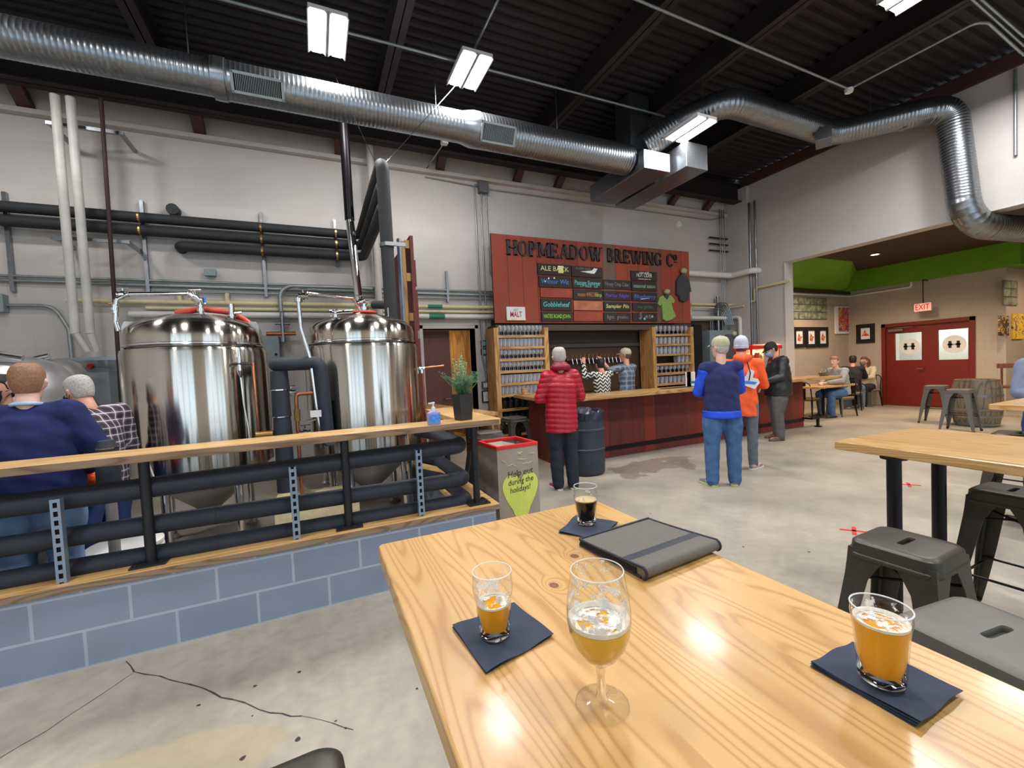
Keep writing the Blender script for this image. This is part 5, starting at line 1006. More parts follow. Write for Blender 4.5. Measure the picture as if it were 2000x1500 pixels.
q = at(1325, 438, Y=WB); tag(MB().lathe([(.001, -.03), (.07, -.03), (.08, 0)], (q.x, WB-.001, q.z), 20, axis=(0, 1, 0)).build('wall_disc', smooth='auto', mat='white_paint'), 'small white round fitting on the wall above the sign', 'fitting')
# ================================================================ glass racks
RY = 6.98
def rack(x0, x1, zt, shelves, z0, lab):
    t = thing('glass_rack', lab, 'shelf', (x0, RY, 0)); D = .4
    for xx in (x0, x1-.09): MB().box(xx, xx+.09, RY, RY+D, z0, zt).build('upright', t, mat='rack_wood')
    for z in shelves: MB().box(x0+.09, x1-.09, RY, RY+D, z-.045, z).build('shelf_board', t, mat='rack_shelf')
    MB().box(x0+.09, x1-.09, RY+D-.01, RY+D, z0, zt-.1).build('back_panel', t, mat='dark_paint'); return t
X0, X1 = at(967, 700, Y=RY).x, at(1073, 700, Y=RY).x
ZT_ = at(970, 640, Y=RY).z
Ls = [at(1010, y, Y=RY).z for y in (654.5, 676.5, 700, 723.5, 747)]+[at(1010, 769, Y=RY).z-.0]
rack(X0, X1, ZT_, Ls+[.78, .55, .32], 0, 'tall pine shelf full of glasses left of the bartenders')
X2, X3 = at(1276, 700, Y=RY).x, at(1356, 700, Y=RY).x
Rs = [at(1325, y, Y=RY).z for y in (652, 671, 690, 708, 727, 747)]
rack(X2, X3, ZT_, Rs, .9, 'pine shelf of glasses right of the bartenders')
def glass_mesh(kind):
    b = MB()
    if kind == 'goblet': b.lathe([(.034, 0), (.034, .004), (.006, .01), (.006, .05), (.03, .07), (.038, .1), (.036, .13), (.03, .155), (.027, .155), (.033, .13), (.035, .1), (.027, .074), (.001, .06)], (0, 0, 0), 12, cap0=True)
    elif kind == 'pint': b.lathe([(.029, 0), (.038, .1), (.04, .13), (.036, .13), (.034, .1), (.026, .01), (.001, .01)], (0, 0, 0), 12, cap0=True)
    else: b.lathe([(.03, 0), (.04, .06), (.038, .11), (.034, .14), (.031, .14), (.035, .11), (.037, .06), (.027, .008), (.001, .008)], (0, 0, 0), 12, cap0=True)
    return b
ORD = ['leftmost', 'second', 'third', 'fourth', 'fifth', 'sixth', 'seventh', 'eighth', 'ninth', 'tenth', 'eleventh']
shelf_names = ['top', 'second', 'third', 'fourth', 'fifth', 'sixth']
def fill(xa, xb, z, kind, n, lab, grp, rows_=2):
    o = glass_mesh(kind).build({'goblet': 'stemmed_glass', 'pint': 'pint_glass', 'tulip': 'tulip_glass'}[kind], smooth='auto', mat='rack_glass'); first = True; s = (xb-xa)/n
    for r_ in range(rows_):
        for k in range(n):
            g = o if first else o.copy()
            if not first: COL.objects.link(g)
            first = False; g.location = (xa+s*(k+.5), RY+.07+r_*.1, z+.001); tag(g, lab+(', %s in the %s row' % (ORD[k] + (' from the left' if k else ''), 'back' if r_ else 'front')), 'glass', grp); g.scale = (1.08, 1.08, 1.12)
for i, (z, kind) in enumerate(zip(Ls, ('goblet', 'pint', 'goblet', 'goblet', 'pint', 'pint'))):
    fill(X0+.1, X1-.1, z, kind, 11, 'clear glass on %s shelf of left rack' % shelf_names[i], 'glasses on the %s shelf of the left rack' % shelf_names[i])
for i, (z, kind, n) in enumerate(zip(Rs, ('goblet', 'pint', 'tulip', 'pint', 'goblet', 'pint'), (8, 8, 8, 3, 8, 8))):
    fill(X2+.1 if n > 3 else X3-.45, X3-.1, z, kind, n, 'clear glass on %s shelf of right rack' % shelf_names[i], 'glasses on the %s shelf of the right rack' % shelf_names[i], 2)
# dark growlers low in the left rack
o = MB().lathe([(.05, 0), (.055, .02), (.055, .13), (.02, .17), (.018, .19), (.001, .19)], (0, 0, 0), 14, cap0=True).build('growler', smooth='auto', mat='silicone_black'); cap = MB().lathe([(.022, .185), (.022, .205), (.001, .205)], (0, 0, 0), 10).build('cap', o, mat='white_paint', world=False); first = True
for i, z in enumerate((.78, .55, .32)):
    for k in range(7):
        g = o if first else dup(o, (0, 0, 0)); first = False; g.location = (X0+.18+k*.118, RY+.1, z+.001)
        tag(g, 'black growler on the %s low shelf of the left rack, %s' % (('upper', 'middle', 'bottom')[i], ORD[k]+(' from the left' if k else '')), 'bottle', 'growlers on the %s low shelf' % ('upper', 'middle', 'bottom')[i])
# things on the bar
q = at(1024, 771, Z=CT); t = thing('candle_jar', 'small amber candle jar on a saucer at the left end of the bar', 'candle', (q.x, q.y, CT)); MB().lathe([(.001, 0), (.09, 0), (.095, .01), (.001, .008)], (0, 0, 0), 20).build('saucer', t, smooth='auto', mat='chair_wood', world=False); MB().lathe([(.045, .008), (.05, .11), (.045, .11), (.04, .09), (.001, .09)], (0, 0, 0), 18, cap0=True).build('jar', t, smooth='auto', mat='chair_wood', world=False)
for i, (px, w_, h_) in enumerate(((1342, .13, .26), (1363, .2, .26))):
    q = at(px, 755, Z=CT); t = thing('menu_card', ['narrow white menu card standing on the bar', 'wider white menu card with a green band beside the vest man'][i], 'menu', (q.x, 5.6, CT))
    b = MB().mat('paper').box(-w_/2, w_/2, -.004, .004, 0, h_).mat('ink_red' if i == 0 else 'ink_grey')
    for k in range(6): b.box(-w_*.35, w_*.35, -.006, -.004, h_*.85-k*.028, h_*.85-k*.028+.006)
    if i: b.mat('green_label').box(-w_*.1, w_*.5, -.006, -.004, .05, .09)
    b.build('card', t, world=False); MB().box(-w_/2, w_/2, -.03, .03, 0, .01).build('foot', t, mat='bottle_clear', world=False)
tag(MB().box(5.35, 6.3, 5.5, 5.62, CT+.001, CT+.006).build('bar_mat', mat='silicone_black'), 'thin dark bar mat lying on the counter near the menu cards', 'bar mat')
q = at(1074, 682, Y=6.95); tag(MB().box(q.x-.06, q.x+.02, 7.3, 7.36, .92, 1.1).lathe([(.05, 0), (.05, .22), (.02, .3), (.02, .34), (.001, .34)], (q.x, 7.2, .912), 14).build('blue_bottle', smooth='auto', mat='barrel_blue'), 'dark blue bottle beside the left rack behind the man in red', 'bottle')
# popcorn machine
q = at(1470, 745, Z=CT); px0, px1 = at(1467, 700, Y=5.62).x, at(1520, 700, Y=5.62).x
t = thing('popcorn_machine', 'red popcorn machine with lit glass case standing on the bar', 'popcorn machine', ((px0+px1)/2, 5.62, CT)); w2 = (px1-px0)/2; zt = at(1490, 672, Y=5.62).z-CT
MB().box(-w2, w2, -.02, .34, 0, .1).build('base', t, mat='steel_satin', world=False)
b = MB()
for sx in (-1, 1):
    for yy in (-.02, .31): b.box(sx*w2-.015 if sx < 0 else w2-.015, sx*w2+.015 if sx < 0 else w2+.015, yy, yy+.03, .1, zt-.1)
b.build('corner_post', t, mat='red_plastic', world=False)
MB().loft([[(x*k1, y*k1+.16, z) for x, y in ((-w2-.04, -.22), (w2+.04, -.22), (w2+.04, .22), (-w2-.04, .22))] for z, k1 in ((zt-.1, 1), (zt-.03, 1), (zt, .85))]).build('canopy', t, mat='red_plastic', world=False)
MB().box(-w2+.015, w2-.015, -.01, -.006, .1, zt-.1).build('glass_front', t, mat='glass_thin', world=False)
MB().box(-w2+.02, w2-.02, .3, .31, .1, zt-.1).build('back_panel', t, mat='cream_paint', world=False)
MB().lathe([(.001, .22), (.08, .2), (.2, .13), (.24, .1)], (0, .15, 0), 20).build('popcorn', t, mat='popcorn_pile', world=False)
MB().lathe([(.001, zt-.34), (.1, zt-.34), (.1, zt-.2), (.11, zt-.2)], (-.02, .15, 0), 18).tube([(-.02, .15, zt-.2), (-.02, .15, zt-.1)], .01).build('kettle', t, smooth='auto', mat='chrome', world=False)
MB().box(-w2+.1, -w2+.25, -.0, .003, .3, .55).box(w2-.22, w2-.1, -.0, .003, .3, .5).build('red_panels', t, mat='red_plastic', world=False)
MB().sphere((0, .2, zt-.15), .03).build('bulb', t, mat='popcorn_lamp', world=False)
pl = bpy.data.lights.new('popcorn_light', 'POINT'); pl.energy = 22; pl.color = (1, .72, .4); pl.shadow_soft_size = .05; po = bpy.data.objects.new('popcorn_light', pl); COL.objects.link(po); po.location = (t.location.x+.1, 5.7, CT+zt-.18)
q = at(1468, 735, Z=CT); tag(MB().lathe([(.08, 0), (.12, .08), (.11, .08), (.07, .01), (.001, .01)], (q.x+.15, 5.45, CT), 20, cap0=True).tube(arc((q.x+.15, 5.45, CT+.08), .11, 0, PI, 10, (1, 0, 0), (0, 0, 1)), .005, 6).build('wire_basket', smooth='auto', mat='galvanised'), 'small metal basket in front of the popcorn machine', 'basket')
# trash barrel
q = at(1148, 912, Z=0); bx, by = 3.36, 5.0
t = thing('trash_barrel', 'dark blue plastic trash drum with a liner bag beside the man in red', 'trash can', (bx, by, 0))
MB().lathe([(.001, 0), (.24, 0), (.262, .03), (.27, .2), (.268, .33), (.278, .34), (.278, .36), (.268, .37), (.272, .52), (.268, .6), (.278, .61), (.278, .63), (.266, .64), (.262, .8), (.268, .83), (.268, .86), (.25, .86), (.245, .6), (.001, .6)], (0, 0, 0), 40).build('drum', t, smooth='auto', mat='barrel_blue', world=False)
ring = []
for k, (r_, z_) in enumerate(((.272, .76), (.276, .86), (.262, .885), (.24, .87), (.2, .78), (.05, .72))):
    ring.append([(r_*(1+random.uniform(-.03, .03))*math.cos(2*PI*j/36), r_*math.sin(2*PI*j/36)*(1+random.uniform(-.03, .03)), z_+random.uniform(-.012, .012)*(0 if k == 0 else 1)) for j in range(36)])
MB().loft(ring, False, True).build('liner_bag', t, mat='bag_plastic', world=False)
# ================================================================ right corner of the hall: conduits, cabinet, pipes
t = thing('electrical_cabinet', 'tall grey electrical cabinet in the hall corner behind the man in the vest', 'cabinet', (9.15, 7.2, .9))
a_, c_ = at(1386, 645, Y=7.25), at(1424, 645, Y=7.25)
MB().box(min(a_.x, 9.3-.5), 9.38, 7.25, 7.49, .9, a_.z).build('cabinet_body', t, mat='panel_grey', bevel=.008); MB().box(9.0, 9.36, 7.24, 7.25, 1.0, a_.z-.1).build('cabinet_door', t, mat='panel_dark')
k = 0
for px, r_ in ((1387, .011), (1391, .011), (1402, .04), (1410, .011), (1414, .011), (1418, .011)):
    x = at(px, 600, Y=7.38).x; x = min(x, 9.36)
    zt_ = 5.1 if px > 1404 else (2.75 if px != 1402 else 3.0)
    ptube('riser_conduit', [(x, 7.38, a_.z-.01), (x, 7.38, zt_)], r_, 'galvanised', ['thin leftmost conduit riser above the grey cabinet', 'second thin conduit riser above the grey cabinet', 'thick shiny conduit riser above the grey cabinet', 'left one of three tall thin conduits in the hall corner', 'middle one of three tall thin conduits in the hall corner', 'right one of three tall thin conduits in the hall corner'][k], 'conduit'); k += 1
for i, py in enumerate((463, 475, 488)):
    a1, c1 = at(1385, py+2, Y=7.47), at(1419, py-8, Y=7.47); tag(MB().box(a1.x-.05, 9.39, 7.4, 7.44, a1.z-.015, a1.z+.015).build('strut_bar', mat='black_steel'), '%s of three short dark strut bars in the hall corner' % ('top', 'middle', 'lowest')[i], 'strut')
for i, y in enumerate((6.86, 6.72)):
    ptube('riser_pipe', [(9.44, y, .02), (9.44, y, 5.1)], .022, 'galvanised', ['shiny vertical pipe on the right wall, the one nearer the corner', 'shiny vertical pipe on the right wall, the one farther from the corner'][i])
a_, c_ = at(1345, 562, Y=7.3), at(1467, 530, X=9.38)
ptube('white_pipe', [(a_.x-.2, 7.3, c_.z), (9.3, 7.3, c_.z), (9.3, c_.y-.1, c_.z), (9.5, c_.y-.1, c_.z)], .07, 'pvc_white', 'thick white insulated pipe crossing the hall corner', bendr=.1)
a1, c1, d1 = at(1475, 588, X=9.47), at(1475, 563, X=9.47), at(1553, 551, X=9.47)
ptube('cream_pipe', [(at(1349, 607, Y=7.4).x, 7.4, a1.z), (9.4, 7.4, a1.z), (9.46, c1.y+.3, a1.z), (9.46, c1.y, a1.z), (9.46, c1.y, c1.z+.0), (9.46, JY-.15, c1.z+.01)], .03, 'pvc_cream', 'cream pipe stepping up along the right wall to the opening', bendr=.04)
ptube('cream_pipe', [(at(1349, 615, Y=7.38).x, 7.38, a1.z-.08), (9.36, 7.38, a1.z-.08), (9.36, 7.0, a1.z-.08)], .018, 'pvc_cream', 'thin cream pipe below the stepped cream pipe in the corner', bendr=.04)
q = at(1425, 617, X=9.42)
ptube('white_pipe', [(at(1349, 620, Y=7.33).x, 7.33, ZW), (9.34, 7.33, ZW), (9.34, 7.1, ZW), (9.34, 7.1, 1.0)], .045, 'pvc_white', 'white pipe turning down in the hall corner', bendr=.08)
b = MB()
for k in range(7): b.tube(bend([(8.75+.02*k, 7.4-.01*k, 2.62+.035*k), (9.0+.03*k, 7.35-.01*k, 2.62+.035*k), (9.1+.03*k, 7.3-.012*k, 2.3)], .12, 5), .014, 8)
tag(b.build('conduit_bundle', smooth='auto', mat='galvanised'), 'bundle of curved shiny conduits emerging beside the hooded sweatshirt', 'conduit')
ptube('conduit_loop', [(8.93, 7.42, 2.4), (8.93, 7.42, 1.9), (9.0, 7.42, 1.75), (9.12, 7.42, 1.75)], .012, 'galvanised', 'thin conduit curving down left of the grey cabinet', 'conduit', bendr=.08)
q = at(1437, 652, X=9.4); t = thing('phone_unit', 'pale wall horn on a dark bracket on the right wall above the cap wearers', 'wall unit', (9.4, q.y, q.z)); MB().sphere((-.06, 0, 0), .09, sq=(.8, 1, .8)).build('horn', t, smooth=True, mat='cream_paint', world=False); MB().box(-.12, 0, -.08, .08, -.2, -.06).build('bracket', t, mat='folder_grey', world=False, bevel=.02)
# ================================================================ ducts
def spiral(P, r, n=28, pitch=.045, fac=1.012):
    """spiral duct: raised seams along a path"""
    P = [Vector(p) for p in P]; out = []; rr_ = []
    for i in range(len(P)-1):
        L = (P[i+1]-P[i]).length; k = max(1, int(L/pitch))
        for j in range(k):
            for u, f in ((0, 1), (.42, 1), (.56, fac), (.7, fac), (.84, 1)):
                out.append(P[i].lerp(P[i+1], (j+u)/k)); rr_.append(r*f)
    out.append(P[-1]); rr_.append(r); return out, rr_
DY, DZ1 = 5.45, 4.70; t = thing('spiral_duct', 'long straight galvanised spiral duct crossing below the dark ceiling', 'duct', (0, DY, DZ1))
bxx = at(1225, 305, Y=DY).x
P, R_ = spiral([(WL, DY, DZ1), (at(415, 135, Y=DY).x, DY, DZ1)], .175); MB().tube(P, R_, 28).build('duct_section', t, smooth='auto', mat='galvanised')
xj, xk = at(415, 135, Y=DY).x, at(905, 240, Y=DY).x
MB().tube([(xj, DY, DZ1), (xj+.03, DY, DZ1), (xj+.03, DY, DZ1), (xj+.12, DY, DZ1)], [.2, .2, .205, .205], 32).build('duct_collar', t, smooth='auto', mat='galvanised')
P, R_ = spiral([(xj+.1, DY, DZ1), (xk, DY, DZ1)], .19); MB().tube(P, R_, 28).build('duct_section', t, smooth='auto', mat='galvanised')
MB().tube([(xk-.05, DY, DZ1), (xk+.1, DY, DZ1), (xk+.2, DY, DZ1)], [.19, .225, .225], 32).build('duct_reducer', t, smooth='auto', mat='galvanised')
P, R_ = spiral([(xk+.18, DY, DZ1), (bxx, DY, DZ1)], .22); MB().tube(P, R_, 28).build('duct_section', t, smooth='auto', mat='galvanised')
for i, (pa, pb_, py) in enumerate(((452, 554, 163), (938, 1004, 266))):
    A, B = at(pa, py, Y=DY-.17).x, at(pb_, py, Y=DY-.17).x; cz = DZ1-.07; b = MB(); m = Matrix.Translation(Vector(((A+B)/2, DY-.185, cz-.03))) @ Matrix.Rotation(math.radians(28), 4, 'X'); hw_ = (B-A)/2; hh = .1 if i == 0 else .12
    b.box(-hw_, hw_, -.04, -.02, hh-.025, hh, m).box(-hw_, hw_, -.04, -.02, -hh, -hh+.025, m).box(-hw_, -hw_+.025, -.04, -.02, -hh, hh, m).box(hw_-.025, hw_, -.04, -.02, -hh, hh, m).box(-hw_+.02, hw_-.02, -.02, .03, -hh+.02, hh-.02, m)
    g = b.build('air_grille', t, mat='conduit_grey'); b = MB().box(-hw_+.025, hw_-.025, -.024, -.021, -hh+.025, hh-.025, m); b.cur = 0
    sl = MB().mat('black_gap').box(-hw_+.025, hw_-.025, -.024, -.0205, -hh+.025, hh-.025, m).mat('conduit_grey'); k = -hw_+.04
    while k < hw_-.03: sl.box(k, k+.005, -.034, -.024, -hh+.025, hh-.025, m); k += .016
    sl.build('grille_slats', t)
for x in (-3.6, -1.0, 1.6, 3.4): MB().tube([(x, DY, DZ1+.18), (x, DY, DECK-.01)], .006, 6).build('hanger', t, mat='galvanised')
# plenum box and upright
bx = thing('duct_box', 'rectangular galvanised duct box where the round ducts join', 'duct', (bxx, DY, DZ1))
a1 = bxx+.02
MB().box(a1, a1+.52, DY-.35, DY+1.05, DZ1-.26, DZ1+.02).build('lower_box', bx, mat='galvanised', bevel=.006)
MB().box(a1+.6, a1+1.05, DY-.6, DY+1.1, DZ1-.26, DZ1+.12).box(a1+.5, a1+.62, DY+.1, DY+.6, DZ1-.2, DZ1).build('side_box', bx, mat='galvanised', bevel=.006)
MB().box(a1-.02, a1+.36, DY-.1, DY+.25, DZ1, DECK-.05).build('riser_box', bx, mat='galvanised', bevel=.004)
# second duct: up over the bar, along, and down into the side room
D2 = 4.95
P0 = Vector((a1+.2, DY-.15, DZ1+.17))
pts = [P0, at(1330, 238, Z=D2-.06), at(1410, 195, Z=D2), at(1520, 225, Z=D2), at(1620, 268, Z=D2-.05)]
E1 = at(1625, 272, X=8.75); E2 = at(1820, 215, X=8.95); 
pp = [P0, at(1330, 238, Z=5.15), at(1420, 198, Z=5.25), at(1625, 262, Z=5.25), at(1800, 220, Z=5.22), at(1858, 212, Z=5.22)]
dn0 = pp[-1]; dn1 = at(1888, 440, X=dn0.x+.05); 
pp += [Vector((dn1.x, dn1.y, dn1.z)), Vector((dn1.x+2.2, dn1.y-.62, dn1.z-.12))]
t = thing('curved_duct', 'winding galvanised round duct that bends down and into the side room', 'duct', P0)
B_ = bend(pp, .45, 8); P, R_ = spiral(B_, .192, fac=1.018); MB().tube(P, R_, 26).build('duct_run', t, smooth='auto', mat='galvanised')
for i in (2, 5): pass
q = at(1763, 229, Z=5.23); MB().tube([q-Vector((.06, .0, 0)), q+Vector((.06, .0, 0))], .2, 26).build('duct_collar', t, smooth='auto', mat='galvanised')
q = at(1580, 248, Z=5.25); m = Matrix.Translation(q) @ Matrix.Rotation(.5, 4, 'Z')
MB().box(-.1, .28, -.3, -.08, -.3, -.1, m).box(.1, .4, -.22, -.12, -.1, .12, m).build('air_scoop', t, mat='galvanised', bevel=.005)
for px, py in ((1350, 180), (1565, 215), (1700, 205)):
    q = at(px, py+20, Z=5.3); MB().tube([(q.x, q.y, 5.3), (q.x, q.y, DECK)], .006, 6).build('hanger', t, mat='galvanised')
# high-bay lights: two bright strips under a white reflector
def lamp(x, y, label, z=5.2, rz=0, energy=80):
    t = thing('highbay_light', label, 'ceiling light', (x, y, z), rz, 'high bay lights under the hall ceiling')
    b = MB(); b.box(-.19, .19, -.32, .32, .03, .06); 
    for s in (-1, 1): b.prism([(s*.02, .03), (s*.185, .03), (s*.2, -.005), (s*.19, -.005), (s*.17, .02), (s*.035, .02), (s*.015, -.005), (s*.005, -.005)], -.32, .32, 'XZ')
    b.build('housing', t, mat='white_paint', world=False)
    for s in (-1, 1): MB().box(s*.105-.05, s*.105+.05, -.3, .3, .0, .018).build('light_tube', t, mat='lamp_white', world=False, bevel=.006)
    for s in (-1, 1): MB().tube([(0, s*.25, .06), (0, s*.25, DECK-z)], .003, 6).build('hanger', t, mat='galvanised', world=False)
    l = area('highbay_glow', (x, y, z-.02), (0, 0, rz), .34, .6, energy, (1, .97, .96)); return t
lamp(.33, 5.12, 'bright twin strip ceiling light at top left, above the tanks'); lamp(1.95, 5.12, 'bright twin strip ceiling light right of the top left one'); q = at(1346, 256, Z=4.85); lamp(q.x, q.y, 'bright twin strip ceiling light seen under the curved duct', z=4.85)
lamp(5.86, 2.28, 'bright twin strip ceiling light cut by the top edge at right')
for x, y in ((-3.2, 5.12), (1.95, 2.28), (-1.6, 2.28), (1.95, -.6), (5.86, -.6), (8.2, 2.28), (-3.6, -.6)):
    area('highbay_glow', (x, y, 5.2), (0, 0, 0), .34, .6, 80, (1, .97, .96))
# ceiling conduits
cz = 5.36
A, B = at(441, 0, Z=cz), at(1297, 227, Z=cz); yy = (A.y+B.y)/2
ptube('ceiling_conduit', [(WL, yy, cz), (B.x, yy, cz)], .016, 'conduit_grey', 'long white conduit running past the lamps under the ceiling', 'conduit')
A, B = at(977, 0, Z=cz+.02), at(932, 84, Z=cz+.02); ptube('ceiling_conduit', [(B.x, WF, cz+.02), (B.x, B.y+.1, cz+.02)], .014, 'conduit_grey', 'short conduit running toward the camera from the second lamp', 'conduit')
A, B, C_, D_ = at(1280, 0, Z=cz), at(1658, 174, Z=cz), at(1905, 44, Z=cz), at(1930, 45, Z=cz)
yy = (A.y+B.y)/2; E_ = at(2000, 108, Z=cz)
ptube('ceiling_conduit', [(-1.0, A.y+.0, cz), (B.x, B.y, cz)], .016, 'conduit_grey', 'conduit from the top edge to the round junction box under the ceiling', 'conduit')
ptube('ceiling_conduit', [(B.x, B.y, cz), C_, D_, E_], .016, 'conduit_grey', 'conduit from the round junction box to the right with a bend', 'conduit', bendr=.15)
tag(MB().lathe([(.001, -.05), (.05, -.05), (.06, 0), (.001, .01)], (B.x, B.y, cz), 18).build('round_junction_box', smooth='auto', mat='white_paint'), 'small white round junction box where two ceiling conduits meet', 'junction box')
A, B = at(1900, 0, Z=cz+.05), at(2000, 90, Z=cz+.05)
ptube('ceiling_conduit', [A+(A-B)*2, B], .014, 'conduit_grey', 'conduit crossing the top right corner, lower of the pair', 'conduit')
A2, B2 = at(1918, 0, Z=cz+.05), at(2000, 72, Z=cz+.05); ptube('ceiling_conduit', [A2+(A2-B2)*2, B2], .014, 'conduit_grey', 'conduit crossing the top right corner, upper of the pair', 'conduit')
q = at(868, 275, Z=5.2); t = thing('emergency_lamp', 'small white sensor box hanging on an arm below the duct', 'sensor', (q.x, 6.9, 4.95)); q = at(868, 278, Y=6.6); MB().box(q.x-.05, q.x+.05, 6.55, 6.65, q.z-.03, q.z+.03).build('box', t, mat='white_paint', bevel=.005); MB().tube([(q.x, 6.6, q.z), (at(838, 320, Y=7.3).x, 7.49, at(838, 320, Y=7.3).z)], .01, 6).build('arm', t, mat='conduit_grey')
# sprinkler style conduit on the right wall
ptube('wall_conduit', [(WR-.03, at(1985, 140, X=WR).y, 5.5), (WR-.03, at(1985, 140, X=WR).y, at(1998, 300, X=WR).z)], .02, 'conduit_grey', 'grey conduit down the right wall at the right edge of the picture', 'conduit')
# ================================================================ side room pictures, furniture
SYF = SIDEY-.002
a_, c_ = at(1545, 580, Y=SYF), at(1614, 624, Y=SYF); x0, x1, z1, z0 = at(1546, 600, Y=SYF).x, at(1614, 600, Y=SYF).x, at(1580, 581, Y=SYF).z, at(1580, 624, Y=SYF).z
def gblock(x0, x1, z0, z1, nx, nz, lab, axis='X', c=0):
    t = thing('glass_block_window', lab, 'window', ((x0+x1)/2, SYF, (z0+z1)/2) if axis == 'X' else (c, (x0+x1)/2, (z0+z1)/2)); b = MB(); f = MB()
    for i in range(nx):
        for k in range(nz):
            u0 = x0+(x1-x0)*i/nx+.012; u1 = x0+(x1-x0)*(i+1)/nx-.012; v0 = z0+(z1-z0)*k/nz+.012; v1 = z0+(z1-z0)*(k+1)/nz-.012
            b.box(u0, u1, c-.03, c, v0, v1)
    b.build('glass_blocks', t, mat='glass_block', bevel=.012); MB().box(x0, x1, c-.012, c+.001, z0, z1).build('mortar_frame', t, mat='panel_dark'); return t
gblock(x0, x1, z0, z1, 6, 3, 'glass block window high on the side room wall above three small frames', c=SYF)
for i, (pa, pb_, pt, pz) in enumerate(((1549, 1571, 639, 679), (1573, 1594, 639, 679), (1596, 1616, 639, 678))):
    A, B = at(pa, 660, Y=SYF).x, at(pb_, 660, Y=SYF).x; zt, zb = at((pa+pb_)/2, pt, Y=SYF).z, at((pa+pb_)/2, pz, Y=SYF).z
    t = thing('framed_print', ['leftmost of three small black framed prints under the glass block', 'middle of three small black framed prints under the glass block', 'rightmost of three small black framed prints under the glass block'][i], 'picture', ((A+B)/2, SYF, (zt+zb)/2))
    b = MB(); w_ = .09; b.box(A, A+w_, SYF-.03, SYF, zb, zt).box(B-w_, B, SYF-.03, SYF, zb, zt).box(A+w_, B-w_, SYF-.03, SYF, zb, zb+w_*1.1).box(A+w_, B-w_, SYF-.03, SYF, zt-w_*1.1, zt).build('frame', t, mat='frame_black')
    MB().mat('paper').box(A+w_, B-w_, SYF-.012, SYF, zb+w_, zt-w_).mat('paint_abstract').prism([(A+w_+.08, zb+.2), ((A+B)/2+.03, zb+.16), (B-w_-.02, zb+.3), ((A+B)/2+.05, zt-.25), ((A+B)/2-.02, zt-.16), ((A+B)/2-.06, (zt+zb)/2)], SYF-.014, SYF-.012, 'XZ').build('print', t)
A, B = at(1630, 640, Y=SYF).x, at(1656, 640, Y=SYF).x; zt, zb = at(1643, 599, Y=SYF).z, at(1643, 652, Y=SYF).z
t = tag(MB().mat('paper').box(A, B, SYF-.04, SYF, zb, zt).mat('paint_abstract').box(A+.12, B-.02, SYF-.043, SYF-.04, zb+.06, zt-.03).build('canvas_painting'), 'unframed abstract canvas in red and purple beside the glass block', 'picture')
XF = FARX-.002
A, B = at(1673, 640, X=XF).y, at(1709, 640, X=XF).y; zt, zb = at(1691, 633, X=XF).z, at(1691, 670, X=XF).z
t = thing('framed_print', 'black framed red and yellow print on the wall left of the double door', 'picture', (XF, (A+B)/2, (zt+zb)/2)); w_ = .11
MB().box(XF-.03, XF, B, B+w_, zb, zt).box(XF-.03, XF, A-w_, A, zb, zt).box(XF-.03, XF, B+w_, A-w_, zb, zb+w_).box(XF-.03, XF, B+w_, A-w_, zt-w_, zt).build('frame', t, mat='frame_black')
MB().mat('paper').box(XF-.012, XF, B+w_, A-w_, zb+w_, zt-w_).mat('paint_abstract').prism([(B+w_+.02, zb+.2), (A-w_-.02, zb+.2), (A-w_-.1, zt-.15), (B+.22, zt-.22)], XF-.014, XF-.012, 'YZ').build('print', t)
# nook wall pieces (faces toward the camera side)
NY = CNY-.201
for i, (pa, pb_, pt, pz, m, lab) in enumerate(((1949, 1967, 617, 656, 'paint_dark', 'small dark canvas left of the yellow one on the right hand wall'), (1975, 1996, 613, 662, 'paint_yellow', 'yellow and purple canvas at the right edge of the picture'))):
    A, B = at(pa, 640, Y=NY).x, at(pb_, 640, Y=NY).x; zt, zb = at((pa+pb_)/2, pt, Y=NY).z, at((pa+pb_)/2, pz, Y=NY).z; tag(box('canvas_painting', A, B, NY-.03, NY, zb, zt, m), lab, 'picture')
A, B = at(1957, 570, Y=NY).x, at(1985, 570, Y=NY).x; gblock(A, B, at(1971, 597, Y=NY).z, at(1971, 548, Y=NY).z, 2, 3, 'glass block window on the right hand wall above the dark canvas', c=NY)
ptube('side_conduit', [(WR+.3, SIDEY-.05, SBZ-.13), (12.6, SIDEY-.05, SBZ-.13), (FARX-.05, SIDEY-.05, SBZ-.13), (FARX-.05, at(1782, 560, X=FARX).y, SBZ-.13), (FARX-.05, at(1782, 560, X=FARX).y, SBZ+.1)], .025, 'pvc_aged', 'pale pipe under the green bulkhead of the side room', bendr=.06)
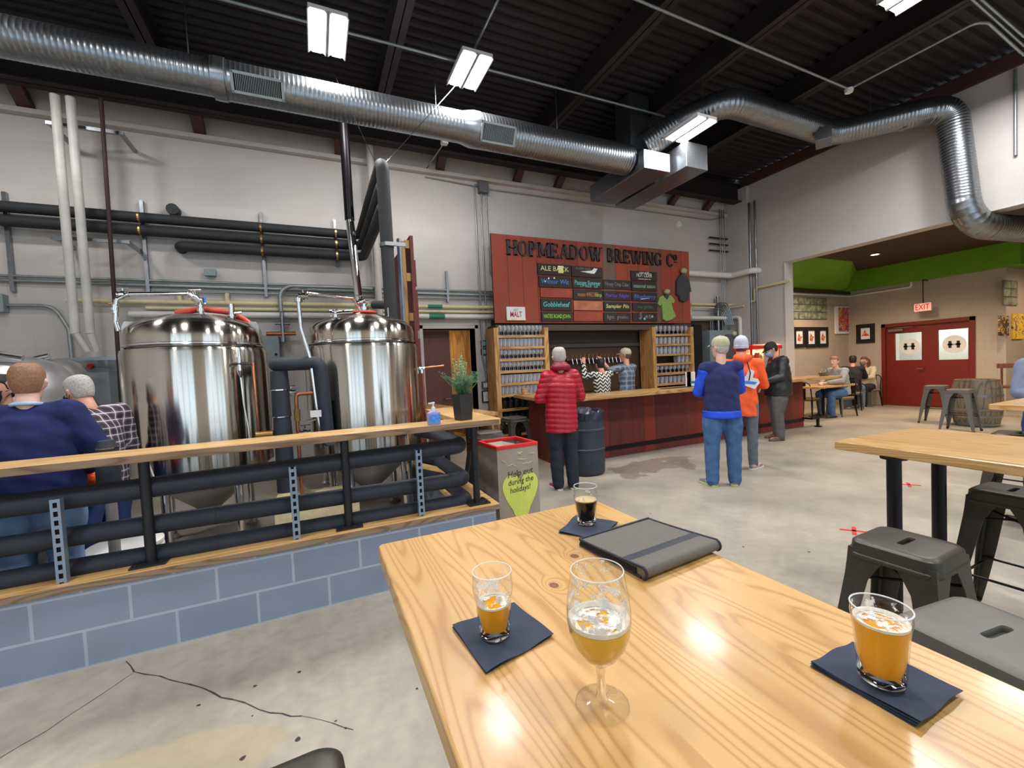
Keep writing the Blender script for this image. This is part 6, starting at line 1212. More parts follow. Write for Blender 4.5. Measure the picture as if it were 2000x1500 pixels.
# metal stool builder
def stool(name, label, loc, rz=0, mat='gunmetal', h=.76, group=None, slot=True, top=.30):
    t = thing(name, label, 'stool', loc, rz, group); k = h/.76
    n = 32; o1 = rrect(top+.02, top+.02, .05, n); o2 = rrect(top+.012, top+.012, .05, n); o3 = rrect(top-.006, top-.006, .045, n); o4 = rrect(top-.04, top-.04, .03, n); s1 = rrect(.11, .026, .0128, n); s2 = rrect(.104, .02, .0098, n)
    rg = [[(x, y, h-.055) for x, y in o1], [(x, y, h-.05) for x, y in o1], [(x, y, h-.012) for x, y in o2], [(x, y, h-.003) for x, y in o3], [(x, y, h) for x, y in o4], [(x, y, h) for x, y in s1], [(x, y, h-.006) for x, y in s2], [(x, y, h-.02) for x, y in s2]]
    s = MB().loft(rg, False, False); s.add([(x*.99, y*.99, h-.018) for x, y in o4], [tuple(range(n))]) ; so = s.build('seat', t, smooth='auto', mat=mat, world=False)
    rim = MB().loft([[(x*a, y*a, z) for x, y in o1] for a, z in ((1.0, h-.052), (1.025, h-.056), (1.03, h-.064), (1.02, h-.07), (1.0, h-.066))], False, False).build('seat_rim', t, smooth='auto', mat=mat, world=False)
    for sx in (-1, 1):
        for sy in (-1, 1):
            rings = []
            for u, z in ((0, h-.035), (.06, h-.1), (.12, h-.15), (.5, h*.5), (.8, h*.24), (1, .02)):
                c0 = top/2+.004+(.075*k)*u; w_ = (.135, .1, .078, .066, .05, .03)[(0, .06, .12, .5, .8, 1).index(u)]*(1 if k > .8 else .9); th = .004
                L = [(0, 0), (-w_, 0), (-w_, -th), (-w_*.12-th, -th), (-th, -w_*.12-th), (-th, -w_), (0, -w_)]
                rings.append([(sx*(c0+a), sy*(c0+b_), z) for a, b_ in L])
            MB().loft(rings).build('leg', t, smooth='auto', mat=mat, world=False)
            MB().tube([(sx*(top/2+.07*k), sy*(top/2+.07*k), 0), (sx*(top/2+.066*k), sy*(top/2+.066*k), .035)], [.017, .02], 10).build('foot_cap', t, mat='silicone_black', world=False)
    def lp(z): return top/2+.004+.075*k*(1-z/h)-.02
    for z, d in ((h*.36, 1), (h*.36, 0)):
        a = lp(z)
        for e0, e1 in ((((-a, -a, z), (a, -a, z)), ((-a, a, z), (a, a, z))) if d else (((-a, -a, z+.03), (-a, a, z+.03)), ((a, -a, z+.03), (a, a, z+.03)))): MB().tube([e0, e1], .007, 8).build('foot_bar', t, mat='black_iron', world=False)
    a = lp(h-.16); MB().tube([(-a, -a, h-.16), (a, a, h-.16)], .006, 8).build('cross_brace', t, mat='black_iron', world=False); MB().tube([(-a, a, h-.16), (a, -a, h-.16)], .006, 8).build('cross_brace', t, mat='black_iron', world=False); return t
GS = 'metal stools'
s_a = stool('metal_stool', 'dark metal stool at the left of the barrel, nearer the red door', (11.35, 4.28, 0), .15, 'gunmetal_light')
s_b = dup(s_a, (10.45, 3.62, 0), .1, 'metal stool standing right in front of the wooden barrel')
q = at(930, 850, Z=.7); s_c = dup(s_a, (q.x+.1, q.y-.1, 0), .05, 'grey metal stool behind the drink rail corner, under the pine shelf')
sd = stool('metal_stool', 'dark metal stool behind the donation box, beside the glass rack', (at(1010, 820, Z=.72).x, 5.95, 0), .1)
q = at(935, 880, Z=.62); dup(sd, (q.x+.12, q.y+.05, 0), .2, 'low dark metal stool half hidden behind the last rail post')
se = dup(s_a, (13.2, 3.2, 0), .2, 'pale metal stool behind the wooden barrel at the right')
# barrel
q = at(1907, 836, Z=0); t = thing('wine_barrel', 'weathered wooden barrel with metal hoops in the side room', 'barrel', (11.35, 3.62, 0))
t.location = (11.4, 3.72, 0)
pr = [(.27, 0), (.29, .01), (.335, .2), (.35, .44), (.335, .7), (.3, .88), (.27, .88), (.268, .855), (.001, .855)]
MB().lathe(pr, (0, 0, 0), 44, cap0=True).build('staves', t, smooth='auto', mat='barrel_wood', world=False)
for z in (.02, .17, .3, .56, .68, .82):
    r0_ = .29+.06*math.sin(min(1, max(0, (z+.03)/.9))*PI); MB().lathe([(r0_+.004, z), (r0_+.008+(.004 if z < .4 else -.002), z+.045), (r0_-.01, z+.045)], (0, 0, 0), 44).build('hoop', t, smooth='auto', mat='galvanised', world=False)
# small table with wood seat chairs
q = at(1606, 752, Z=.755); tx, ty = q.x, q.y
t = thing('cafe_table', 'small pine topped table where three people sit in the side room', 'table', (tx, ty, 0)); MB().loft([[(x, y, z) for x, y in rrect(1.5, .75, .06, 24)] for z in (.72, .755)]).build('tabletop', t, mat='chair_wood', world=False); MB().tube([(0, 0, .03), (0, 0, .72)], .035, 14).lathe([(.001, 0), (.28, 0), (.28, .015), (.04, .04)], (0, 0, 0), 24).build('pedestal', t, smooth='auto', mat='black_iron', world=False)
def chair(label, loc, rz, group=None):
    t = thing('metal_chair', label, 'chair', loc, rz, group)
    MB().loft([[(x, y, z) for x, y in rrect(.38, .38, .05, 24)] for z in (.44, .465)]).build('seat', t, mat='chair_wood', world=False); MB().box(-.185, .185, -.185, .185, .4, .44).build('seat_frame', t, mat='gunmetal_light', world=False)
    for sx in (-1, 1):
        MB().tube([(sx*.17, .17, .43), (sx*.2, .21, 0)], [.024, .014], 8).build('leg', t, mat='gunmetal_light', world=False)
        MB().tube([(sx*.17, -.17, .43), (sx*.2, -.23, 0)], [.024, .014], 8).build('leg', t, mat='black_iron', world=False)
    MB().tube(bend([(-.18, -.18, .42), (-.17, -.25, .84), (.17, -.25, .84), (.18, -.18, .42)], .1, 6), .012, 8).build('back_frame', t, smooth='auto', mat='black_iron', world=False)
    MB().box(-.07, .07, -.235, -.23, .44, .83, Matrix.Rotation(-.0, 4, 'X')).build('back_panel', t, mat='black_iron', world=False); return t
ch = chair('dark metal chair with wood seat beside the bar end, empty, facing the table', (at(1578, 815, Z=0).x, at(1578, 815, Z=0).y, 0), -PI/2+.1)
dup(ch, (tx-.1, 6.9, 0), -2.9, 'empty metal chair on the wall side of the small pine table')
c3 = dup(ch, (at(1643, 812, Z=0).x, at(1643, 812, Z=0).y, 0), 1.35, 'metal chair with wood seat under the man in the grey sweatshirt')
c4 = dup(ch, (13.75, 6.6, 0), 1.5, 'metal chair against the wall under the woman in the cream cardigan')
c5 = dup(ch, (12.7, 6.45, 0), -1.2, 'metal chair holding the person in black with their back to the room')
# wooden chairs and a table at the right edge
t = thing('wood_chair', 'brown wooden chair with a curved back behind the barrel', 'chair', (13.0, 3.7, 0), 1.9)
for sx in (-1, 1):
    for sy in (-1, 1): MB().tube([(sx*.18, sy*.18, 0), (sx*.17, sy*.17, .62)], .02, 8).build('leg', t, mat='dark_wood', world=False)
    MB().tube([(sx*.15, -.18, .62), (sx*.15, -.22, 1.05)], .018, 8).build('back_post', t, mat='dark_wood', world=False)
MB().loft([[(x, y, z) for x, y in rrect(.42, .4, .06, 20)] for z in (.62, .66)]).build('seat', t, mat='dark_wood', world=False); MB().box(-.22, .22, -.25, -.2, 1.02, 1.12).build('top_rail', t, mat='dark_wood', world=False, bevel=.01)
dup(t, (14.3, 3.1, 0), 1.9, 'brown wooden chair cut by the right edge behind the barrel')
t = thing('far_table', 'dark wood table behind the barrel at the right edge', 'table', (13.7, 2.9, 0)); MB().box(-.5, .9, -.5, .45, .9, .95).build('tabletop', t, mat='dark_wood', world=False)
for sx in (-.45, .85):
    for sy in (-.45, .4): MB().tube([(sx, sy, 0), (sx, sy, .9)], .03).build('leg', t, mat='dark_wood', world=False)
# ================================================================ foreground tables
TZ = 1.03
def kn(px, py, r): q = at(px, py, Z=TZ); return (q.x, q.y, r)
KN = [kn(1082, 1143, .013), kn(1122, 1086, .013)]
wood('pine_front', lin((204, 164, 104)), lin((196, 152, 90)), lin((174, 128, 72)), 'Y', .135, .36, 34, knots=KN, coat=.15)
def table(name, label, x0, x1, y0, y1, mat, legs, rz=0, loc=None, dz=TZ):
    L = loc or ((x0+x1)/2, (y0+y1)/2, 0); t = thing(name, label, 'table', L, rz); cx, cy = (x0+x1)/2, (y0+y1)/2
    out = [(x+cx, y+cy) for x, y in rrect(x1-x0, y1-y0, .018, 24)]
    top = MB().loft([[(x-0, y-0, z) for x, y in out] for z in (dz-.045, dz)]); o = top.build('tabletop', None, mat=mat, bevel=.005, seg=3); o.parent = t; o.matrix_parent_inverse = Matrix.Translation((-cx, -cy, 0))
    b = MB()
    for (x, y) in legs: MB().tube([(x-cx, y-cy, .02), (x-cx, y-cy, dz-.045)], .03, 16).build('leg', t, smooth='auto', mat='black_iron', world=False); b.lathe([(.055, dz-.057), (.055, dz-.046)], (x-cx, y-cy, 0), 18, cap0=True, cap1=True)
    (xa, ya), (xb, yb) = legs[0], legs[-1]
    b.tube([(xa-cx, ya-cy, .1), (xb-cx, yb-cy, .1)], .026, 14).lathe([(.045, .07), (.045, .13)], (xa-cx, ya-cy, 0), 14, cap0=True, cap1=True).lathe([(.045, .07), (.045, .13)], (xb-cx, yb-cy, 0), 14, cap0=True, cap1=True)
    for (x, y) in (legs[0], legs[-1]): b.tube([(x-cx, y-cy-.25, .04), (x-cx, y-cy+.25, .04)], .026, 14)
    b.build('base_pipe', t, smooth='auto', mat='black_iron', world=False); return t
table('pine_table', 'large varnished pine table filling the foreground with beers on it', .132, .885, -.75, 1.268, 'pine_front', [(.34, .95), (.68, .95), (.34, -.45), (.68, -.45)])
la, lb = at(1747, 950, Y=1.13), at(1826, 950, Y=1.13)
table('pine_table', 'tall pine table on black pipe legs right of the foreground table', 2.53, 3.33, -.55, 1.39, 'pine_table', [(la.x, 1.13), (lb.x, 1.13), (la.x, -.2), (lb.x, -.2)], rz=-.05)
table('pine_table', 'pine table cut by the right edge, behind the nearer one', 5.05, 5.85, -.3, 1.58, 'pine_table', [(5.3, 1.3), (5.6, 1.3), (5.3, 0), (5.6, 0)])
stool('bar_stool', 'dark gunmetal stool tucked at the table on the right, slot in its seat', (2.085, .88, 0), .03, 'gunmetal', top=.265)
stool('bar_stool', 'dark gunmetal stool cut by the right edge, beyond the nearer stool', (3.24, .96, 0) if False else (3.27, .93, 0), 0.02, 'gunmetal', top=.265)
stool('bar_stool', 'pale grey metal stool in the bottom right corner behind the glass', (1.60, .485, 0), -.12, 'gunmetal_light')
stool('bar_stool', 'metal stool of which one seat corner shows at the bottom edge', (-.145, .80, 0), .05, 'gunmetal')
q = at(1985, 840, Z=.7); stool('bar_stool', 'dark metal stool under the pine table at the right edge', (5.42, 1.5, 0), .1, 'gunmetal')
# ---- napkins
def napkin(corners, layers, label, th=.0012):
    P = [at(x, y, Z=TZ) for x, y in corners]; c = sum(P, Vector())/4
    t = thing('napkin', label, 'napkin', (c.x, c.y, TZ))
    for L in range(layers):
        b = MB(); n = 12; off = .0035*L; 
        def pt(u, v):
            p = P[0]*(1-u)*(1-v)+P[1]*(1-v)*u+P[2]*u*v+P[3]*(1-u)*v; p = p+(c-p)*(.0+.012*(layers-1-L))
            lift = .004*max(0, (max(abs(u-.5), abs(v-.5))-.34))*8*(.6+.4*math.sin(9*u+5*v+L))
            return Vector((p.x+(L*.0015), p.y-(L*.001), TZ+.0006+off*.55+lift*(.25+.75*(L+1)/layers)))
        top = [pt(i/n, j/n) for j in range(n+1) for i in range(n+1)]; bot = [p-Vector((0, 0, th*.5)) for p in top]; N_ = (n+1)**2; fs = []
        for j in range(n):
            for i in range(n):
                a = j*(n+1)+i; fs.append((a, a+1, a+n+2, a+n+1)); fs.append((a+N_, a+n+1+N_, a+n+2+N_, a+1+N_))
        for i in range(n):
            for a, d in ((i, i+1), (n*(n+1)+i+1, n*(n+1)+i), ((i+1)*(n+1), i*(n+1)), (i*(n+1)+n, (i+1)*(n+1)+n)): fs.append((a, a+N_, d+N_, d))
        b.add(top+bot, fs); b.build('ply', t, smooth='auto', mat='napkin')
    return t
napkin([(882, 1227), (1003, 1180), (1080, 1245), (948, 1319)], 2, 'dark blue napkin under the left amber beer glass')
napkin([(1090, 1042), (1125, 1008), (1207, 1024), (1161, 1054)], 2, 'dark blue napkin under the glass of black beer')
napkin([(1577, 1302), (1658, 1262), (1873, 1358), (1790, 1425)], 4, 'stack of dark blue napkins under the right hand amber beer')
# ---- glasses
def glass(label, p, prof_out, wall, fill_z, beer, headh, foam='foam_head', lace=None, name='beer_glass', base=.012, stem=None, n=56, head_r=1.0, ring=True):
    t = thing(name, label, 'glass', p)
    for k in range(len(prof_out)-1):
        (r0, z0), (r1, z1) = prof_out[k], prof_out[k+1]
        if z0 < base < z1: prof_out = prof_out[:k+1]+[(r0+(r1-r0)*(base-z0)/(z1-z0), base)]+prof_out[k+1:]; break
    inn = [(max(r-wall, .001), z) for r, z in prof_out if z > base]
    def rad(z, pr):
        for (r0, z0), (r1, z1) in zip(pr, pr[1:]):
            if z0 <= z <= z1: return r0+(r1-r0)*(z-z0)/max(z1-z0, 1e-6)
        return pr[-1][0]
    pr = [(.001, 0)]+prof_out if not stem else prof_out
    ib = base
    P_ = pr+[(prof_out[-1][0]-wall*.5, prof_out[-1][1]+wall*.4)]+inn[::-1]+[(rad(ib, prof_out)*.8-wall if not stem else .004, ib+.0005), (.001, ib)]
    kb = [i for i, (r, z) in enumerate(P_) if z >= base*.9][0]; ka = [i for i, (r, z) in enumerate(P_) if z >= .012][0] if stem else 0; gb = MB().mat('glass_thin').lathe(P_[:ka+1], (0, 0, 0), n).mat('glass_clear').lathe(P_[ka:kb+1], (0, 0, 0), n); gb.mat('glass_thin').lathe(P_[kb:len(pr)+1], (0, 0, 0), n).mat('glass_clear').lathe(P_[-2:], (0, 0, 0), n); gb.build('glass_body', t, smooth='auto', world=False)
    rt, zt = prof_out[-1]; MB().lathe([(rt-wall*.5+wall*.65*math.cos(a), zt+wall*.65*math.sin(a)) for a in [2*PI*k/8 for k in range(9)]], (0, 0, 0), n).build('rim', t, smooth=True, mat='rim_highlight', world=False)  # thin white ring, a highlight drawn on the lip
    gap = -.0004
    zs = [ib+.0015+(fill_z-ib-.0015)*k/14 for k in range(15)]
    bp = [(.001, zs[0])]+[(max(rad(z, [(0.004 if stem else rad(ib, prof_out)*.8, ib)]+inn if inn[0][1] > ib else inn)-gap*0-.0003, .002), z) for z in zs]+[(.001, fill_z)]
    MB().lathe(bp, (0, 0, 0), n).build('beer', t, smooth='auto', mat=beer, world=False)
    if headh:
        rr_ = rad(fill_z, inn)-.0006
        MB().lathe([(rr_*.72, fill_z+.0006), (rr_, fill_z+.0006), (rad(fill_z+headh, inn)-.0006, fill_z+headh), (rr_*.93, fill_z+headh*.8), (rr_*.86, fill_z+.0012)] if ring else [(.001, fill_z+.0004), (rr_, fill_z+.0004), (rad(fill_z+headh, inn)-.0006, fill_z+headh), (.001, fill_z+headh*.8)], (0, 0, 0), n).build('foam', t, smooth='auto', mat=foam, world=False)
        MB().lathe([(.001, fill_z+.0012), (rr_*.98, fill_z+.0014)], (0, 0, 0), n).build('foam_patches', t, smooth='auto', mat='foam_top' if ring else foam, world=False)
    if lace:
        for (z0, z1, m) in lace:
            zz_ = [z0+(z1-z0)*k/6 for k in range(7)]; MB().lathe([(rad(z, inn)-.0007, z) for z in zz_], (0, 0, 0), n).build('foam_film', t, smooth='auto', mat=m, world=False)
    return t
q = at(967, 1243, Z=TZ); k1 = .120
glass('small nonic glass half full of amber beer at the left of the table', (q.x, q.y, TZ+.005), [(.0255, 0), (.0275, .003), (.028, .01), (.0305, .04), (.033, .068), (.036, .082), (.0372, .09), (.0362, .098), (.0355, .112), (.036, .118)], .0018, .058, 'beer_gold', .004, lace=[(.06, .086, 'foam_lace')])
q = at(1146, 1024, Z=TZ)
glass('nonic glass of black stout at the far end of the table', (q.x, q.y, TZ+.005), [(.0262, 0), (.0278, .003), (.0283, .01), (.031, .04), (.0335, .062), (.0362, .078), (.0364, .086), (.0355, .096), (.035, .110), (.0355, .114)], .0018, .07, 'beer_black', .003, foam='foam_tan', lace=[(.073, .09, 'foam_thin')], ring=False)
q = at(1722, 1341, Z=TZ)
glass('flared pint glass of golden beer on the napkin stack at the right', (q.x, q.y, TZ+.012), [(.0262, 0), (.028, .003), (.0285, .01), (.0297, .03), (.0322, .065), (.0352, .088), (.0364, .095), (.0358, .102), (.0366, .108)], .0018, .084, 'beer_gold', .005, lace=[(.088, .107, 'foam_thin')])
q = at(1176, 1376, Z=TZ)
glass('tall stemmed tulip glass of hazy golden beer', (q.x, q.y, TZ), [(.037, 0), (.0385, .001), (.038, .003), (.022, .006), (.009, .012), (.0065, .02), (.0062, .04), (.0075, .058), (.013, .064), (.025, .074), (.036, .090), (.0425, .108), (.0452, .126), (.0452, .142), (.0435, .158), (.0405, .176), (.0378, .192), (.0376, .1975)], .0013, .122, 'beer_haze', .007, lace=[(.128, .154, 'foam_lace'), (.154, .196, 'foam_thin')], base=.066, stem=True)
# ---- folder
P = [at(x, y, Z=TZ) for x, y in ((1133, 1066), (1266, 1026), (1388, 1088), (1240, 1148))]
t = thing('zip_organizer', 'grey fabric folder with a navy band lying closed on the table', 'folder', ((P[0].x+P[2].x)/2, (P[0].y+P[2].y)/2, TZ))
# local axes: u from back-left to back-right (long side), v toward the spine
A, B = P[0], P[1]; u = (P[2]-P[3]); L = .26; u = Vector((u.x, u.y, 0)).normalized(); v = Vector((P[3].x-P[0].x, P[3].y-P[0].y, 0)); v = (v-u*v.dot(u)); W_ = v.length; v.normalize(); O = Vector((P[0].x, P[0].y, TZ)); TH = .032
def prof(k):
    out = []
    for s in range(0, 9): out.append((.0+W_*.92*s/8, .018+.010*(s/8)**1.5))
    for s in range(1, 8): a = PI/2-PI*s/8; out.append((W_*.92+.016*math.cos(a), .016*1+.0145*math.sin(a)-.001))
    return out
up = prof(0); full = [(a, z) for a, z in up]+[(W_*.9, .0015), (0, .0015)]
inner = [(a-(0 if i < 9 else .0), z) for i, (a, z) in enumerate(full)]
mb = MB().loft([[O+u*s+v*a+Vector((0, 0, z)) for a, z in full] for s in (.0, .004, L-.004, L)], True, True); mb.build('cover', t, smooth='auto', mat='folder_grey', bevel=.001)
b = MB()
for s in (0, L):
    b.tube([O+u*s+v*a+Vector((0, 0, z)) for a, z in up], .0035, 8); b.tube([O+u*s+v*a+Vector((0, 0, .004)) for a in (0, W_*.92)], .0035, 8)
b.tube([O+Vector((0, 0, .019)), O+u*L+Vector((0, 0, .019))], .0035, 8).tube([O+Vector((0, 0, .005)), O+u*L+Vector((0, 0, .005))], .0035, 8); b.build('binding', t, smooth='auto', mat='folder_trim')
b = MB(); a0, z0 = W_*.70, .0275
b.loft([[O+u*s+v*(W_*(.70+dx))+Vector((0, 0, .018+.010*(.76+dx)**1.5+.0012+ (0 if abs(dx) < .05 else -.0008))) for dx in (-.055, -.04, .0, .04, .055)] for s in (-.002, L*.5, L+.002)], False, False, closed=False); b.build('navy_band', t, mat='folder_trim')
MB().loft([[O+u*s+v*a+Vector((0, 0, z)) for a, z in ((.004, .006), (W_*.86, .007), (W_*.86, .02), (.004, .015))] for s in (-.0035, L+.0035)]).build('page_block', t, mat='black_gap')
# ================================================================ people
def chain(mb, pts, rad, ref=None, n=14, cap='round'): mb.tube(pts, rad, n, cap, ref)
def rm(o, vox, sm=6, disp=None):
    """merge a body or garment into one smooth continuous surface"""
    r = o.modifiers.new('r', 'REMESH'); r.mode = 'VOXEL'; r.voxel_size = vox; r.use_smooth_shade = True
    s = o.modifiers.new('s', 'SMOOTH'); s.factor = .5; s.iterations = sm
    dg = bpy.context.evaluated_depsgraph_get(); me = bpy.data.meshes.new_from_object(o.evaluated_get(dg)); o.modifiers.clear(); old = o.data; o.data = me; bpy.data.meshes.remove(old)
    if disp:
        for v, nn in [(v, v.normal.copy()) for v in me.vertices]: v.co += nn*disp(v.co)
    for p in me.polygons: p.use_smooth = True
    return o
def person(label, loc, face, h=1.76, pose=None, top='sweat_grey', bottom='jean_blue', hair='hair_brown', shoes=('shoe_grey', 'sole_white'), skin='skin', cap=None, mask=None, topw=1.0, sleeves='long', hem=.86, long_hair=False, head_tilt=(0, 0), extra=None, head_turn=0, vest=None, bald=False, hood=None, fingers=True, build=1.0, sleeve_mat=None, lean=0):
    """front is +Y of the figure; all joints in metres for a 1.76 m adult, scaled by h"""
    t = thing('person', label, 'person', loc, face); s = h/1.76
    J = dict(hipL=(-.095, 0, .93), hipR=(.095, 0, .93), kneeL=(-.11, .01, .5), kneeR=(.11, .01, .5), ankL=(-.115, -.03, .085), ankR=(.115, -.03, .085), pelvis=(0, 0, .95), waist=(0, .0, 1.1), chest=(0, -.005, 1.3), neck=(0, -.015, 1.48), head=(0, .01, 1.645),
             shL=(-.185, -.01, 1.415), shR=(.185, -.01, 1.415), elL=(-.25, -.03, 1.12), elR=(.25, -.03, 1.12), wrL=(-.25, .08, .88), wrR=(.25, .08, .88), toeL=(-.13, .14, .03), toeR=(.13, .14, .03))
    J.update(pose or {}); J = {k: Vector(v)*s for k, v in J.items()}; B = build
    def lr(f): [f(x) for x in 'LR']
    # body: trunk, neck, head with face, ears, arms, legs, hands
    mb = MB(); P = J['pelvis']; W = J['waist']; C_ = J['chest']; Nk = J['neck']; H = J['head']
    chain(mb, [P-(W-P)*.35, P, W, C_, C_.lerp(Nk, .62)], [(.13*s, .1*s), (.155*s*B, .11*s*B), (.135*s*B, .1*s*B), (.16*s*B, .11*s*B), (.1*s, .07*s)], ref=(J['shR']-J['shL']).normalized())
    for a in 'LR':
        chain(mb, [C_.lerp(Nk, .55), J['sh'+a]], [.06*s, .055*s]); chain(mb, [J['sh'+a], J['sh'+a].lerp(J['el'+a], .4), J['el'+a]], [.052*s*B, .046*s*B, .037*s]); chain(mb, [J['el'+a], J['el'+a].lerp(J['wr'+a], .35), J['wr'+a]], [.037*s, .038*s, .025*s])
        chain(mb, [J['hip'+a], J['hip'+a].lerp(J['knee'+a], .45), J['knee'+a]], [.088*s*B, .075*s*B, .053*s]); chain(mb, [J['knee'+a], J['knee'+a].lerp(J['ank'+a], .3), J['ank'+a]], [.052*s, .054*s, .036*s])
        chain(mb, [J['ank'+a]-Vector((0, .03*s, .03*s)), J['toe'+a]], [.036*s, .028*s])
        # hand: palm, four fingers of different lengths, thumb from the side
        wr, el = J['wr'+a], J['el'+a]; d = (wr-el).normalized(); side = Vector((0, 0, 1)).cross(d); side = side.normalized() if side.length > .1 else Vector((1, 0, 0)); pn = d.cross(side)
        mb.tube([wr, wr+d*.045*s, wr+d*.085*s], [(.024*s, .018*s), (.04*s, .016*s), (.038*s, .013*s)], 12, 'round', side)
        for k, (o_, ln) in enumerate(((-.03, .062), (-.01, .074), (.01, .07), (.029, .055))):
            b0 = wr+d*.085*s+side*o_*s; b1 = b0+d*ln*.5*s-pn*.012*s; b2 = b1+d*ln*.42*s-pn*.026*s; mb.tube([b0-d*.01*s, b1, b2], [.0088*s, .0082*s, .0066*s], 8, 'round')
        sg = -1 if a == 'R' else 1
        b0 = wr+d*.03*s+side*sg*.03*s; mb.tube([b0, b0+d*.03*s+side*sg*.02*s, b0+d*.06*s+side*sg*.022*s], [.0115*s, .0105*s, .008*s], 8, 'round')
    # head
    hr = Matrix.Rotation(head_turn, 4, 'Z') @ Matrix.Rotation(head_tilt[0], 4, 'X') @ Matrix.Rotation(head_tilt[1], 4, 'Y'); 
    def hp(x, y, z): return H+(hr @ Vector((x*s, y*s, z*s)))
    chain(mb, [C_.lerp(Nk, .6), Nk, H+(hr @ Vector((0, -.015*s, -.06*s)))], [.062*s, .056*s, .054*s])
    hv = MB()
    rings = []
    for (z, rx, ry, cy) in ((-.125, .012, .012, .062), (-.118, .032, .026, .05), (-.1, .046, .052, .028), (-.075, .056, .074, .01), (-.045, .064, .086, .002), (-.01, .071, .093, 0), (.025, .075, .097, -.004), (.06, .073, .095, -.008), (.09, .062, .083, -.01), (.112, .04, .055, -.012), (.122, .012, .018, -.012)):
        rings.append([hp(rx*math.cos(2*PI*k/20), cy+ry*math.sin(2*PI*k/20), z) for k in range(20)])
    mb.loft(rings)
    mb.tube([hp(0, .088, .02), hp(0, .104, -.012), hp(0, .112, -.035), hp(0, .092, -.045)], [.009*s, .011*s, .015*s, .01*s], 8, 'round')     # nose
    mb.tube([hp(-.028, .086, .026), hp(.028, .086, .026)], .011*s, 8, 'round'); mb.tube([hp(-.022, .079, -.074), hp(.022, .079, -.074)], .0095*s, 8, 'round')      # brow, lips
    mb.tube([hp(-.015, .068, -.105), hp(.015, .068, -.105)], .015*s, 8, 'round')
    for sx in (-1, 1): mb.tube([hp(sx*.076, -.005, .015), hp(sx*.084, -.012, -.0), hp(sx*.077, -.004, -.032)], [.012*s, .014*s, .009*s], 8, 'round')
    body = rm(mb.build('body', t, mat=skin, world=False), .0085*s, 2)
    # eyes and mouth
    e = MB()
    for sx in (-1, 1): e.sphere(hp(sx*.03, .083, .006), .0115*s, 10, 8)
    e.build('eyes', t, smooth=True, mat='paper', world=False); e = MB()
    for sx in (-1, 1): e.sphere(hp(sx*.03, .0915, .006), .0055*s, 8, 6)
    e.build('pupils', t, smooth=True, mat='cap_black', world=False)
    if not mask: MB().tube([hp(-.02, .0865, -.073), hp(0, .0905, -.072), hp(.02, .0865, -.073)], [.003*s, .005*s, .003*s], 6).build('lips', t, smooth=True, mat='shoe_red' if False else 'mask_grey', world=False)
    # hair
    if not cap or True:
        hb = MB(); rings = []
        top_rows = ((.125, .012, .014), (.122, .045, .055), (.1, .068, .088), (.07, .08, .102), (.03, .083, .105), (-.01, .08, .1), (-.045, .07, .09), (-.07, .06, .075))
        n = 26
        lo = -.07 if not long_hair else -.2
        for ri, (z, rx, ry) in enumerate(top_rows):
            ring = []
            for k in range(n):
                a = 2*PI*k/n; f = math.sin(a); zz_ = z
                lim = .05 if f > .25 else (-.005 if f > -.15 else -1)          # hairline: high in front, low behind
                if zz_ < lim: zz_ = lim
                ring.append(hp(rx*math.cos(a)*1.0, -.008+ry*f*(.98 if f > 0 else 1.0), zz_))
            rings.append(ring)
        if not bald: 
            hb.loft(rings, True, True); 
            if long_hair: 
                for kx in (-.06, -.03, 0, .03, .06): hb.tube([hp(kx, -.08, .03), hp(kx*1.2, -.1, -.08), hp(kx*1.1, -.09, -.2)], [.04*s, .038*s, .022*s], 10, 'round')
                for sx in (-1, 1): hb.tube([hp(sx*.06, -.02, .06), hp(sx*.085, -.03, -.05), hp(sx*.085, -.03, -.2)], [.03*s, .028*s, .016*s], 10, 'round')
        else:
            rings2 = rings[4:]; hb.loft([[p for p in r] for r in rings2], True, True)
        rm(hb.build('hair', t, mat=hair, world=False), .007*s, 3)
    if cap:
        cb = MB(); kind, cm, back = cap
        if kind == 'cap':
            cb.loft([[hp(rx*math.cos(2*PI*k/28), -.01+ry*math.sin(2*PI*k/28), z) for k in range(28)] for z, rx, ry in ((.02, .084, .106), (.05, .086, .109), (.09, .079, .1), (.12, .058, .074), (.135, .025, .034), (.138, .004, .005))])
            y0 = .09*(1 if not back else -1)
            cb.loft([[hp(x*.07, y0*.9+(y0*.95*(1-x*x))*k2, .035-.012*k2+dz) for x in (-1, -.6, -.2, .2, .6, 1)] for k2, dz in ((0, .004), (1, .004), (1, -.004), (0, -.004))], True, True, closed=False); cb.sphere(hp(0, -.01, .14), .008*s)
        else:
            cb.loft([[hp(rx*math.cos(2*PI*k/28), -.01+ry*math.sin(2*PI*k/28), z) for k in range(28)] for z, rx, ry in ((-.03, .086, .106), (-.025, .09, .111), (.01, .091, .112), (.015, .086, .107), (.06, .086, .108), (.1, .076, .098), (.135, .05, .062), (.15, .01, .012))])
        cb.build('cap' if kind == 'cap' else 'knit_hat', t, smooth='auto', mat=cm, world=False)
    if mask:
        m_ = MB(); m_.loft([[hp(.074*math.sin(a)*w_, .012+.093*math.cos(a)*(w_ if w_ < 1 else 1)+p_, z) for a in [(-1.35+2.7*k/12) for k in range(13)]] for z, w_, p_ in ((-.012, 1.0, .016), (-.03, 1.02, .03), (-.07, .98, .022), (-.11, .72, .03), (-.122, .5, .03))], False, False, closed=False)
        for sx in (-1, 1): m_.tube([hp(sx*.073, .03, -.02), hp(sx*.085, -.005, .0), hp(sx*.08, -.012, -.03), hp(sx*.07, .03, -.07)], .0022*s, 6)
        o = m_.build('face_mask', t, smooth=True, mat=mask, world=False); so_ = o.modifiers.new('th', 'SOLIDIFY'); so_.thickness = .003
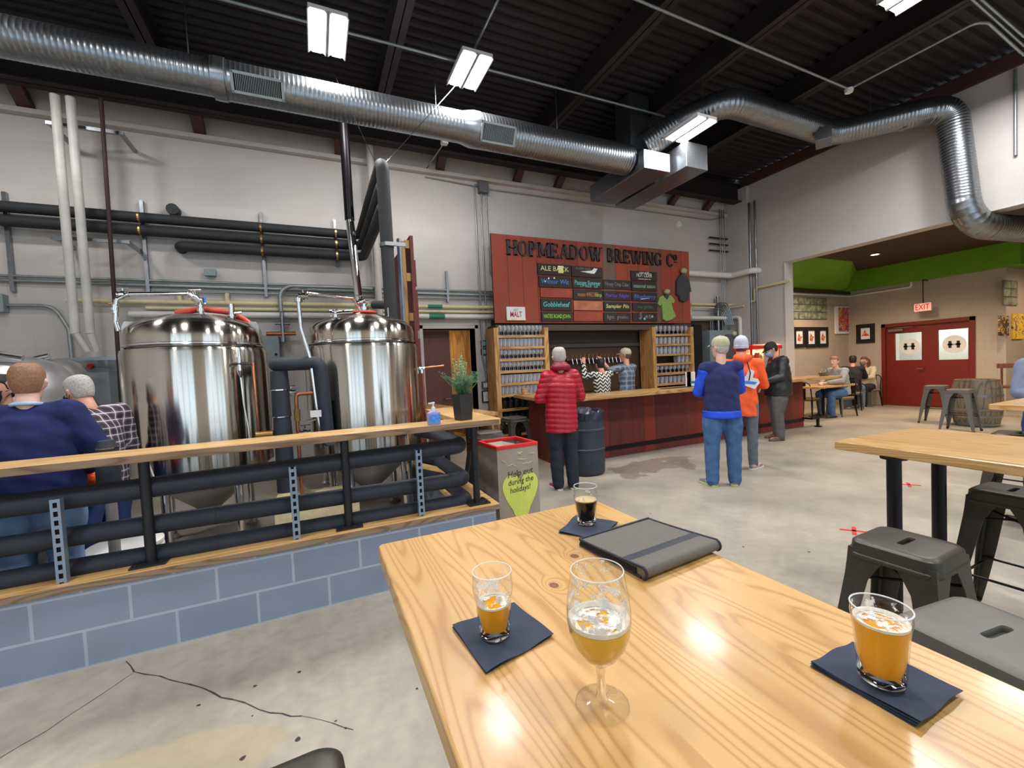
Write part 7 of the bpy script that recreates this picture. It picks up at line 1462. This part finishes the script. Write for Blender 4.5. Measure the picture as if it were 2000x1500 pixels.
    # garments
    tw = topw; mb = MB(); hemz = hem*s
    dwn = (P-W).normalized() if (P-W).length > 0 else Vector((0, 0, -1)); hemP = P+dwn*max(0.0, (P.z-hemz)) if P.z > hemz else P
    ref = (J['shR']-J['shL']).normalized()
    chain(mb, [hemP+dwn*.0, P, W, C_, C_.lerp(Nk, .55), C_.lerp(Nk, .85)], [(.176*s*tw*(.5+.5*B), .126*s*tw*B), (.178*s*tw*(.5+.5*B), .13*s*tw*B), (.165*s*tw*(.5+.5*B), .126*s*tw*B), (.185*s*tw, .13*s*tw), (.135*s*tw, .1*s*tw), (.066*s, .062*s)], ref=ref, n=20, cap='flat')
    slv = MB() if sleeve_mat else mb
    for a in 'LR':
        chain(mb, [C_.lerp(Nk, .5), J['sh'+a]], [.085*s, (.07 if not sleeve_mat else .074)*s*tw])
        end = J['el'+a].lerp(J['wr'+a], .93) if sleeves == 'long' else (J['el'+a].lerp(J['wr'+a], .2) if sleeves == 'roll' else J['sh'+a].lerp(J['el'+a], .6))
        if sleeves == 'short': chain(slv, [J['sh'+a], end], [.068*s*tw, .06*s*tw])
        else: chain(slv, [J['sh'+a].lerp(J['el'+a], .12 if sleeve_mat else 0), J['sh'+a].lerp(J['el'+a], .45), J['el'+a]], [.07*s*tw, .062*s*tw, .054*s*tw]); chain(slv, [J['el'+a], J['el'+a].lerp(end, .5), end], [.054*s*tw, .049*s*tw, .037*s*tw])
    if hood: chain(mb, [Nk+Vector((-.07*s, -.05*s, .02*s)), Nk+Vector((0, -.1*s, .0)), Nk+Vector((.07*s, -.05*s, .02*s))], [.045*s, .055*s, .045*s])
    fold = lambda c: .0035*math.sin(c.z*46+c.x*22)*math.sin(c.y*30+c.z*11)+.002*math.sin(c.x*60+c.z*25)
    if top == 'puffer_red': fold = lambda c: .011*abs(math.sin((c.z+.012*math.sin(c.x*9))*PI/.062))**.6-.004+.002*math.sin(c.x*55)
    rm(mb.build('jacket' if tw > 1.05 else 'top', t, mat=top, world=False), .0095*s, 5, fold)
    if sleeve_mat: rm(slv.build('sleeves', t, mat=sleeve_mat, world=False), .0095*s, 4, fold)
    mb = MB(); bw = 1.28 if bottom != 'legging_grey' else 1.0
    chain(mb, [W.lerp(P, .6), P, P-(W-P)*.4], [(.142*s, .105*s), (.165*s, .122*s), (.13*s, .11*s)], ref=ref, n=18)
    for a in 'LR':
        chain(mb, [J['hip'+a], J['hip'+a].lerp(J['knee'+a], .45), J['knee'+a]], [.1*s*B, .089*s*bw*B, .068*s*bw]); chain(mb, [J['knee'+a], J['knee'+a].lerp(J['ank'+a], .4), J['ank'+a]+(J['ank'+a]-J['knee'+a]).normalized()*.02*s], [.068*s*bw, .065*s*bw, .058*s*bw])
    rm(mb.build('trousers', t, mat=bottom, world=False), .0095*s, 4, lambda c: .0028*math.sin(c.z*34+c.x*30)*math.sin(c.y*26+c.z*17))
    for a in 'LR':
        k_, to = J['ank'+a], J['toe'+a]; d = Vector((to.x-k_.x, to.y-k_.y, 0)).normalized(); sd = Vector((-d.y, d.x, 0)); h0 = k_.z-.085*s; base = Vector((k_.x, k_.y, 0))-d*.06*s
        rings = []; sole = []
        for u, w_, hh in ((-.005, .02, .05), (.015, .034, .085), (.06, .038, .1), (.11, .038, .088), (.165, .044, .06), (.22, .043, .045), (.26, .03, .034), (.275, .012, .024)):
            c0 = base+d*u*s; rings.append([c0+sd*(w_*s*math.cos(2*PI*k/14))+Vector((0, 0, h0+.02*s+max(0, hh*s*math.sin(2*PI*k/14))*.85)) for k in range(14)]); sole.append([c0+sd*(w_+.004)*s*x+Vector((0, 0, h0+z*s)) for x, z in ((-1, 0.001), (1, 0.001), (1, .026), (-1, .026))])
        sh = MB().loft(rings).build('shoe', t, smooth='auto', mat=shoes[0], world=False); MB().loft(sole).build('sole', sh, mat=shoes[1], world=False, bevel=.003)
    return t, J, s, hp
# man in the red puffer jacket, arms folded, facing the bar
q = at(1096, 962, Z=0)
t, J, s, hp = person('man in a red puffer jacket and navy trousers facing the bar with folded arms', (2.70, 4.5, 0), -.2, 1.73, dict(shL=(-.172, -.01, 1.41), shR=(.172, -.01, 1.41), elL=(-.27, .02, 1.14), elR=(.28, .03, 1.14), wrL=(.06, .2, 1.12), wrR=(-.06, .18, 1.16), ankL=(-.09, -.03, .085), ankR=(.1, -.05, .085), kneeL=(-.09, .01, .5), kneeR=(.1, 0, .5), toeL=(-.12, .14, .03), toeR=(.14, .1, .03)), top='puffer_red', bottom='trouser_navy', hair='hair_grey', skin='skin_pale', topw=1.14, hem=.72, shoes=('shoe_red', 'sole_white'), build=1.0, head_turn=0)
rm(MB().tube(arc(J['neck']+Vector((0, -.01, .03)), .085, 0, 2*PI, 20, (1, 0, .0), (0, 1, -.1)), .042, 12).tube(arc(J['neck']+Vector((0, -.0, .075)), .068, 0, 2*PI, 20, (1, 0, .0), (0, 1, -.05)), .026, 12).build('hood_collar', t, mat='hood_red', world=False), .01, 3)
# man in the navy fleece vest over a bright blue shirt
person('man in navy vest over bright blue shirt, khaki cap and jeans, back turned', (4.32, 3.55, 0), -.6, 1.75, dict(shL=(-.168, -.01, 1.41), shR=(.168, -.01, 1.41), elL=(-.25, .05, 1.12), elR=(.24, .1, 1.13), wrL=(-.13, .27, 1.08), wrR=(.12, .28, 1.1), ankL=(-.13, -.02, .085), ankR=(.13, .02, .085), kneeL=(-.12, 0, .5), kneeR=(.13, .02, .5), toeL=(-.2, .13, .03), toeR=(.2, .16, .03)), top='fleece_navy', bottom='jean_blue', hair='hair_grey', cap=('cap', 'cap_khaki', False), sleeve_mat='shirt_blue', topw=1.13, hem=.86, shoes=('shoe_grey', 'sole_lime'), build=1.06, head_turn=.6, skin='skin_pale')
vb = [o for o in bpy.data.objects if o.get('label', '').startswith('man in navy vest')][0]
b = MB(); b.tube([(0, 0, .815), (0, 0, .9)], [(.215, .168), (.212, .16)], 28, 'flat', (1, 0, 0)); rm(b.build('shirt_hem', vb, mat='shirt_blue', world=False), .01, 2)
# person in the orange hoodie
t, J, s, hp = person('person in orange hoodie and pale knit hat behind the vest man', (5.18, 3.93, 0), -.75, 1.77, dict(elL=(-.25, .05, 1.12), elR=(.27, .02, 1.12), wrL=(-.1, .25, 1.1), wrR=(.12, .26, 1.12), ankR=(.11, -.0, .085), toeR=(.22, .14, .03)), top='hoodie_orange', bottom='legging_grey', hair='hair_brown', cap=('hat', 'cap_grey', False), hood=True, topw=1.05, hem=.72, shoes=('shoe_grey', 'sole_white'), skin='skin_pale')
b = MB(); b.mat('paper').prism([(-.02, .02), (.1, -.03), (.16, .05), (.14, .1), (.08, .12), (.1, .2), (.04, .24), (.0, .14), (-.1, .12), (-.09, .03)], -.172, -.166, 'XZ'); b.mat('ink_blue').prism([(-.07, .05), (.1, .03), (.13, .06), (.0, .08)], -.176, -.172, 'XZ'); bd = b.build('back_print', t, world=False); bd.location = (.02, .018, 1.12)
MB().tube([(.04, -.15, 1.45), (.07, -.17, 1.3), (.05, -.18, 1.2)], .007, 6).build('hood_cord', t, mat='cap_black', world=False)
# man in the black leather jacket, looking down
person('man in black leather jacket and blue mask looking down at the bar', (7.5, 4.98, 0), 1.0, 1.76, dict(head=(0, .1, 1.62), neck=(0, .03, 1.475), chest=(0, .0, 1.3), elL=(-.26, .05, 1.13), elR=(.24, -.02, 1.12), wrL=(-.16, .3, 1.06), wrR=(.2, .17, .96), ankL=(-.12, .03, .085), ankR=(.12, -.03, .085), kneeL=(-.12, .06, .5), toeL=(-.16, .2, .03), toeR=(.14, .14, .03)), top='jacket_black', bottom='trouser_grey', hair='hair_dark', cap=('cap', 'cap_black', False), mask='mask_blue', topw=1.34, hem=.8, head_tilt=(-.5, 0), shoes=('shoe_brown', 'shoe_brown'), build=1.22)
# bartenders
q1 = at(1172, 700, Y=6.3)
person('woman bartender in a black and white zigzag knit reaching up to the taps', (q1.x+.02, 6.3, 0), -.1, 1.62, dict(elL=(-.32, .1, 1.4), wrL=(-.27, .2, 1.66), elR=(.3, .15, 1.42), wrR=(.3, .3, 1.55), shL=(-.17, 0, 1.43), shR=(.17, 0, 1.43), head=(0, .05, 1.62)), top='zigzag_knit', bottom='shirt_black', hair='hair_dark', topw=1.0, hem=.85, shoes=('shoe_dark', 'shoe_dark'))
q2 = at(1222, 700, Y=6.3)
person('man bartender in a blue grey plaid shirt and pale cap pouring at the taps', (q2.x+.08, 6.4, 0), .2, 1.76, dict(elL=(-.3, .14, 1.38), wrL=(-.3, .3, 1.56), elR=(.27, .1, 1.2), wrR=(.18, .32, 1.3)), top='plaid_blue', bottom='trouser_navy', hair='hair_brown', cap=('cap', 'cap_khaki', False), topw=1.06, hem=.85, sleeves='roll', shoes=('shoe_dark', 'shoe_dark'), head_turn=.5)
# people at the left behind the rail
q = at(52, 760, Y=3.75)
t, J, s, hp = person('man in a navy sweater with short fair hair, back to camera, behind the rail', (at(52, 760, Y=3.6).x, 3.6, 0), .12, 1.70, dict(head=(.0, .03, 1.62), elL=(-.33, .0, 1.12), elR=(.33, .0, 1.12), wrL=(-.2, .22, 1.0), wrR=(.2, .2, 1.0)), top='sweater_navy', bottom='jean_light', hair='hair_sandy', topw=1.27, hem=.86, build=1.15, skin='skin_pale')
rm(MB().tube(arc(J['neck']+Vector((0, -.005, .0)), .062, 0, 2*PI, 20, (1, 0, .0), (0, 1, -.15)), .013, 12).build('shirt_collar', t, mat='collar_blue', world=False), .008, 2)
person('grey haired man in a dark plaid shirt and black mask looking down behind the rail', (at(178, 760, Y=4.15).x, 4.15, 0), .95, 1.64, dict(head=(0, .12, 1.6), neck=(0, .04, 1.46), elL=(-.27, .05, 1.12), elR=(.26, 0, 1.1), wrL=(-.1, .28, 1.1), wrR=(.15, .22, .98), chest=(0, .02, 1.3)), top='plaid_dark', bottom='jean_dark', hair='hair_grey', mask='mask_black', topw=1.12, hem=.8, head_tilt=(-.3, 0), shoes=('shoe_brown', 'shoe_brown'), build=1.05)
person('person with a black mask cut by the left edge, facing the camera', (at(2, 760, Y=4.6).x, 4.6, 0), PI-.35, 1.64, dict(), top='shirt_black', bottom='jean_dark', hair='hair_dark', mask='mask_black', topw=1.05)
# seated people in the side room
SIT = dict(pelvis=(0, 0, .56), hipL=(-.1, .02, .55), hipR=(.1, .02, .55), kneeL=(-.14, .44, .53), kneeR=(.14, .44, .53), ankL=(-.13, .42, .085), ankR=(.14, .4, .085), toeL=(-.15, .58, .03), toeR=(.16, .56, .03), waist=(0, .0, .72), chest=(0, .06, .93), neck=(0, .12, 1.11), head=(0, .17, 1.27), shL=(-.18, .09, 1.05), shR=(.18, .09, 1.05), elL=(-.24, .25, .83), elR=(.24, .25, .83), wrL=(-.05, .42, .8), wrR=(.08, .44, .8))
person('seated man in a light grey sweatshirt leaning on the small pine table', (c3.location.x, c3.location.y, 0), c3.rotation_euler.z, 1.8, dict(SIT), top='sweat_grey', bottom='jean_blue', hair='hair_sandy', topw=1.16, hem=.5, skin='skin_pale', shoes=('shoe_dark', 'shoe_dark'), build=1.05, head_turn=.3)
S2 = dict(SIT); person('seated woman in a cream cardigan with long brown hair by the wall', (c4.location.x, c4.location.y, 0), c4.rotation_euler.z, 1.72, S2, top='cardigan_cream', bottom='shirt_black', hair='hair_auburn', topw=1.1, hem=.5, long_hair=True, shoes=('shoe_brown', 'sole_white'), mask='mask_grey')
person('seated person in black with curly dark hair, back turned, beside the cream cardigan', (c5.location.x, c5.location.y, 0), -1.2, 1.78, dict(SIT), top='shirt_black', bottom='jean_light', hair='hair_dark', topw=1.12, hem=.5, shoes=('shoe_brown', 'sole_white'))
# person cut by the right edge
person('person in a blue grey top leaning on the table at the right edge', (at(2052, 800, X=6.6).x, at(2052, 800, X=6.6).y, 0), 2.2, 1.62, dict(elL=(-.28, .1, 1.12), elR=(.28, .1, 1.12), wrL=(-.15, .3, 1.06), wrR=(.15, .3, 1.06), head=(0, .15, 1.6), neck=(0, .06, 1.46)), top='shirt_steel', bottom='jean_dark', hair='hair_brown', topw=1.15, hem=.8)
